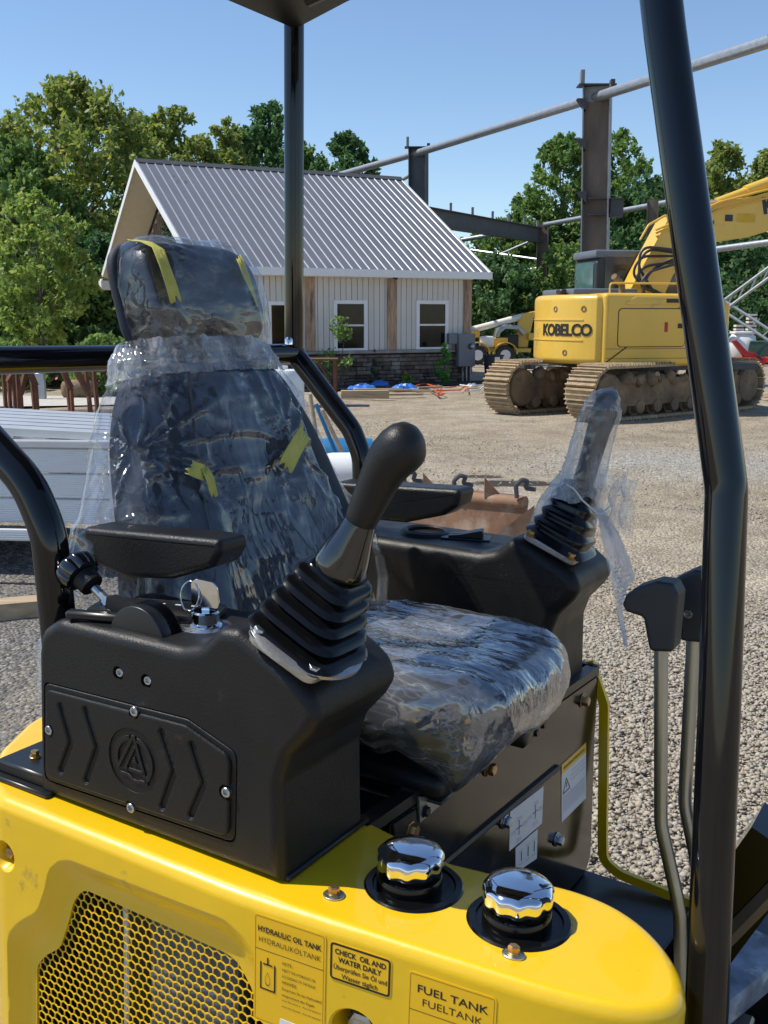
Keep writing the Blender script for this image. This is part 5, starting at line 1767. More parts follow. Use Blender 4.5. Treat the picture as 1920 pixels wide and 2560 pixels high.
M['vinyl'] = pm('vinyl', (0.010, 0.011, 0.013), 0.4, var=0.2, vs=30, bump=0.4, bs=300)
M['sticker_yellow'] = pm('sticker_yellow', (0.80, 0.47, 0.012), 0.3, var=0.02)
M['sticker_white'] = pm('sticker_white', (0.70, 0.72, 0.76), 0.4, var=0.02)
M['ink'] = pm('ink', (0.012, 0.012, 0.012), 0.5, var=0.1)
M['ink_grey'] = pm('ink_grey', (0.22, 0.22, 0.24), 0.5, var=0.1)

def resample(p, n):
    p = np.asarray(p, float)
    q = np.vstack([p, p[:1]])
    s = np.concatenate([[0], np.cumsum(np.linalg.norm(np.diff(q, axis=0), axis=1))])
    t = np.linspace(0, s[-1], n, endpoint=False)
    return np.stack([np.interp(t, s, q[:, 0]), np.interp(t, s, q[:, 1])], 1)
YS = -0.085                                              # plane of the side panel
ZD = -0.05                                               # deck
def side_warp(x):
    """the tank side bends inwards towards its front end"""
    k = 0.03
    return 0.10 * k * np.logaddexp(0, (np.asarray(x, float) + 0.30) / k)
def warp(*objs):
    for o in objs:
        me = o.data
        v = np.empty(len(me.vertices) * 3)
        me.vertices.foreach_get('co', v)
        v = v.reshape(-1, 3)
        v[:, 1] += side_warp(v[:, 0]) * np.clip((0.03 - v[:, 1]) / (0.03 - YS), 0, 1)
        me.vertices.foreach_set('co', v.ravel())
        me.update()
def ys(x):
    return YS + float(side_warp(x))
def side_pt(px, py):
    """pixel -> (x, z) on the bent side panel"""
    y = YS
    for k in range(6):
        p = mp(px, py, 'y', y)
        y = ys(p[0])
    return p[0], p[2]
def hood():
    front = [np.array(q) for q in ((-0.01, YS), (0.06, YS), (0.135, -0.07), (0.172, -0.02), (0.170, 0.040), (0.130, 0.100), (0.070, 0.142), (0.0, 0.150), (-0.06, 0.132), (-0.14, 0.120))]
    for _ in range(3):                                     # corner cutting: a soft continuous outline
        nf = [front[0]]
        for p, q in zip(front[:-1], front[1:]):
            nf += [p * 0.75 + q * 0.25, p * 0.25 + q * 0.75]
        front = nf + [front[-1]]
    tail = poly_round(np.array([(-0.275, 0.15), (-0.70, 0.15), (-0.74, 0.98), (-0.86, 1.0), (-0.93, 0.70), (-0.945, 0.47), (-0.93, 0.25), (-0.895, 0.11), (-0.85, 0.025), (-0.79, -0.05), (-0.72, YS), (-0.34, YS)]), [0, 0, 0.03, 0.03, 0.1, 0.1, 0.1, 0.1, 0.08, 0.08, 0.06, 0], 6)
    plan = np.array([(x, YS) for x in np.linspace(-0.30, -0.05, 7)] + [tuple(q) for q in front] + [tuple(q) for q in tail])
    body = part('hood', rextrude(plan, -0.66, ZD, 0.017, 'z', 6, 0.01), M['yellow'])
    fix_normals(body)
    # stamped pocket and grille opening in the side
    rim = np.array([xz(px, py, YS) for px, py in ((25, 2680), (22, 2345), (52, 2315), (96, 2288), (114, 2235), (124, 2185), (150, 2160), (180, 2162), (555, 2310), (600, 2350), (640, 2420), (730, 2680))])
    opn = np.array([xz(px, py, YS + 0.018) for px, py in ((92, 2680), (92, 2415), (112, 2390), (150, 2370), (172, 2300), (182, 2258), (203, 2228), (220, 2228), (560, 2382), (592, 2405), (625, 2470), (690, 2680))])
    rim = poly_round(rim, [0.02, 0.05, 0.04, 0.05, 0.05, 0.03, 0.03, 0.03, 0.04, 0.05, 0.05, 0.02], 6)
    opn = poly_round(opn, [0.01, 0.02, 0.02, 0.03, 0.03, 0.02, 0.012, 0.012, 0.015, 0.02, 0.03, 0.01], 5)
    N_ = 120
    r_, o_ = resample(rim, N_), resample(opn, N_)
    fl = o_ + (r_ - o_) * 0.25
    P = plane_map('y')
    ex = r_ - fl
    ring = [P(r_ + ex * 0.30, YS - 0.02), P(r_ + ex * 0.30, YS - 0.001), P(r_ + ex * 0.14, YS + 0.0006)]
    for k, (q, y) in enumerate(((0.0, 0.0025), (0.18, 0.006), (0.40, 0.0105), (0.62, 0.014), (0.82, 0.0165), (1.0, 0.0175))):
        ring.append(P(r_ + (fl - r_) * q, YS + y))
    ring += [P(o_ * 0.8 + fl * 0.2, YS + 0.0180), P(o_, YS + 0.0186), P(o_, YS + 0.10)]
    cut(body, loft([list(x) for x in ring]))
    # filler holes, bolt recess, sight-glass hole
    caps = []
    for (px, py) in ((1298, 2300), (1035, 2212)):
        c = mp(px, py, 'z', ZD)
        caps.append(c)
        cut(body, lathe([(0.0485, -0.06), (0.0485, 0.05)], 44, (c[0], c[1], ZD)))
    b0 = mp(8, 2140, 'y', YS)
    cut(body, lathe([(0.012, -0.02), (0.0155, -0.012), (0.019, -0.003), (0.023, 0.0), (0.026, 0.012)], 28, (b0[0], YS, b0[2]), (0, -1, 0)))
    _sx, _sz = side_pt(884, 2588)
    s0 = np.array([_sx, YS, _sz])
    cut(body, lathe([(0.029, -0.05), (0.029, -0.003), (0.0315, 0.0), (0.033, 0.02)], 40, (s0[0], YS, s0[2]), (0, -1, 0)))
    # cavity behind the grille: black liner added, its colour stands for the shade inside
    part('radiator_screen', rextrude(inset(opn, 0.004), YS + 0.085, YS + 0.095, 0, 'y', 1), M['ink'], body, 0)
    part('shade_liner', loft([list(P(inset(o_, 0.0008), YS + 0.0226)), list(P(inset(o_, 0.0008), YS + 0.094))], False), M['ink'], body, 0)
    # hexagonal grille
    px_, pz_ = 0.0128, 0.0128 * 0.866
    R_ = 0.0128 / math.sqrt(3)
    mb = MB()
    x0, x1, z0, z1 = opn[:, 0].min(), opn[:, 0].max(), opn[:, 1].min(), opn[:, 1].max()
    def inside(p, poly):
        c = False
        for i in range(len(poly)):
            (xa, ya), (xb, yb) = poly[i - 1], poly[i]
            if (ya > p[1]) != (yb > p[1]) and p[0] < (xb - xa) * (p[1] - ya) / (yb - ya) + xa: c = not c
        return c
    big = inset(opn, -0.006)
    hx = np.array([(math.sin(PI / 3 * k), math.cos(PI / 3 * k)) for k in range(6)])
    ya, yb = YS + 0.0198, YS + 0.0210
    j = 0
    z = z0
    while z < z1 + 0.01:
        x = x0 + (px_ / 2 if j % 2 else 0)
        while x < x1 + 0.01:
            if inside((x, z), big):
                c = np.array((x, z))
                o6, i6, j6 = c + hx * R_, c + hx * R_ * 0.865, c + hx * R_ * 0.85
                vv = [(a, ya + 0.0003, b) for a, b in o6] + [(a, ya, b) for a, b in i6 * 0.75 + o6 * 0.25] + [(a, ya + 0.0005, b) for a, b in i6] + [(a, yb, b) for a, b in j6]
                ff = []
                for k in range(6):
                    k2 = (k + 1) % 6
                    for l in range(3):
                        ff.append((6 * l + k, 6 * l + k2, 6 * l + 6 + k2, 6 * l + 6 + k))
                mb.add((vv, ff))
            x += px_
        z += pz_
        j += 1
    gr = part('grille', mb, M['yellow'], body, 25)
    fix_normals(gr)
    # pale hose and blue-grey box seen through the grille
    a = mp(420, 2500, 'y', YS + 0.06)
    part('oil_cooler', bbox((a[0] - 0.02, YS + 0.045, -0.5), (a[0] + 0.13, YS + 0.08, -0.16), 0.01, 2), M['cooler'], body)
    a = mp(312, 2320, 'y', YS + 0.05)
    part('cooling_hose', tube([(a[0], YS + 0.05, -0.12), (a[0] + 0.004, YS + 0.05, -0.2), (a[0] - 0.01, YS + 0.06, -0.36)], 0.004, 8), M['decal_white'], body)
    # recessed bolt, sight glass
    part('side_bolt', hexbolt((b0[0], YS + 0.018, b0[2]), (0, -1, 0), 0.008, 0.008, 0.013), M['gold_zinc'], body)
    sg = part('sight_glass', lathe([(0.021, 0.0), (0.021, 0.010)], 6, (s0[0], YS + 0.035, s0[2]), (0, -1, 0)), M['satin_black'], body)
    part('sight_glass_nut', lathe([(0.017, 0.010), (0.017, 0.018), (0.012, 0.02), (0.012, 0.017)], 6, (s0[0], YS + 0.035, s0[2]), (0, -1, 0)), M['zinc'], body)
    part('sight_glass_hole', lathe([(0.0, 0.0), (0.0285, 0.001)], 30, (s0[0], YS + 0.045, s0[2]), (0, -1, 0)), M['satin_black'], body)
    # deck bolts
    for (px, py) in ((829, 2244), (1268, 2408)):
        c = mp(px, py, 'z', ZD)
        w = part('deck_washer', lathe([(0.0125, 0.0003), (0.0125, 0.002), (0.0115, 0.0026)], 28, (c[0], c[1], ZD)), M['zinc'], body)
        part('deck_bolt', lathe([(0.0085, 0.0026), (0.0085, 0.0036), (0.0066, 0.0045), (0.0066, 0.0105), (0.005, 0.0118)], 6, (c[0], c[1], ZD)), M['gold_zinc'], body)
    # fuel and oil caps
    for i, (c, (px, py)) in enumerate(zip(caps, ((1302, 2262), (1020, 2155)))):
        cc = np.array([c[0] - 0.003 * (1 + i), c[1]])
        rg = part('filler_ring', lathe([(0.0472, -0.03), (0.0472, 0.0012), (0.0485, 0.0028), (0.0560, 0.0024), (0.0582, 0.0003)], 52, (c[0], c[1], ZD)), M['rubber'])
        part('filler_well', lathe([(0.0, -0.055), (0.0480, -0.055), (0.0480, -0.0005)], 44, (c[0], c[1], ZD)), M['satin_black'], rg)
        nk = part('filler_neck', lathe([(0.034, -0.05), (0.034, -0.004), (0.0375, -0.003), (0.0385, 0.001), (0.0385, 0.010), (0.037, 0.0125), (0.03, 0.0130), (0.03, 0.022)], 44, (cc[0], cc[1], ZD + 0.001)), M['rubber'])
        for a in (0.6, 2.7, 4.8):
            part('neck_screw', lathe([(0.0032, 0.0), (0.0032, 0.0012), (0.002, 0.0013)], 10, (cc[0] + 0.0335 * math.cos(a), cc[1] + 0.0335 * math.sin(a), ZD + 0.0138)), M['satin_black'], nk)
        # chrome cap: domed top over a scalloped skirt
        n = 96
        prof = [(0.034, 0.0), (0.0385, 0.001), (0.0395, 0.003), (0.0398, 0.012), (0.0395, 0.0165), (0.0375, 0.0195), (0.033, 0.0225), (0.026, 0.0250), (0.016, 0.0268), (0.0, 0.0274)]
        scal = [0.7, 1.0, 1.0, 1.0, 0.75, 0.30, 0.08, 0, 0, 0]
        vv = []
        for (r, h), s in zip(prof, scal):
            for k in range(n):
                a = 2 * PI * k / n
                rr = r * (1 - 0.055 * s * (0.5 - 0.5 * math.cos(11 * a)) ** 1.0)
                vv.append((cc[0] + rr * math.cos(a), cc[1] + rr * math.sin(a), -0.0295 + h * 1.02))
        m_ = len(prof)
        ff = [(q * n + k, q * n + (k + 1) % n, (q + 1) * n + (k + 1) % n, (q + 1) * n + k) for q in range(m_ - 1) for k in range(n)]
        ff.append(tuple(range(n - 1, -1, -1)))
        cp_ = part('filler_cap', (vv, ff), M['chrome'], None, 50)
        v, f = text_vf('EP20' if i else 'FP20', 0.0085, bold=0.02, extrude=0.0003, align='CENTER')
        out = []
        for (x, y, z) in v:
            a = -1.15 + x / 0.034
            rr = 0.034 + y - 0.003
            out.append((cc[0] + rr * math.cos(a), cc[1] + rr * math.sin(a), ZD + 0.0143 + z))
        part('neck_lettering', (out, f), M['console'], nk, 0)
    return body
body = hood()
warp(body, *[c for c in body.children])

# ---------------------------------------------------------------- stickers on the side
def side_label(name, x0, x1, z0, z1, mat, r=0.005, y=YS, base=True):
    q = poly_round(np.array([(x0, z0), (x1, z0), (x1, z1), (x0, z1)]), r, 4)
    o = part(name, loft([list(plane_map('y')(q, y - 0.0002)), list(plane_map('y')(q, y - 0.0007))]), mat, None, 0)
    return o, q
def outline(o, q, w, y, mat, name='border'):
    a, b = q, inset(q, w)
    P = plane_map('y')
    va, vb = P(a, y), P(b, y)
    n = len(q)
    f = [(k, (k + 1) % n, n + (k + 1) % n, n + k) for k in range(n)]
    part(name, (list(va) + list(vb), f), mat, o, 0)
def side_text(o, s, x, z, size, mat, bold=0.0, align='LEFT', spacing=1.0, width=None, y=YS - 0.0010):
    v, f = text_vf(s, size, bold, 0.0, align, spacing)
    if width:
        k = width / max(1e-6, v[:, 0].max() - v[:, 0].min())
        v[:, 0] *= k
    return part('lettering', MB().add((v, f), mat4((x, y, z), (1, 0, 0), (0, 0, 1), (0, -1, 0))), mat, o, 0)
def stickers():
    zt = -0.0655
    I = M['ink']
    # hydraulic oil tank
    x0, x1, z0 = -0.285, -0.192, -0.20
    o, q = side_label('oil_label', x0, x1, z0, zt, M['sticker_yellow'])
    outline(o, inset(q, 0.0022), 0.0004, YS - 0.0009, I)
    side_text(o, 'HYDRAULIC OIL TANK', x0 + 0.0055, zt - 0.0205, 0.0095, I, 0.025, width=0.082)
    side_text(o, 'HYDRAULIKÖLTANK', x0 + 0.0065, zt - 0.0335, 0.0095, I, -0.008, width=0.080)
    part('rule', box((x0 + 0.0022, YS - 0.0010, zt - 0.0430), (x1 - 0.0022, YS - 0.0008, zt - 0.0426)), I, o, 0)
    # drop pictogram
    X, Z = x0 + 0.009, zt - 0.092
    mb = MB()
    for (a, b, c, d) in ((0, 0, 0.0016, 0.034), (0.0185, 0, 0.0201, 0.034), (0, 0, 0.0201, 0.0016), (0.004, 0.0315, 0.0161, 0.0331), (0.0092, 0.0331, 0.0108, 0.041)):
        mb.add(box((X + a, YS - 0.0010, Z + b), (X + c, YS - 0.0008, Z + d)))
    dr = [(0.01 + 0.0048 * math.sin(t) * math.sin(t / 2) ** 1.4, 0.0145 + 0.0085 * math.cos(t)) for t in np.linspace(0, 2 * PI, 36, endpoint=False)]
    dr = np.array(dr) + (X, Z)
    a_, b_ = dr, (dr - dr.mean(0)) * 0.88 + dr.mean(0)
    P = plane_map('y')
    n = len(dr)
    mb.add((list(P(a_, YS - 0.0010)) + list(P(b_, YS - 0.0010)), [(k, (k + 1) % n, n + (k + 1) % n, n + k) for k in range(n)]))
    part('pictogram', mb, I, o, 0)
    lx = x0 + 0.038
    for i, (s, sz, w) in enumerate((('NOTE :', 0.0055, 0.014), ('INJECT THE HYDRAULIC OIL', 0.0046, 0.043), ('ACCORDING TO THE RULES', 0.0046, 0.043), ('HINWEIS:', 0.0055, 0.019), ('Einspritzen Sie das Hydrauliköl', 0.0048, 0.0505), ('entsprechend den Regeln', 0.0048, 0.042), ('Summer 68 # hydraulic oil    Winter 46 # hydraulic oil', 0.003, 0.050), ('Sommer 68 # Hydrauliköl    Winter 46 # Hydrauliköl', 0.003, 0.050))):
        side_text(o, s, lx, zt - 0.053 - 0.0078 * i + (0.002 if i > 5 else 0), sz, I if i < 6 else M['ink'], 0.0 if i < 6 else 0.0, width=w)
    # check oil and water
    zt = -0.069
    x0, x1, z0, z1 = -0.1875, -0.1135, -0.1150, zt
    o, q = side_label('check_label', x0, x1, z0, z1, M['sticker_yellow'], 0.006)
    outline(o, inset(q, 0.001), 0.0024, YS - 0.0009, I)
    xc = (x0 + x1) / 2
    for i, (s, w, b) in enumerate((('CHECK  OIL AND', 0.061, 0.028), ('WATER DAILY', 0.052, 0.028), ('Überprüfen Sie Öl und', 0.064, 0.012), ('Wasser täglich', 0.043, 0.012))):
        side_text(o, s, xc - w / 2, z1 - 0.0135 - 0.0092 * i, 0.0088 if i < 2 else 0.0080, I, b, width=w)
    # fuel tank
    zt = -0.073
    x0, x1, z0 = -0.094, 0.003, -0.20
    o, q = side_label('fuel_label', x0, x1, z0, zt - 0.001, M['sticker_yellow'])
    outline(o, inset(q, 0.0022), 0.0004, YS - 0.0009, I)
    side_text(o, 'FUEL TANK', x0 + 0.010, zt - 0.0225, 0.0125, I, 0.012, width=0.078)
    side_text(o, 'FUELTANK', x0 + 0.016, zt - 0.0370, 0.0120, I, -0.004, width=0.066)
    part('rule', box((x0 + 0.0022, YS - 0.0010, zt - 0.0450), (x1 - 0.0022, YS - 0.0008, zt - 0.0446)), I, o, 0)
    # white slip below
    a = side_pt(700, 2545)
    o, q = side_label('white_label', a[0], a[0] + 0.055, -0.27, a[1], M['sticker_white'], 0.002)
stickers()
for _o in [c for c in mini.children if c.name.split('.')[0].endswith('_label')]:
    warp(_o, *_o.children)

# ---------------------------------------------------------------- consoles
def console_profile(dz=0.0, dx=0.0):
    p = [(-0.684, ZD + 0.001), (-0.276, ZD + 0.001), (-0.279, 0.02), (-0.281, 0.072), (-0.270, 0.108), (-0.243, 0.140), (-0.231, 0.162), (-0.240, 0.186), (-0.262, 0.202), (-0.345, 0.243), (-0.372, 0.240), (-0.398, 0.214), (-0.43, 0.205), (-0.640, 0.202), (-0.672, 0.18), (-0.678, 0.15)]
    r = [0, 0, 0.03, 0.03, 0.03, 0.03, 0.02, 0.03, 0.03, 0.02, 0.025, 0.03, 0.04, 0.04, 0.03, 0.02]
    q = poly_round(np.array(p), r, 5)
    return q + (dx, dz)
YC0, YC1 = -0.045, 0.135
def stroke(pts, w):
    """2-D capsule outline along a bent line"""
    p = [np.asarray(q, float) for q in pts]
    L_, R_ = [], []
    for i, q in enumerate(p):
        if i == 0: t = unit(p[1] - q)
        elif i == len(p) - 1: t = unit(q - p[-2])
        else: t = unit(unit(q - p[i - 1]) + unit(p[i + 1] - q))
        n = np.array([-t[1], t[0]])
        k = 1.0
        if 0 < i < len(p) - 1:
            k = 1 / max(0.5, float(n @ np.array([-unit(q - p[i - 1])[1], unit(q - p[i - 1])[0]])))
        L_.append(q + n * w * k)
        R_.append(q - n * w * k)
    def capn(c, t, n):
        return [c + t * w * math.sin(a) + n * w * math.cos(a) for a in np.linspace(0, PI, 7)[1:-1]]
    t1 = unit(p[-1] - p[-2]); n1 = np.array([-t1[1], t1[0]])
    t0 = unit(p[0] - p[1]); n0 = np.array([-t0[1], t0[0]])
    return np.array(L_ + capn(p[-1], t1, n1) + R_[::-1] + capn(p[0], t0, n0))
def near_console():
    o = part('right_console', rextrude(console_profile(), YC0, YC1, 0.015, 'y', 6), M['console'])
    fix_normals(o)
    # base strip
    part('console_base', bbox((-0.682, YC0 + 0.010, ZD), (-0.272, YC1 + 0.006, ZD + 0.008), 0.002, 1), M['satin_black'], o)
    part('rear_pad', bbox((-0.80, -0.052, ZD - 0.001), (-0.66, 0.13, ZD + 0.007), 0.002, 1), M['satin_black'], o)
    part('rear_pad', bbox((-0.775, -0.040, ZD + 0.0065), (-0.665, 0.12, ZD + 0.024), 0.003, 1), M['satin_black'], o)
    q_ = mp(88, 1893, 'z', ZD + 0.024)
    part('pad_bolt', hexbolt((q_[0], q_[1], ZD + 0.024), (0, 0, 1), 0.006, 0.008, 0.008), M['gold_zinc'], o)
    # side cover in its recess
    Z6 = lambda a, b: (100 + a / 3.19, 1680 + b / 3.19)
    pts = [Z6(*q) for q in ((66, 110), (130, 72), (1185, 372), (1545, 640), (1568, 700), (1562, 1300), (1478, 1376), (130, 905), (62, 790))]
    raw = np.array([xz(px, py, YC0) for px, py in ((110, 1703), (470, 1795), (594, 1882), (590, 2112), (110, 1950))])
    RR = [0.010, 0.025, 0.014, 0.014, 0.014]
    out = poly_round(raw, RR, 6)
    cut(o, rextrude(out, YC0 - 0.02, YC0 + 0.005, 0.0, 'y', 1))
    cover = part('side_cover', rextrude(poly_round(inset(raw, 0.0018), RR, 6), YC0 - 0.0005, YC0 + 0.0049, 0.002, 'y', 3), M['console'])
    fix_normals(cover)
    bolts = [mp(*Z6(a, b), 'y', YC0) for a, b in ((92, 455), (772, 305), (1503, 948), (745, 1073))]
    inner = poly_round(inset(raw, 0.0085), RR, 6)
    pan = part('cover_panel', rextrude(inner, YC0 - 0.0055, YC0 - 0.0003, 0.0015, 'y', 2, 0.0032), M['console'], cover)
    fix_normals(pan)
    for b in bolts:
        cut(pan, lathe([(0.0098, -0.02), (0.0098, 0.02)], 24, (b[0], YC0, b[2]), (0, -1, 0)))
    for ch in (((185, 262), (272, 552), (190, 772)), ((385, 290), (482, 592), (392, 850)), ((992, 466), (1096, 778), (998, 1058)), ((1232, 566), (1334, 872), (1226, 1128))):
        q = stroke([xz(*Z6(*c), YC0) for c in ch], 0.0048)
        P = plane_map('y')
        cut(pan, loft([list(P(inset(q, -0.0022), YC0 - 0.0062)), list(P(inset(q, -0.0012), YC0 - 0.0048)), list(P(inset(q, 0.0002), YC0 - 0.0042)), list(P(inset(q, 0.0012), YC0 - 0.0018))]))
    # round emblem: ring groove, ring, triangle, bar, wave
    c0 = np.array(xz(*Z6(770, 695), YC0))
    R_ = abs(xz(*Z6(970, 762), YC0)[0] - c0[0])
    cut(pan, lathe([(R_ * 0.72, -0.01), (R_ * 0.95, -0.0042), (R_ * 1.03, -0.003), (R_ * 1.03, 0.01), (R_ * 0.72, 0.01)], 48, (c0[0], YC0 - 0.0085, c0[1]), (0, 1, 0)) if False else lathe([(R_, 0.0), (R_ * 1.02, 0.004)], 56, (c0[0], YC0 - 0.0038, c0[1]), (0, -1, 0)))
    yb = YC0 - 0.0036
    def ringp(r0, r1, a0, a1, n=40):
        oo = [(c0[0] + r0 * math.cos(a), c0[1] + r0 * math.sin(a)) for a in np.linspace(a0, a1, n)]
        ii = [(c0[0] + r1 * math.cos(a), c0[1] + r1 * math.sin(a)) for a in np.linspace(a1, a0, n)]
        return np.array(oo + ii)
    emb = MB()
    emb.add(rextrude(ringp(R_ * 0.78, R_ * 0.62, math.radians(-50), math.radians(78)), yb - 0.0026, yb + 0.0004, 0.0006, 'y', 1))
    emb.add(rextrude(ringp(R_ * 0.78, R_ * 0.62, math.radians(102), math.radians(200)), yb - 0.0026, yb + 0.0004, 0.0006, 'y', 1))
    def S(a, b): return c0 + np.array((a, b)) * R_
    for q in (stroke([S(-0.02, 0.74), S(-0.62, -0.32)], R_ * 0.055), stroke([S(0.03, 0.74), S(0.52, -0.62)], R_ * 0.055), stroke([S(0.04, 0.42), S(-0.34, -0.30), S(-0.28, -0.30)], R_ * 0.045), stroke([S(-0.15, -0.30), S(0.42, -0.30)], R_ * 0.05), stroke([S(-0.5, -0.5), S(-0.2, -0.5), S(-0.05, -0.62), S(0.15, -0.64), S(0.28, -0.58), S(0.48, -0.58)], R_ * 0.05), stroke([S(0.03, 0.06), S(0.08, -0.03), S(0.0, -0.04)], R_ * 0.05)):
        emb.add(rextrude(q, yb - 0.0026, yb + 0.0004, 0.0005, 'y', 1))
    e = part('emblem', emb, M['console'], cover, 30)
    fix_normals(e)
    for b in bolts:
        s = part('cover_bolt', lathe([(0.0062, 0), (0.0062, 0.005), (0.0055, 0.0058), (0.0034, 0.0058), (0.0030, 0.003), (0.0, 0.003)], 20, (b[0], YC0 - 0.0004, b[2]), (0, -1, 0)), M['zinc'], cover)
    for (px, py) in ((295, 1683), (365, 1703)):
        b = mp(px, py, 'y', YC0)
        cut(o, lathe([(0.0085, -0.008), (0.009, 0.0), (0.0105, 0.0015), (0.011, 0.02)], 24, (b[0], YC0, b[2]), (0, -1, 0)))
        part('console_screw', lathe([(0.0058, 0), (0.0058, 0.005), (0.005, 0.0058), (0.0032, 0.0058), (0.003, 0.003), (0.0, 0.003)], 20, (b[0], YC0 + 0.0075, b[2]), (0, -1, 0)), M['zinc'], o)
    return o
rcons = near_console()

PN = unit((0.42, 0.0, 0.91))
def joystick(base_c, plate_px, name, dz, axis_top, plate_mat='cast_alu'):
    """cast plate and bellows; returns plate and boot"""
    q = [hitp(px, py, PN, base_c) for px, py in plate_px]
    X, Y, Z = basis(PN, (0, 1, 0))
    c = np.mean(q, axis=0)
    pl = np.array([((p - c) @ X, (p - c) @ Y) for p in q])
    pl = poly_round(pl, 0.016, 6)
    Mx = mat4(c, X, Y, Z)
    plate = part('lever_plate', MB().add(rextrude(pl, -0.004, 0.009, 0.003, 'z', 3), Mx), M[plate_mat])
    fix_normals(plate)
    return plate, c, (X, Y, Z), q, Mx
def near_joystick():
    bc = np.array([-0.31, 0.05, 0.2345])
    plate, c, (X, Y, Z), q, Mx = joystick(bc, ((612, 1592), (775, 1712), (912, 1645), (735, 1535)), 'right', 0, None)
    # raised rim round the boot
    part('plate_rim', MB().add(lathe([(0.068, 0.009), (0.068, 0.013), (0.060, 0.016), (0.055, 0.016)], 40), Mx), M['cast_alu'], plate)
    for (px, py) in ((645, 1588), (779, 1683), (893, 1640)):
        b = hitp(px, py, PN, c + PN * 0.009)
        part('plate_bolt', hexbolt(b, PN, 0.0075, 0.008, 0.011), M['zinc'], plate)
    # bellows
    p0 = hitp(770, 1610, (0, 1, 0), (0, 0.05, 0))
    p0 = c + PN * 0.012
    p1 = mp(848, 1425, 'y', 0.052)
    rings = []
    ns = 5
    n = 56
    steps = []
    for k in range(ns):
        s0, s1 = k / ns, (k + 1) / ns
        for (f, w) in ((0.0, 0.84), (0.10, 0.86), (0.17, 0.95), (0.24, 1.0), (0.52, 0.985), (0.62, 0.955), (0.68, 0.88), (0.86, 0.80), (1.0, 0.80)):
            steps.append((s0 + (s1 - s0) * f, w))
    zt = unit(p1 - p0)
    for (s, w) in steps:
        hw_ = 0.0645 * (1 - s) + 0.0385 * s
        hw_ *= 1.02 - 0.1 * math.sin(PI * s) * 0.4
        hw_ *= w
        cc = p0 + (p1 - p0) * s + np.array([-0.010, 0, 0]) * math.sin(PI * s) * 0.3
        nn = unit(PN * (1 - s) + unit((0.46, -0.05, 0.88)) * s)
        xx, yy, _ = basis(nn, (0, 1, 0))
        e = 2.0 / 4.2
        r = []
        for k in range(n):
            a = 2 * PI * k / n + PI / 4 * 0
            ca, sa = math.cos(a), math.sin(a)
            r.append(cc + xx * hw_ * math.copysign(abs(ca) ** e, ca) * 0.98 + yy * hw_ * math.copysign(abs(sa) ** e, sa) * 0.92)
        rings.append(r)
    boot = part('boot', loft(rings), M['rubber'], None, 38)
    # glossy sleeve and textured grip
    dep = 0.00052
    def ax(px, py, y=0.052): return mp(px, py, 'y', y)
    sl = [(846, 1432, 57), (850, 1420, 62), (856, 1405, 61), (872, 1370, 52), (888, 1335, 42), (898, 1312, 37), (902, 1302, 34)]
    pth = [ax(a, b) for a, b, _ in sl]
    part('lever_sleeve', tube(pth, [r * dep for _, _, r in sl], 36), M['gloss_black'])
    gp = [(899, 1310, 31), (902, 1303, 35), (907, 1290, 37), (925, 1250, 40), (943, 1210, 43), (962, 1172, 48), (982, 1143, 53), (1000, 1125, 55), (1016, 1112, 53), (1030, 1103, 46), (1040, 1098, 34), (1047, 1095, 17), (1049, 1094, 3)]
    pth = [ax(a, b) for a, b, _ in gp]
    part('lever_grip', tube(pth, [r * dep for _, _, r in gp], 40), M['grip'], None, 60)
near_joystick()

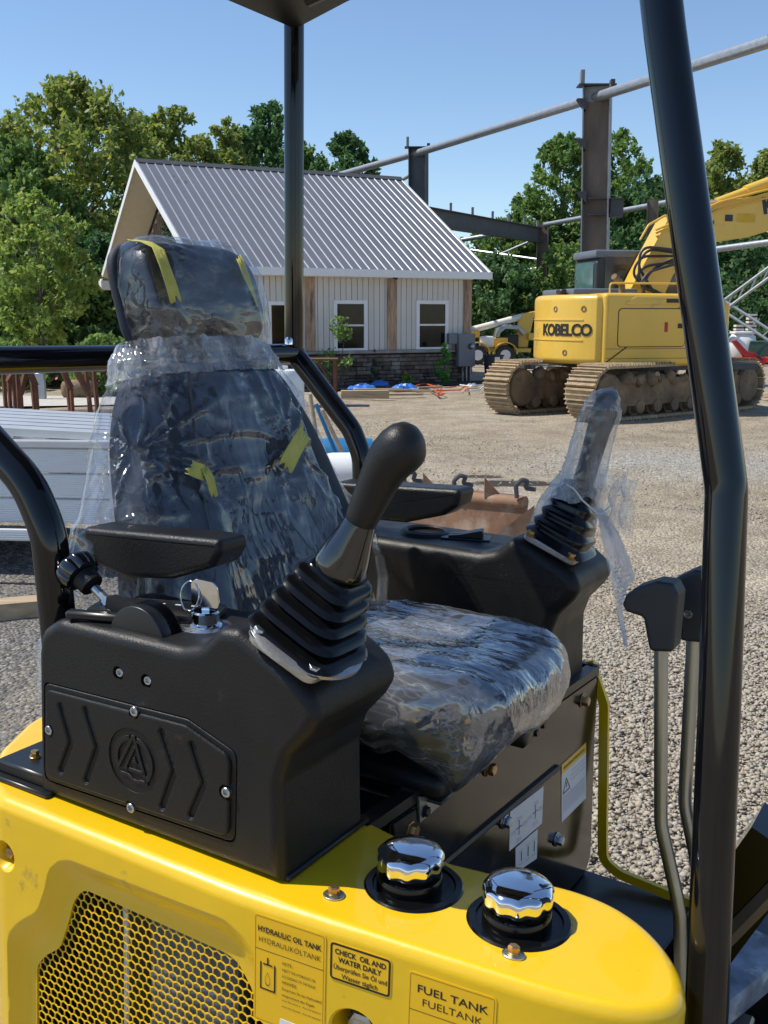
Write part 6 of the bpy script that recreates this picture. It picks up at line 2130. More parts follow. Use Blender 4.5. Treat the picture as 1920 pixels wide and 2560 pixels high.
def controls():
    # toothed throttle quadrant, arm, knob
    c = mp(352, 1612, 'y', -0.018)
    R_ = 0.046
    half = np.array([(R_ * math.cos(a), R_ * math.sin(a)) for a in np.linspace(0, PI, 30)] + [(-R_, -0.012), (R_, -0.012)])
    q = half + (c[0], 0.190)
    quad = part('throttle_quadrant', rextrude(q, -0.026, -0.008, 0.0015, 'y', 2), M['satin_black'], None, 50)
    th = []
    nt = 56
    for i in range(nt * 2 + 1):
        a = PI * i / (nt * 2)
        r = R_ * (1.02 if i % 2 else 0.96)
        th.append((r * math.cos(a), r * math.sin(a)))
    th = np.array(th + [(-R_, -0.01), (R_, -0.01)]) + (c[0], 0.190)
    part('toothed_wheel', rextrude(th, -0.007, 0.010, 0.0, 'y', 1), M['satin_black'], quad, 0)
    b = mp(359, 1605, 'y', -0.026)
    part('pivot_bolt', hexbolt((b[0], -0.026, b[2]), (0, -1, 0), 0.0055, 0.005), M['zinc'], quad)
    a0, a1 = mp(345, 1545, 'y', 0.003), mp(275, 1510, 'y', 0.003)
    d = unit(a1 - a0)
    part('throttle_arm', tube([a0, a1], 0.011, 4, True, [(-0.75, -1.1), (0.75, -1.1), (0.75, 1.1), (-0.75, 1.1)]), M['satin_black'], None, 0)
    k1 = mp(205, 1437, 'y', 0.003)
    stud = part('throttle_stud', tube([a1, a1 + (k1 - a1) * 0.55], 0.006, 14), M['zinc'])
    part('stud_nut', lathe([(0.0095, 0), (0.0095, 0.008)], 6, a1, k1 - a1), M['zinc'], stud)
    kn = part('throttle_knob', lathe([(0.016, -0.022), (0.017, -0.004)], 24, k1, k1 - a1), M['arm_pad'])
    part('knob_head', lathe([(0.012, -0.004), (0.025, -0.002), (0.027, 0.004), (0.027, 0.017), (0.024, 0.022), (0.014, 0.024), (0.0, 0.024)], 56, k1, k1 - a1, wob=lambda a: 1 - 0.13 * max(0, math.cos(7 * a)) ** 3), M['gloss_black'], kn)
    # flat display panel with icons
    X = unit((0.93, 0.36, 0)); Y = np.array([-X[1], X[0], 0])
    c = mp(385, 1545, 'z', 0.206) + (0, 0.02, 0)
    Mx = mat4((c[0], c[1], 0.2045), X, Y, (0, 0, 1))
    dp = part('display_panel', MB().add(bbox((-0.095, -0.032, 0), (0.075, 0.032, 0.012), 0.004, 2), Mx), M['satin_black'])
    part('panel_edge', MB().add(box((-0.05, 0.0275, 0.0121), (0.070, 0.0285, 0.0124)), Mx), M['zinc'], dp, 0)
    for i in range(5):
        x = -0.03 + 0.022 * i
        part('icon', MB().add(lathe([(0.0, 0.0), (0.004, 0.0001)], 10, (x, 0.012, 0.0123)) if i in (0, 4) else box((x - 0.004, 0.010, 0.0121), (x + 0.004, 0.0135, 0.0124)), Mx), M['decal_white'], dp, 0)
    part('pointer_bar', MB().add(bbox((-0.115, -0.05, 0.0), (0.0, -0.034, 0.011), 0.003, 1), Mx), M['satin_black'], dp)
    # ignition lock
    c = mp(514, 1567, 'z', 0.203)
    lk = part('ignition_plate', lathe([(0.0, 0.0), (0.034, 0.0005), (0.034, 0.002), (0.031, 0.003)], 40, (c[0], c[1], 0.2025)), M['zinc'])
    part('ignition_barrel', lathe([(0.021, 0.003), (0.021, 0.005), (0.0175, 0.007), (0.0175, 0.020), (0.015, 0.022), (0.010, 0.0215), (0.006, 0.0225)], 30, (c[0], c[1], 0.2025)), M['chrome'], lk)
    # armrest bracket behind
    a, b = mp(300, 1430, 'y', 0.125), mp(372, 1545, 'y', 0.125)
    br = part('armrest_bracket', bbox((a[0], 0.118, b[2] - 0.04), (b[0] - 0.01, 0.132, a[2] + 0.02), 0.003, 1), M['satin_black'])
    for (px, py) in ((330, 1500), (345, 1478)):
        p = mp(px, py, 'y', 0.118)
        part('bracket_slot', rextrude(stroke([(p[0] - 0.006, p[2] - 0.004), (p[0] - 0.006, p[2] + 0.008)], 0.005), 0.1165, 0.1178, 0, 'y', 1), M['ink'], br, 0)
    return c
key_c = controls()
def armrest(name, prof, y0, y1, lip=None):
    o = part(name, rextrude(poly_round(np.array(prof), 0.012, 4), y0, y1, 0.010, 'y', 5), M['arm_pad'], None, 50)
    return fix_normals(o)
Y0 = 0.075
armrest('armrest', [xz(*q, Y0) for q in ((202, 1318), (204, 1350), (226, 1408), (315, 1447), (425, 1450), (528, 1420), (548, 1385), (546, 1350))], Y0, Y0 + 0.062)
armrest('armrest', [xz(*q, 0.79) for q in ((830, 1205), (832, 1290), (1010, 1308), (1105, 1290), (1140, 1268), (1152, 1225))], 0.79, 0.86)
part('armrest_bracket', bbox((-0.80, 0.85, -0.02), (-0.73, 0.862, 0.24), 0.003, 1), M['satin_black'])

FD = -0.04
def far_console():
    y0, y1 = 0.785, 0.985
    prof = console_profile(FD, -0.012)
    prof[:, 0] = np.where(prof[:, 0] < -0.5, prof[:, 0] - 0.12, prof[:, 0])
    prof[:, 1] = np.where(prof[:, 1] < -0.07, -0.088, prof[:, 1])
    o = part('left_console', rextrude(prof, y0, y1, 0.022, 'y', 6), M['console'])
    fix_normals(o)
    zt = 0.163
    c = mp(1065, 1333, 'z', zt)
    cut(o, lathe([(0.036, -0.07), (0.038, 0.05)], 36, (c[0], c[1], zt)))
    ring = part('cup_holder', lathe([(0.0375, -0.004), (0.0375, 0.006), (0.042, 0.0095), (0.050, 0.007), (0.054, 0.0)], 40, (c[0], c[1], zt)), M['console'], o)
    part('cup_cavity', lathe([(0.0, -0.066), (0.0365, -0.066), (0.0370, -0.002)], 36, (c[0], c[1], zt)), M['satin_black'], o)
    s = mp(1165, 1347, 'z', zt)
    X = np.array([0.93, 0.36, 0]); X = unit(X); Y = np.array([-X[1], X[0], 0])
    Mx = mat4((s[0], s[1], zt), X, Y, (0, 0, 1))
    sw = part('switch_panel', MB().add(bbox((-0.05, -0.026, 0), (0.05, 0.026, 0.005), 0.003, 1), Mx), M['satin_black'], o)
    for k in (0, 1):
        pr = np.array([(-0.034, 0.005), (0.034, 0.005), (0.034, 0.020), (0.030, 0.021), (-0.01, 0.011), (-0.034, 0.008)])
        v, f = rextrude(pr, -0.016 + 0.017 * k, -0.001 + 0.017 * k, 0.001, 'y', 1)
        part('rocker_switch', MB().add((v, f), Mx), M['satin_black'], o)
    bc = np.array([-0.322, 0.885, 0.196])
    plate, c, (X, Y, Z), q, Mx = joystick(bc, ((1303, 1340), (1432, 1413), (1492, 1378), (1360, 1318)), 'left', 0, None)
    for (px, py) in ((1325, 1338), (1425, 1395)):
        b = hitp(px, py, PN, c + PN * 0.009)
        part('plate_bolt', hexbolt(b, PN, 0.0075, 0.008, 0.011), M['gold_zinc'], plate)
    # boot and grip inside the bag
    p0 = c + PN * 0.01
    p1 = mp(1452, 1215, 'y', 0.90)
    rings = []
    for k in range(31):
        s = k / 30
        w = 0.064 * (1 - s) + 0.030 * s
        w *= 0.93 + 0.07 * math.cos(s * 5 * 2 * PI)
        cc = p0 + (p1 - p0) * s
        xx, yy, _ = basis(unit(PN * (1 - s) + unit(p1 - p0) * s), (0, 1, 0))
        e = 2 / 3.6
        rings.append([cc + xx * w * math.copysign(abs(math.cos(a)) ** e, math.cos(a)) + yy * w * math.copysign(abs(math.sin(a)) ** e, math.sin(a)) for a in np.linspace(0, 2 * PI, 36, endpoint=False)])
    part('boot', loft(rings), M['rubber'], None, 50)
    gp = [(1448, 1235, 33), (1460, 1200, 30), (1475, 1150, 30), (1495, 1080, 33), (1512, 1030, 37), (1522, 1005, 36), (1530, 988, 26), (1535, 978, 6)]
    dpt = 1.86 / FPX
    part('lever_grip', tube([mp(a, b, 'y', 0.90) for a, b, _ in gp], [r * dpt * 0.9 for _, _, r in gp], 28), M['grip'], None, 60)
    return o
far_console()

# ---------------------------------------------------------------- seat base: front plate, hinges, stickers
XP = -0.268
def zlip(y): return -0.052 - 0.042 * y
def front_plate():
    P = plane_map('x')
    q = np.array([(0.19, zlip(0.19) - 0.012), (0.19, -0.50), (1.02, -0.545), (1.045, -0.52), (1.0, zlip(1.0) - 0.012)])
    q = poly_round(q, [0.005, 0.02, 0.03, 0.03, 0.008], 4)
    o = part('front_plate', rextrude(q, XP - 0.006, XP, 0.0015, 'x', 2), M['plate_black'])
    fix_normals(o)
    part('plate_top_edge', tube([(XP - 0.012, 0.13, zlip(0.13)), (XP - 0.012, 1.0, zlip(1.0))], 0.012, 4, True, [(-1, -0.7), (1, -0.7), (1, 0.7), (-1, 0.7)]), M['satin_black'], o, 0)
    # seat box behind the plate
    part('seat_box', box((-0.72, 0.152, -0.60), (XP - 0.03, 0.79, -0.075)), M['satin_black'], None, 0)
    part('seat_box', box((-0.72, 0.79, -0.60), (XP - 0.03, 0.97, -0.098)), M['satin_black'], None, 0)
    def pp(px, py, x=XP): return mp(px, py, 'x', x)
    # door fold, a raised lower panel
    a, b = pp(1000, 2245), pp(1392, 1918)
    dq = np.array([(a[1], a[2]), (b[1], b[2]), (pp(1478, 1935)[1], pp(1478, 1935)[2]), (1.015, -0.50), (0.45, -0.50)])
    ln = part('door_fold', tube([a + (0.002, 0, 0), b + (0.002, 0, 0)], 0.006, 6), M['ink'], o)
    # bolts
    for (px, py, mt) in ((1217, 1920, 'gold_zinc'), (1455, 1751, 'gold_zinc'), (1020, 2072, 'gold_zinc'), (1258, 2052, 'zinc'), (1390, 2098, 'zinc')):
        c = pp(px, py)
        part('plate_bolt', hexbolt((XP + 0.0005, c[1], c[2]), (1, 0, 0), 0.010, 0.012, 0.014), M[mt], o)
    # hinges under the seat front
    for (pts, knuckle) in ((((1318, 1792), (1316, 1848), (1355, 1812), (1356, 1772)), ((1340, 1790), (1372, 1758))), (((1041, 1990), (1043, 2055), (1093, 2012), (1092, 1990)), None)):
        q = np.array([(pp(*p)[1], pp(*p)[2]) for p in pts])
        hg = part('seat_hinge', rextrude(q, XP + 0.0005, XP + 0.005, 0.0005, 'x', 1), M['cast_alu'])
        if knuckle:
            k0, k1 = pp(*knuckle[0], XP + 0.01), pp(*knuckle[1], XP + 0.01)
            part('hinge_knuckle', tube([k0, k1], 0.0105, 14), M['zinc'], hg)
            bl = ((1330, 1828), (1348, 1808))
        else:
            bl = ((1054, 2025),)
        for b in bl:
            c = pp(*b)
            part('hinge_bolt', hexbolt((XP + 0.005, c[1], c[2]), (1, 0, 0), 0.0075, 0.007), M['satin_black'], hg)
    lug = np.array([(pp(*p)[1], pp(*p)[2]) for p in ((978, 2060), (1035, 2020), (1038, 2070), (1010, 2098), (982, 2095))])
    part('seat_lug', rextrude(lug, XP + 0.0005, XP + 0.004, 0.001, 'x', 1), M['satin_black'])
    # stickers
    def plate_label(name, pts, mat, r=0.004):
        q = np.array([(pp(*p)[1], pp(*p)[2]) for p in pts])
        lab = part(name, loft([list(P(q, XP + 0.0004)), list(P(q, XP + 0.0009))]), mat, None, 0)
        return lab, q
    def bil(q, u, v):
        """q: TL, TR, BR, BL"""
        a = q[0] + (q[1] - q[0]) * u
        b = q[3] + (q[2] - q[3]) * u
        return a + (b - a) * v
    def ptext(lab, q, s, u0, u1, v, hgt, mat, bold=0.0):
        t, f = text_vf(s, 1.0, bold)
        t[:, 0] -= t[:, 0].min()
        w = t[:, 0].max()
        out = []
        for (x, y, z) in t:
            p = bil(q, u0 + (u1 - u0) * x / w, v - hgt * y)
            out.append((XP + 0.0013, p[0], p[1]))
        part('lettering', (out, f), mat, lab, 0)
    def pbar(lab, q, u0, v0, u1, v1, mat, name='rule'):
        part(name, ([(XP + 0.0012, *bil(q, u, v)) for u, v in ((u0, v0), (u0, v1), (u1, v1), (u1, v0))], [(0, 1, 2, 3)]), mat, lab, 0)
    lab, q = plate_label('control_pattern_label', ((1274, 2030), (1358, 1965), (1354, 2058), (1272, 2128)), M['sticker_white'])
    G = M['ink_grey']
    for (u, v) in ((0.27, 0.58), (0.76, 0.52)):
        pbar(lab, q, u - 0.010, v - 0.19, u + 0.010, v + 0.19, M['ink'], 'cross_bar')
        pbar(lab, q, u - 0.09, v - 0.012, u + 0.09, v + 0.012, M['ink'], 'cross_bar')
        for s, du, dv in (('Dump', -0.06, -0.24), ('Boom', -0.06, 0.30), ('Swing', -0.24, 0.02), ('Right', 0.11, 0.0)):
            ptext(lab, q, s, u + du, u + du + 0.13, v + dv, 0.055, G)
            ptext(lab, q, s, u + du - 0.01, u + du + 0.15, v + dv + 0.055, 0.035, G)
    lab, q = plate_label('travel_label', ((1288, 2120), (1343, 2072), (1341, 2146), (1288, 2182)), M['sticker_white'])
    for u in (0.25, 0.56, 0.85):
        pbar(lab, q, u - 0.02, 0.32, u + 0.02, 0.68, M['ink'], 'lever_bar')
        ptext(lab, q, 'Forward', u - 0.1, u + 0.1, 0.28, 0.06, G)
        ptext(lab, q, 'Back', u - 0.1, u + 0.1, 0.80, 0.06, G)
    lab, q = plate_label('maintenance_label', ((1403, 1912), (1464, 1856), (1464, 1995), (1403, 2056)), M['sticker_white'])
    pbar(lab, q, 0, 0, 1, 0.17, M['sticker_yellow'], 'yellow_band')
    t, f = text_vf('MAINTENANCE PRECAUTIONS', 1.0, 0.02)
    w = t[:, 0].max()
    part('lettering', ([(XP + 0.0016, *bil(q, 0.08 + 0.84 * x / w, 0.11 - 0.065 * y)) for x, y, z in t], f), M['ink'], lab, 0)
    for i in range(7):
        ptext(lab, q, ('Check oil level and fill with clean oil', 'Check all bolts before starting work', 'Keep hands clear of moving parts', 'Grease all pins every ten hours', 'Lower the blade before service', 'Stop the engine before refuelling', 'Read the manual before use')[i] , 0.36 if i < 3 else 0.06, 0.95, 0.27 + 0.07 * i + (0.12 if i > 2 else 0), 0.032, G)
    for (a, b) in (((0.18, 0.30), (0.05, 0.52)), ((0.18, 0.30), (0.32, 0.52)), ((0.05, 0.52), (0.32, 0.52)), ((0.185, 0.37), (0.185, 0.46))):
        d = np.array(b) - a
        n_ = unit((-d[1], d[0])) * 0.010
        part('warning_triangle', ([(XP + 0.0014, *bil(q, *(np.array(p)))) for p in (a + n_, a - n_, b - n_, b + n_)], [(0, 1, 2, 3)]), M['ink'], lab, 0)
    for i in range(4):
        pbar(lab, q, 0.06, 0.62 + 0.075 * i, 0.94, 0.626 + 0.075 * i, G, 'table_line')
    return o
front_plate()

def floor_and_frame():
    # floor plates
    part('floor_plate', box((XP - 0.02, 0.16, -0.585), (0.02, 1.03, -0.548)), M['satin_black'], None, 0)
    part('side_panel', box((-0.60, 1.005, -0.575), (XP - 0.002, 1.018, -0.085)), M['satin_black'], None, 0)  # black sheet added as the shadow between front plate and yellow edge
    part('floor_plate', bbox((0.024, 0.17, -0.572), (0.36, 1.0, -0.548), 0.003, 1), M['frame_black'])
    part('floor_mat', bbox((-0.22, 0.55, -0.554), (-0.10, 0.75, -0.55), 0.002, 1), M['satin_black'])
    # yellow edge of the far side frame
    pth = [mp(1509, 1664, 'y', 1.02), mp(1511, 1760, 'y', 1.02), mp(1507, 2090, 'y', 1.02), mp(1508, 2150, 'y', 1.02), mp(1550, 2185, 'y', 1.02), mp(1720, 2255, 'y', 1.02), mp(1990, 2370, 'y', 1.02)]
    pth[0] = pth[0] + (-0.03, 0, 0.004)
    part('side_frame_edge', tube(fillet(pth, [0, 0.03, 0.03, 0.06, 0.06, 0.1, 0], 6), 0.0095, 4, True, [(-0.6, -1), (0.6, -1), (0.6, 1), (-0.6, 1)]), M['yellow'], None, 30)
    # near-side inner wall of the tank, below deck
    part('swing_frame', bbox((-0.92, -0.05, -0.74), (0.32, 1.0, -0.60), 0.01, 1), M['satin_black'])
    # boom swing post area at the front right of the picture
    a, b = mp(1700, 2440, 'y', 0.55), mp(1960, 2080, 'y', 0.55)
    d = b - a
    part('swing_bracket', tube([a - d * 0.3, b], 0.045, 4, True, [(-1.0, -0.9), (1.0, -0.9), (1.0, 0.9), (-1.0, 0.9)]), M['frame_black'], None, 30)
    part('bracket_flange', tube([mp(1745, 2420, 'y', 0.50), mp(1960, 2200, 'y', 0.50)], 0.012, 4), M['taupe_metal'], None, 30)
    c = mp(1855, 2440, 'z', -0.45)
    X = unit((0.3, 1, 0)); Y = np.array([-X[1], X[0], 0])
    Mx = mat4((c[0], c[1], -0.47), X, Y, (0, 0, 1))
    pd = part('foot_pedal', MB().add(bbox((-0.11, -0.04, 0), (0.10, 0.045, 0.05), 0.008, 2), Mx), M['pedal'])
    part('pedal_stalk', MB().add(cyl((0, 0, -0.12), (0, 0, 0), 0.012, 10), Mx), M['satin_black'], pd)
    c = mp(1960, 2355, 'z', -0.44)
    part('foot_rest', bbox((c[0] - 0.10, c[1] - 0.07, -0.452), (c[0] + 0.2, c[1] + 0.16, -0.438), 0.01, 2), M['pedal_pad'])
    c = mp(1850, 2545, 'z', -0.5)
    part('valve_block', bbox((c[0] - 0.03, c[1] - 0.05, -0.55), (c[0] + 0.02, c[1] + 0.02, -0.5), 0.004, 1), M['cast_alu'])
    # travel levers
    for i, (rod, head, scr) in enumerate(((((1653, 1600), (1652, 2010), (1652, 2060), (1692, 2240), (1700, 2290), (1706, 2640)), ((1566, 1505), (1575, 1480), (1600, 1462), (1652, 1446), (1692, 1452), (1706, 1480), (1694, 1612), (1688, 1622), (1640, 1620), (1632, 1612), (1618, 1535), (1575, 1522)), None),
                                          (((1735, 1580), (1714, 1960), (1712, 2010), (1735, 2120), (1745, 2180), (1752, 2640)), ((1672, 1458), (1700, 1438), (1745, 1418), (1775, 1424), (1785, 1450), (1778, 1590), (1770, 1600), (1708, 1594), (1705, 1520)), (1721, 1535)))):
        y = 0.44 + 0.10 * i
        lv = part('travel_lever', tube(fillet([mp(*p, 'y', y) for p in rod], [0, 0.03, 0.12, 0.06, 0.08, 0], 6), 0.0095 * (1 + 0.06 * i), 16), M['rod'])
        q = poly_round(np.array([xz(*p, y) for p in head]), 0.007, 4)
        kn = part('lever_knob', rextrude(q, y - 0.021, y + 0.021, 0.006, 'y', 5), M['lever_knob'], lv, 60)
        fix_normals(kn)
        for k in range(3):
            p = mp((1655, 1748)[i] + 9 * k, (1451, 1428)[i] - 1 + k, 'y', y)
            part('grip_slot', bbox((p[0] - 0.0012, y - 0.014, p[2] - 0.003), (p[0] + 0.0012, y + 0.014, p[2] + 0.001), 0.0004, 1), M['ink'], lv)
        if scr:
            p = mp(*scr, 'y', y - 0.021)
            part('knob_screw', lathe([(0.0065, 0.0), (0.0065, 0.0005), (0.0048, 0.0006), (0.0045, 0.002), (0.002, 0.002), (0.002, 0.0005)], 16, (p[0], y - 0.0212, p[2]), (0, -1, 0)), M['zinc'], lv)
M['taupe_metal'] = pm('taupe_metal', (0.22, 0.17, 0.11), 0.35, metal=0.5, var=0.2, vs=10)
M['pedal'] = pm('pedal', (0.22, 0.25, 0.31), 0.6, var=0.5, vs=18, dirt=(0.5, 0.52, 0.56), dirt_s=20, dirt_amt=0.2)
M['pedal_pad'] = pm('pedal_pad', (0.05, 0.058, 0.075), 0.5, var=0.3, vs=14)
floor_and_frame()

# ---------------------------------------------------------------- canopy frame and roof
def canopy():
    r = 0.0215
    XB = -1.02
    # rear cross bar, far leg, near leg
    zc = mp(700, 886, 'x', XB)[2]
    z0 = mp(0, 897, 'x', XB)[2]
    yf = mp(735, 880, 'x', XB)[1]
    part('rear_crossbar', tube([(XB, 0.10, z0 - 0.002), (XB, yf + 0.012, zc)], r * 1.06, 24), M['frame_black'])
    top = mp(735, 60, 'x', XB)
    def fp(px, py): return mp(px, py, 'y', yf)
    part('rear_post', tube([(XB, yf, zc - 0.005), top, top + (top - np.array((XB, yf, zc))) * 0.03], r, 24), M['frame_black'])
    lg = [(XB, yf, zc), fp(752, 905), fp(880, 1075), fp(905, 1140), fp(907, 1240), fp(905, 1500)]
    part('rear_leg', tube(fillet(lg, [0, 0.05, 0.10, 0.1, 0.05, 0], 8), r * 1.05, 24), M['frame_black'])
    b = fp(708, 853)
    part('frame_bolt', lathe([(0.009, 0), (0.009, 0.012), (0.006, 0.016)], 14, (XB + 0.006, yf - 0.028, zc + r)), M['chrome'])
    yn = 0.0
    def nq(px, py): return mp(px, py, 'y', yn)
    lg = [(XB, 0.10, z0), (XB + 0.02, 0.02, z0 - 0.004), nq(-40, 1085), nq(72, 1210), nq(122, 1330), nq(134, 1440), nq(150, 1600), nq(165, 1790)]
    part('rear_leg', tube(fillet(lg, [0, 0.06, 0.1, 0.12, 0.12, 0.05, 0.05, 0], 8), r * 1.12, 24), M['frame_black'])
    part('rear_post', tube([(XB, 0.06, z0), (XB, 0.06, top[2])], r, 24), M['frame_black'])
    # front posts
    d = 1.08
    pts = [MF.loc(at_depth(px, py, d)) for px, py in ((1646, -60), (1662, 80), (1793, 1050), (1813, 1190), (1812, 1270), (1797, 1800), (1763, 2600))]
    tp = pts[0] + (pts[0] - pts[1]) * 2.2
    part('front_post', tube(fillet([tp] + pts[1:3] + [MF.loc(at_depth(1816, 1222, d))] + pts[5:], [0, 0.1, 0.5, 0.10, 0.5, 0], 8), 0.0222, 28), M['frame_black'])
    off = np.array([0, 0.76, 0])
    part('front_post', tube(fillet([tp + off] + [p + off for p in pts[1:3]] + [MF.loc(at_depth(1816, 1222, d)) + off] + [p + off for p in pts[5:]], [0, 0.1, 0.5, 0.1, 0.5, 0], 8), 0.0222, 20), M['frame_black'])
    # roof sheet with folded edge and stiffener ribs
    zt = top[2] - 0.012
    c = mp(738, 72, 'z', zt)
    x0, y1 = c[0], c[1]
    x1, y0 = 0.04, -0.06
    sh = [(x0, zt), (x0 + 0.13, zt + 0.038), (x0 + 0.28, zt + 0.072), (x0 + 0.5, zt + 0.09), (x1, zt + 0.095)]
    pr = np.array(sh + [(x, z + 0.022) for x, z in sh[::-1]])
    rf = part('canopy_roof', rextrude(pr, y0, y1, 0.0, 'y', 1), M['roof_black'], None, 30)
    for k in range(4):
        y = y0 + (y1 - y0) * (k + 0.55) / 4.4
        q = np.array([(x, z - 0.0005) for x, z in sh[1:]] + [(x, z - 0.012) for x, z in sh[1:][::-1]])
        part('roof_rib', rextrude(q, y, y + 0.05, 0.0, 'y', 1), M['frame_black'], rf, 30)
    for yy in (y1 - 0.14, y0 + 0.10):
        part('roof_frame', tube([(x, yy, z - 0.03) for x, z in sh[1:]], 0.016, 14), M['frame_black'], rf)
canopy()

def undercarriage():
    # slew bearing and two rubber tracks, below the picture
    part('slew_bearing', lathe([(0.30, -0.84), (0.32, -0.82), (0.32, -0.742)], 32, (-0.36, 0.47, 0)), M['satin_black'])
    part('car_body', bbox((-0.75, 0.15, -0.98), (0.05, 0.79, -0.845), 0.02, 1), M['satin_black'])
    for yc in (-0.02, 0.96):
        L_, R_ = 1.25, 0.17
        loop = []
        for a in np.linspace(-PI / 2, PI / 2, 12): loop.append((-0.36 + L_ / 2 - R_ + R_ * math.cos(a), -0.87 + R_ * math.sin(a)))
        for a in np.linspace(PI / 2, 3 * PI / 2, 12): loop.append((-0.36 - L_ / 2 + R_ + R_ * math.cos(a), -0.87 + R_ * math.sin(a)))
        tr = part('rubber_track', rextrude(np.array(loop), yc - 0.09, yc + 0.09, 0.01, 'y', 2), M['rubber'])
        nl = 40
        lp = resample(np.array(loop), nl)
        for k in range(nl):
            p, q = lp[k], lp[(k + 1) % nl]
            n_ = unit((q[1] - p[1], -(q[0] - p[0])))
            m_ = (p + q) / 2
            t_ = unit(q - p)
            part('track_lug', loft([[(*(m_ - t_ * 0.011)[:1], yc - 0.088, (m_ - t_ * 0.011)[1]), (*(m_ + t_ * 0.011)[:1], yc - 0.088, (m_ + t_ * 0.011)[1]), (*(m_ + t_ * 0.008 + n_ * 0.016)[:1], yc - 0.088, (m_ + t_ * 0.008 + n_ * 0.016)[1]), (*(m_ - t_ * 0.008 + n_ * 0.016)[:1], yc - 0.088, (m_ - t_ * 0.008 + n_ * 0.016)[1])],
                                   [(*(m_ - t_ * 0.011)[:1], yc + 0.088, (m_ - t_ * 0.011)[1]), (*(m_ + t_ * 0.011)[:1], yc + 0.088, (m_ + t_ * 0.011)[1]), (*(m_ + t_ * 0.008 + n_ * 0.016)[:1], yc + 0.088, (m_ + t_ * 0.008 + n_ * 0.016)[1]), (*(m_ - t_ * 0.008 + n_ * 0.016)[:1], yc + 0.088, (m_ - t_ * 0.008 + n_ * 0.016)[1])]]), M['rubber'], tr, 0)
undercarriage()
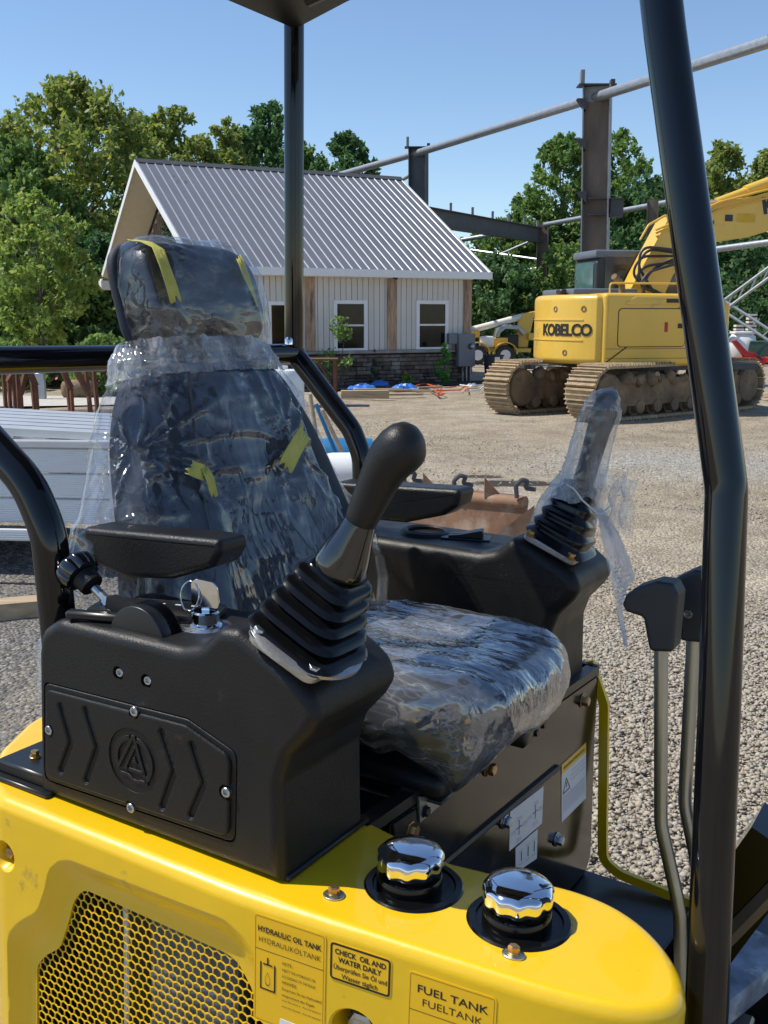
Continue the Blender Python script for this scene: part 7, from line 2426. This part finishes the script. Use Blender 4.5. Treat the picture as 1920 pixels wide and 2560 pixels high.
# ================================================================== seat and its plastic covers
def film_mat(name, haze=0.10, tint=(0.95, 0.97, 1.0), rough=0.10, s1=8, s2=30, bump=0.5, f0=0.05, pw=4.0, stretch=(1, 1, 1), rot=(0, 0, 0), fold=0.35, b1=1.0, b2=0.7, b3=0.8):
    """thin clear polythene: transparent, glossy at grazing angles, crinkled, a little milky, with highlights painted white along the creases"""
    m, nt, N, Lk, b = nodes_of(name)
    N.remove(b)
    out = N['Material Output']
    tc = N.new('ShaderNodeTexCoord')
    mpn = N.new('ShaderNodeMapping')
    mpn.inputs['Scale'].default_value = stretch
    mpn.inputs['Rotation'].default_value = rot
    Lk.new(tc.outputs['Object'], mpn.inputs['Vector'])
    pos = mpn.outputs[0]
    def math_(op, a, b=None, clamp=False):
        n = N.new('ShaderNodeMath'); n.operation = op; n.use_clamp = clamp
        for i, x in enumerate((a, b)):
            if x is None: continue
            if isinstance(x, (int, float)): n.inputs[i].default_value = x
            else: Lk.new(x, n.inputs[i])
        return n.outputs[0]
    def noise(scale, dist, detail=2.0):
        n = N.new('ShaderNodeTexNoise')
        n.inputs['Scale'].default_value = scale
        n.inputs['Detail'].default_value = detail
        n.inputs['Distortion'].default_value = dist
        Lk.new(pos, n.inputs['Vector'])
        return n.outputs['Fac']
    def ridge(x):
        return math_('ABSOLUTE', math_('SUBTRACT', x, 0.5))
    h1, h2 = noise(s1, 0.4, 1.5), ridge(noise(s2, 0.3))
    bp = N.new('ShaderNodeBump'); bp.inputs['Strength'].default_value = min(1, bump * b1); bp.inputs['Distance'].default_value = 0.30 / s1
    Lk.new(h1, bp.inputs['Height'])
    bp2 = N.new('ShaderNodeBump'); bp2.inputs['Strength'].default_value = min(1, bump * b2); bp2.inputs['Distance'].default_value = 0.16 / s2
    Lk.new(h2, bp2.inputs['Height'])
    Lk.new(bp.outputs[0], bp2.inputs['Normal'])
    vf_ = N.new('ShaderNodeTexVoronoi')
    vf_.inputs['Scale'].default_value = s1 * 1.5
    Lk.new(pos, vf_.inputs['Vector'])
    bp3 = N.new('ShaderNodeBump'); bp3.inputs['Strength'].default_value = min(1, bump * b3); bp3.inputs['Distance'].default_value = 0.10 / s1
    Lk.new(vf_.outputs['Distance'], bp3.inputs['Height'])
    Lk.new(bp2.outputs[0], bp3.inputs['Normal'])
    nrm = bp3.outputs[0]
    tr = N.new('ShaderNodeBsdfTransparent'); tr.inputs[0].default_value = tint + (1,)
    gl = N.new('ShaderNodeBsdfGlossy'); gl.inputs['Roughness'].default_value = rough
    Lk.new(nrm, gl.inputs['Normal'])
    lw = N.new('ShaderNodeLayerWeight'); lw.inputs['Blend'].default_value = 0.5
    Lk.new(nrm, lw.inputs['Normal'])
    fac = math_('ADD', math_('MULTIPLY', math_('POWER', lw.outputs['Facing'], pw), 0.8), f0, True)
    m1 = N.new('ShaderNodeMixShader')
    Lk.new(fac, m1.inputs[0]); Lk.new(tr.outputs[0], m1.inputs[1]); Lk.new(gl.outputs[0], m1.inputs[2])
    df = N.new('ShaderNodeBsdfDiffuse'); df.inputs[0].default_value = (0.78, 0.81, 0.86, 1)
    tl = N.new('ShaderNodeBsdfTranslucent'); tl.inputs[0].default_value = (0.78, 0.81, 0.86, 1)
    Lk.new(nrm, df.inputs['Normal'])
    ad = N.new('ShaderNodeMixShader'); ad.inputs[0].default_value = 0.45
    Lk.new(df.outputs[0], ad.inputs[1]); Lk.new(tl.outputs[0], ad.inputs[2])
    # milky haze, plus white streaks and crease lines painted as highlights of the folds
    def crease_of(x, k):
        return math_('POWER', math_('SUBTRACT', 1.0, math_('MULTIPLY', x, k, True), True), 2.0)
    def edges(scale):
        v = N.new('ShaderNodeTexVoronoi')
        v.feature = 'DISTANCE_TO_EDGE'
        v.inputs['Scale'].default_value = scale
        Lk.new(pos, v.inputs['Vector'])
        return v.outputs['Distance']
    h3 = edges(s2 * 1.5)
    h4 = edges(s1 * 1.5)
    patch_ = math_('MULTIPLY', math_('SUBTRACT', noise(s1 * 1.1, 0.2, 4.0), 0.42, True), 5.0, True)
    crease = math_('ADD', math_('MULTIPLY', crease_of(h2, 26.0), patch_), math_('ADD', math_('MULTIPLY', math_('MULTIPLY', crease_of(h3, 9.0), patch_), 0.7), math_('MULTIPLY', math_('MULTIPLY', crease_of(h4, 16.0), math_('MULTIPLY', math_('SUBTRACT', noise(s1 * 0.7, 0.0), 0.42, True), 6.0, True)), 0.35)), True)
    hz = math_('ADD', math_('MULTIPLY', crease, fold), math_('MULTIPLY', patch_, haze))
    hz = math_('ADD', hz, haze * 0.4, True)
    m2 = N.new('ShaderNodeMixShader')
    Lk.new(hz, m2.inputs[0]); Lk.new(m1.outputs[0], m2.inputs[1]); Lk.new(ad.outputs[0], m2.inputs[2])
    Lk.new(m2.outputs[0], out.inputs[0])
    return m
M['film'] = film_mat('film', 0.055, s1=6, s2=20, bump=0.5, f0=0.075, rough=0.05, stretch=(1, 1.1, 0.35), rot=(0.45, 0, 0), fold=0.20, b1=0.45, b2=1.3, b3=0.6)
M['film_tight'] = film_mat('film_tight', 0.15, s1=12, s2=36, rough=0.10, bump=0.6, f0=0.24, pw=2.2, stretch=(0.4, 1.3, 0.9), rot=(0, 0, -0.25), fold=0.30, b1=0.8, b2=1.2, b3=0.7)
M['film_head'] = film_mat('film_head', 0.045, s1=7, s2=18, rough=0.05, bump=0.5, f0=0.08, fold=0.15, stretch=(1, 0.7, 1.3), rot=(0.6, 0, 0), b1=0.6, b2=1.2, b3=0.6)
M['film_bag'] = film_mat('film_bag', 0.36, s1=16, s2=50, rough=0.12, bump=0.5, f0=0.10, stretch=(1, 1, 0.35), fold=0.35)
M['film_collar'] = film_mat('film_collar', 0.30, s1=10, s2=30, rough=0.10, bump=0.5, f0=0.10, stretch=(1, 1.2, 0.5), fold=0.3)
M['film_milky'] = film_mat('film_milky', 0.6, s1=6, s2=12, rough=0.2, bump=0.12, f0=0.08, fold=0.1, stretch=(1, 1, 0.2))
M['tape'] = pm('tape', (0.50, 0.47, 0.11), 0.75, var=0.12, vs=40, bump=0.5, bs=150)

def wrinkle(P, N_, amp, freq, seed, n=7):
    """ridged creases: displacement of points P along normals N_"""
    rng = np.random.default_rng(seed)
    d = np.zeros(len(P))
    for i in range(n):
        k = rng.normal(size=3)
        k /= np.linalg.norm(k)
        k2 = rng.normal(size=3)
        ph = rng.random() * 6.28
        f = freq * (0.6 + 1.1 * rng.random())
        s = np.sin((P @ k) * f + ph + 1.6 * np.sin((P @ k2) * f * 0.35 + ph * 2))
        d += (1 - np.abs(s)) ** 5 * (0.5 + rng.random()) / n * 2.2
    return P + N_ * (amp * (d - 0.25))[:, None]
def vnormals(v, f):
    v = np.asarray(v, float)
    n = np.zeros_like(v)
    for q in f:
        p = v[list(q[:4])]
        c = np.cross(p[1] - p[0], p[2] - p[0]) if len(q) == 3 else np.cross(p[2] - p[0], p[3] - p[1])
        for i in q: n[i] += c
    return n / (np.linalg.norm(n, axis=1)[:, None] + 1e-12)
def sq(c, e):
    return math.copysign(abs(c) ** e, c)
def cushion_surf(nu=96, nv=40, grow=0.0, top_only=False):
    """seat pan: superellipsoid with a dish and raised sides"""
    cx, cy, cz = -0.388, 0.445, 0.052
    a, b, h = 0.228, 0.220, 0.060
    v = []
    for i in range(nu):
        t = 2 * PI * i / nu
        for j in range(nv):
            p = -PI / 2 + PI * j / (nv - 1)
            e1, e2 = 0.66, 0.66
            x = sq(math.cos(t), e2) * sq(math.cos(p), e1)
            y = sq(math.sin(t), e2) * sq(math.cos(p), e1)
            z = sq(math.sin(p), e1)
            X, Y, Z = x * a, y * b, z * h
            if z > 0:
                Z += 0.020 * (y * y) * z - 0.016 * (1 - x * x) * (1 - y * y) * z + 0.014 * max(0, x) ** 2 * z - 0.06 * max(0, x - 0.62) ** 2
                Z -= 0.006 * math.exp(-((abs(y) - 0.55) / 0.08) ** 2) * z
            v.append((cx + X * (1 + grow * 2.2), cy + Y * (1 + grow * 2.2), cz + Z * (1 + grow * 4) - 0.038 * (Y)))
    f = [(i * nv + j, ((i + 1) % nu) * nv + j, ((i + 1) % nu) * nv + j + 1, i * nv + j + 1) for i in range(nu) for j in range(nv - 1)]
    return np.array(v), f
seat = thing('operator_seat', 'dark grey suspension seat with headrest between the two consoles', 'seat', matrix=_mw)
def spart(name, vf, mat, parent=None, smooth=50):
    return part(name, vf, mat, parent or seat, smooth) if parent is not None else MB().add(vf).build(name, mat, seat, smooth, LOC)
sv, sf = cushion_surf(72, 30)
spart('cushion', (sv, sf), M['fabric'])
spart('seat_pan', bbox((-0.60, 0.27, -0.07), (-0.235, 0.62, -0.035), 0.012, 2), M['vinyl'])
spart('seat_rail', bbox((-0.60, 0.28, -0.078), (-0.24, 0.32, -0.0705), 0.003, 1), M['satin_black'])
spart('seat_rail', bbox((-0.60, 0.57, -0.098), (-0.24, 0.61, -0.0705), 0.003, 1), M['satin_black'])

# backrest frame: along its height t (0 bottom .. 1 top), across u, thickness w
B0, B1 = np.array([-0.668, 0.430, 0.045]), np.array([-0.796, 0.415, 0.508])
BT = unit(B1 - B0)
BN = unit(np.cross(np.array([0, 1, 0]), BT))
if BN[0] < 0: BN = -BN                                    # facing forward
BL = np.linalg.norm(B1 - B0)
def back_surf(nu=72, nv=36, hw=(0.262, 0.268, 0.252, 0.228, 0.195), th=0.062, bolst=0.030, grow=0.0, t0=0.0, t1=1.0):
    v = []
    for j in range(nv):
        p = -PI / 2 + PI * j / (nv - 1)
        tt = 0.5 + 0.5 * sq(math.sin(p), 0.55)
        kk = sq(math.cos(p), 0.55) if abs(math.cos(p)) > 1e-6 else 0
        W = np.interp(tt, np.linspace(0, 1, len(hw)), hw) + grow
        for i in range(nu):
            a = 2 * PI * i / nu
            cu, su = math.cos(a), math.sin(a)
            x = sq(cu, 0.5) * W * (0.55 + 0.45 * kk)
            y = sq(su, 0.7) * (th + grow) * kk
            u = x / W
            if y > 0:
                y += bolst * max(0, abs(u) - 0.45) ** 1.5 * 2.2 * kk * math.sin(PI * min(1, 0.15 + tt)) - 0.004 * math.exp(-((abs(u) - 0.52) / 0.05) ** 2)
                y += 0.014 * math.exp(-((tt - 0.22) / 0.18) ** 2) * kk
            c = B0 + (B1 - B0) * (t0 + (t1 - t0) * tt)
            v.append(c + np.array([0, 1, 0]) * x + BN * y)
    f = [(j * nu + i, j * nu + (i + 1) % nu, (j + 1) * nu + (i + 1) % nu, (j + 1) * nu + i) for j in range(nv - 1) for i in range(nu)]
    return np.array(v), f
bv, bf = back_surf()
bk = spart('backrest', (bv, bf), M['fabric'])
# stitched seam of the left bolster
seam = []
for q in np.linspace(0.08, 0.95, 40):
    c = B0 + (B1 - B0) * q
    W = np.interp(q, np.linspace(0, 1, 5), (0.262, 0.268, 0.252, 0.228, 0.195))
    seam.append(c + np.array([0, -W * 0.53 - 0.01 * math.sin(3 * q), 0]) + BN * 0.0655)
spart('seam', tube(seam, 0.0028, 6), M['vinyl'], bk)
# headrest and its stalks
HC = np.array([-0.858, 0.472, 0.618])
def head_surf(grow=0.0, nu=64, nv=30, a=0.145, b=0.048, h=0.092):
    v = []
    for j in range(nv):
        p = -PI / 2 + PI * j / (nv - 1)
        for i in range(nu):
            t = 2 * PI * i / nu
            e1, e2 = 0.42, 0.42
            x = sq(math.cos(t), e2) * sq(math.cos(p), e1) if abs(math.cos(p)) > 1e-9 else 0
            y = sq(math.sin(t), e2) * sq(math.cos(p), e1) if abs(math.cos(p)) > 1e-9 else 0
            z = sq(math.sin(p), e1)
            Y = y * (b + grow)
            if y > 0: Y -= 0.018 * z * z
            v.append(HC + np.array([0, 1, 0]) * x * (a + grow) * (1 - 0.06 * max(0, z)) + BN * Y + BT * z * (h + grow))
    f = [(j * nu + i, j * nu + (i + 1) % nu, (j + 1) * nu + (i + 1) % nu, (j + 1) * nu + i) for j in range(nv - 1) for i in range(nu)]
    return np.array(v), f
hv_, hf_ = head_surf()
hd = spart('headrest', (hv_, hf_), M['vinyl'])
# piping round the back edge of the headrest
pip = []
for t in np.linspace(0, 2 * PI, 60):
    pip.append(HC + np.array([0, 1, 0]) * sq(math.cos(t), 0.42) * 0.146 + BT * sq(math.sin(t), 0.42) * 0.093 - BN * 0.036)
spart('headrest_edge', tube(pip, 0.010, 8, False), M['fabric'], hd)
for y in (-0.07, 0.07):
    spart('headrest_stalk', cyl(HC + np.array([0, y, 0]) - BT * 0.18, HC + np.array([0, y, 0]) - BT * 0.08, 0.006, 10), M['satin_black'], hd)
# tan plinth behind the seat
spart('seat_plinth', bbox((-0.72, 0.17, -0.05), (-0.56, 0.62, 0.045), 0.01, 1), M['tan_ply'] if 'tan_ply' in M else M['cream'])

# ---------------------------------------------------------------- covers
def cover(name, label, cat='plastic cover'):
    return thing(name, label, cat, matrix=_mw)
def cpart(t, name, vf, mat, smooth=60):
    return MB().add(vf).build(name, mat, t, smooth, LOC)
def film(t, name, v, f, amp, freq, seed, mat, n=8, off=0.0):
    nn = vnormals(v, f)
    c = v.mean(0)
    if np.sum((v - c) * nn) < 0: nn = -nn
    v2 = wrinkle(v + nn * off, nn, amp, freq, seed, n)
    return cpart(t, name, (v2, f), mat)
def tape(t, pts, w, n=10, ragged=0.004, seed=1):
    """torn strip of masking tape lying along points (position, normal)"""
    rng = np.random.default_rng(seed)
    P = [np.asarray(p, float) for p, _ in pts]
    Nn = [unit(q) for _, q in pts]
    v = []
    m = len(P)
    for i in range(m):
        d = unit(P[min(i + 1, m - 1)] - P[max(i - 1, 0)])
        s = np.cross(Nn[i], d)
        for k in range(n):
            q = k / (n - 1) - 0.5
            e = (rng.random() - 0.5) * ragged * 4 if i in (0, m - 1) else 0
            ww = w * (1 + 0.04 * rng.normal())
            v.append(P[i] + s * q * ww + d * e + Nn[i] * (0.0015 * rng.random()))
    f = [(i * n + k, i * n + k + 1, (i + 1) * n + k + 1, (i + 1) * n + k) for i in range(m - 1) for k in range(n - 1)]
    o = cpart(t, 'masking_tape', (v, f), M['tape'])
    md = o.modifiers.new('s', 'SOLIDIFY')
    md.thickness = 0.0008
    return o
def seat_covers():
    # --- cushion cover
    t = cover('cushion_cover', 'crinkled clear plastic wrapped over the seat cushion')
    v, f = cushion_surf(180, 80)
    nn = vnormals(v, f)
    # pull the lower edge out into a loose skirt with a hanging front corner
    ang = np.arctan2(v[:, 1] - 0.445, v[:, 0] + 0.385)
    low = np.clip((0.035 - (v[:, 2] + 0.038 * (v[:, 1] - 0.445))) / 0.045, 0, 1)
    v = v + np.stack([np.cos(ang), np.sin(ang), -0.6 * np.ones_like(ang)], 1) * (low * (0.003 + 0.006 * np.sin(ang * 9 + 1) + 0.005 * np.sin(ang * 23)))[:, None]
    v[:, 2] -= 0.022 * low * (1 + 0.25 * np.sin(ang * 7))
    cr = np.exp(-((ang + 0.75) / 0.25) ** 2) * low
    v = v + np.array([0.015, -0.02, -0.050]) * cr[:, None]
    keep = [q for q in f if np.mean([v[i, 2] for i in q]) > -0.20 and not (np.mean([low[i] for i in q]) > 0.995)]
    film(t, 'film', v, keep, 0.006, 30, 3, M['film_tight'], 10, 0.004)
    # --- backrest cover, a big loose bag
    t = cover('backrest_cover', 'loose clear plastic bag hanging over the seat backrest')
    lv = [(0.0, 0.395, 0.10), (0.12, 0.410, 0.11), (0.25, 0.400, 0.105), (0.42, 0.355, 0.095), (0.6, 0.300, 0.085), (0.78, 0.260, 0.08), (0.90, 0.235, 0.075), (1.0, 0.20, 0.062), (1.05, 0.195, 0.055), (1.10, 0.175, 0.05), (1.13, 0.165, 0.045)]
    T_ = np.array([a[0] for a in lv]); Wd = np.array([a[1] for a in lv]); Td = np.array([a[2] for a in lv])
    nu, nv = 220, 130
    v = []
    for j in range(nv):
        q = j / (nv - 1) * 1.12
        W, D = np.interp(q, T_, Wd), np.interp(q, T_, Td)
        c = B0 + (B1 - B0) * q + np.array([0, -0.045 * (1 - min(1, q)), 0]) - np.array([0, 0, 0.02])
        for i in range(nu):
            a = 2 * PI * i / nu
            x = sq(math.cos(a), 0.62) * W
            y = sq(math.sin(a), 0.75) * D * (1 - 0.25 * abs(x / W) ** 3)
            fold = 0.010 * math.sin(a * 11 + 2 * q) * (1 - q / 1.3) ** 1.2 + 0.006 * math.sin(a * 23 - 5 * q) * (1 - q / 1.4)
            v.append(c + np.array([0, 1, 0]) * (x * (1 + fold * 0.6)) + BN * (y + fold))
    f = [(j * nu + i, j * nu + (i + 1) % nu, (j + 1) * nu + (i + 1) % nu, (j + 1) * nu + i) for j in range(nv - 1) for i in range(nu)]
    v = np.array(v)
    for k, (px, py, n_, A, r0) in enumerate(((385, 1115, 15, 0.022, 0.085), (390, 905, 11, 0.016, 0.06), (520, 1180, 9, 0.010, 0.07), (735, 1105, 13, 0.016, 0.10), (640, 900, 9, 0.012, 0.06), (300, 1290, 9, 0.018, 0.08))):
        c_ = hitp(px, py, BN, B0 + BN * 0.08)
        dy, dt = v[:, 1] - c_[1], (v - c_) @ BT
        rr, th = np.hypot(dy, dt), np.arctan2(dt, dy)
        fr_ = ((v - B0 - np.outer((v - B0) @ BT, BT)) @ BN) > 0
        ridge_ = (1 - np.abs(np.sin(n_ * th / 2 + k + 1.2 * np.sin(2 * th + k)))) ** 3
        v = v + BN * (fr_ * A * (ridge_ - 0.25) * np.exp(-rr / r0) * (1 - np.exp(-rr / 0.012)))[:, None]
    jc = int(nv * 0.985 / 1.12)
    film(t, 'film', v, f[:jc * nu], 0.015, 15, 8, M['film'], 10)
    vc = v + np.random.default_rng(4).normal(size=v.shape) * 0.0006
    film(t, 'collar', vc, f[jc * nu:], 0.012, 30, 9, M['film_collar'], 10, 0.001)
    def on_bag(px, py, out=0.100):
        p = hitp(px, py, BN, B0 + BN * out)
        return (p, BN + np.array([0, 0.0, 0.0]))
    tape(t, [on_bag(762, 1082, 0.088), on_bag(742, 1115, 0.09), on_bag(722, 1150, 0.09), on_bag(712, 1172, 0.09)], 0.034, seed=2)
    tape(t, [on_bag(470, 1168, 0.095), on_bag(495, 1178, 0.097), on_bag(515, 1185, 0.095)], 0.026, seed=3)
    tape(t, [on_bag(512, 1172, 0.099), on_bag(525, 1200, 0.10), on_bag(533, 1236, 0.099)], 0.018, seed=5)
    # --- headrest cover
    t = cover('headrest_cover', 'shiny clear plastic taped over the seat headrest')
    v, f = head_surf(0.006, 150, 80)
    zz = (v - HC) @ BT
    lowm = np.clip((-zz - 0.05) / 0.06, 0, 1)
    yy = (v - HC)[:, 1]
    front = ((v - HC) @ BN) > -0.036
    v = v + BT * (-0.035 * lowm * (1 + 0.5 * np.sin(yy * 40)))[:, None]
    keep = [q for q in f if all(front[i] for i in q)]
    film(t, 'film', v, keep, 0.010, 24, 14, M['film_head'], 10, 0.003)
    def on_head(px, py, out=0.062):
        return (hitp(px, py, BN, HC + BN * out), BN)
    hp = lambda px, py, o: hitp(px, py, BN, HC + BN * o)
    tape(t, [(hp(335, 602, 0.0), BT), (hp(365, 606, 0.03), BT + BN * 0.5), (hp(395, 622, 0.052), BN + BT * 0.4), (hp(412, 668, 0.063), BN), (hp(428, 715, 0.065), BN), (hp(437, 748, 0.065), BN)], 0.026, seed=7)
    tape(t, [(hp(598, 648, 0.05), BN + BT * 0.3), (hp(615, 690, 0.052), BN), (hp(632, 735, 0.050), BN + np.array([0, .4, 0])), (hp(642, 765, 0.044), BN + np.array([0, .6, 0]))], 0.018, seed=8)
    # --- bag over the far joystick
    t = cover('joystick_bag', 'clear plastic bag tied over the far joystick', 'plastic bag')
    prof = [(1398, 1385, 74), (1402, 1350, 78), (1408, 1310, 84), (1420, 1270, 78), (1435, 1235, 66), (1452, 1205, 58), (1466, 1160, 54), (1482, 1100, 52), (1500, 1040, 50), (1514, 1005, 45), (1528, 985, 26), (1534, 974, 6)]
    dpt = 1.86 / FPX
    cs = [mp(a, b, 'y', 0.89) for a, b, _ in prof]
    k = np.linspace(0, 1, len(cs))
    kk = np.linspace(0, 1, 90)
    path = np.stack([np.interp(kk, k, [c[i] for c in cs]) for i in range(3)], 1)
    rad = np.interp(kk, k, [r * dpt for _, _, r in prof])
    v, f = tube(path, rad, 110, False)
    v = np.array(v)
    film(t, 'film', v, f, 0.0075, 55, 21, M['film_bag'], 12)
    v2 = path.mean(0) + (v - path.mean(0)) * 1.0
    # flared tail sheet and tie string
    a = [mp(1490, 1268, 'y', 0.86), mp(1497, 1310, 'y', 0.84), mp(1512, 1390, 'y', 0.82), mp(1527, 1465, 'y', 0.80), mp(1545, 1540, 'y', 0.795), mp(1565, 1616, 'y', 0.79)]
    b = [mp(1515, 1275, 'y', 0.87), mp(1548, 1330, 'y', 0.88), mp(1578, 1400, 'y', 0.875), mp(1592, 1446, 'y', 0.87), mp(1552, 1500, 'y', 0.80), mp(1567, 1618, 'y', 0.79)]
    n = 24
    vs = []
    for i in range(40):
        q = i / 39
        A = np.array([np.interp(q, np.linspace(0, 1, 6), [p[c] for p in a]) for c in range(3)])
        Bq = np.array([np.interp(q, np.linspace(0, 1, 6), [p[c] for p in b]) for c in range(3)])
        for j in range(n):
            w = j / (n - 1)
            vs.append(A + (Bq - A) * w + np.array([0.004 * math.sin(w * 9 + q * 3) * q, 0.006 * math.cos(w * 8 + 2) * (1 - q), 0]))
    ff = [(i * n + j, i * n + j + 1, (i + 1) * n + j + 1, (i + 1) * n + j) for i in range(39) for j in range(n - 1)]
    cpart(t, 'bag_tail', (vs, ff), M['film_milky'])
    # ruffled upper flap beside the knot
    vs = []
    c = mp(1540, 1265, 'y', 0.88)
    for i in range(22):
        for j in range(22):
            u, w = i / 21 - 0.5, j / 21 - 0.5
            vs.append(c + np.array([u * 0.055, 0.018 * math.sin(u * 16) + 0.012 * math.sin(w * 13 + 1), w * 0.105 + 0.012 * math.sin(u * 9)]))
    ff = [(i * 22 + j, i * 22 + j + 1, (i + 1) * 22 + j + 1, (i + 1) * 22 + j) for i in range(21) for j in range(21)]
    cpart(t, 'ruffle', (vs, ff), M['film_bag'])
    st = [mp(1418, 1212, 'y', 0.80), mp(1435, 1222, 'y', 0.79), mp(1455, 1250, 'y', 0.79), mp(1480, 1272, 'y', 0.80), mp(1500, 1290, 'y', 0.82), mp(1528, 1262, 'y', 0.84)]
    cpart(t, 'tie_string', tube(fillet(st, 0.02), 0.0016, 6), M['white_plastic'])
seat_covers()
# ---------------------------------------------------------------- ignition key
kt = thing('ignition_key', 'flat metal key standing in the ignition lock', 'key', matrix=_mw)
def key():
    c = np.array([key_c[0], key_c[1], 0.2025])
    X = unit((0.93, 0.20, 0)); Y = np.array([-X[1], X[0], 0.0])
    pts = np.array([(-0.020, 0.028), (0.018, 0.026), (0.020, 0.034), (0.017, 0.054), (0.010, 0.060), (-0.014, 0.062), (-0.020, 0.056)])
    q = poly_round(pts, 0.006, 4)
    Mx = mat4(c, X, np.array([0, 0, 1]), -Y)
    a, b = q, inset(q, 0.006)
    bow = cpart(kt, 'bow', (np.concatenate([(np.c_[np.array(rextrude(q, -0.0012, 0.0012, 0.0004, 'z', 1)[0]), np.ones(len(rextrude(q, -0.0012, 0.0012, 0.0004, 'z', 1)[0]))] @ Mx.T)[:, :3]]), rextrude(q, -0.0012, 0.0012, 0.0004, 'z', 1)[1]), M['chrome'], 30)
    cpart(kt, 'blade', [(np.c_[np.array(box((-0.005, 0.018, -0.001), (0.005, 0.030, 0.001))[0]), np.ones(8)] @ Mx.T)[:, :3], BOXF], M['chrome'], 0)
    ring = [c + X * (-0.020 + 0.013 * math.cos(t)) + np.array([0, 0, 0.040 + 0.018 * math.sin(t)]) + Y * (-0.004 + 0.004 * math.sin(t)) for t in np.linspace(0, 2 * PI, 30)]
    cpart(kt, 'key_ring', tube(ring, 0.0011, 6, False), M['chrome'])
key()
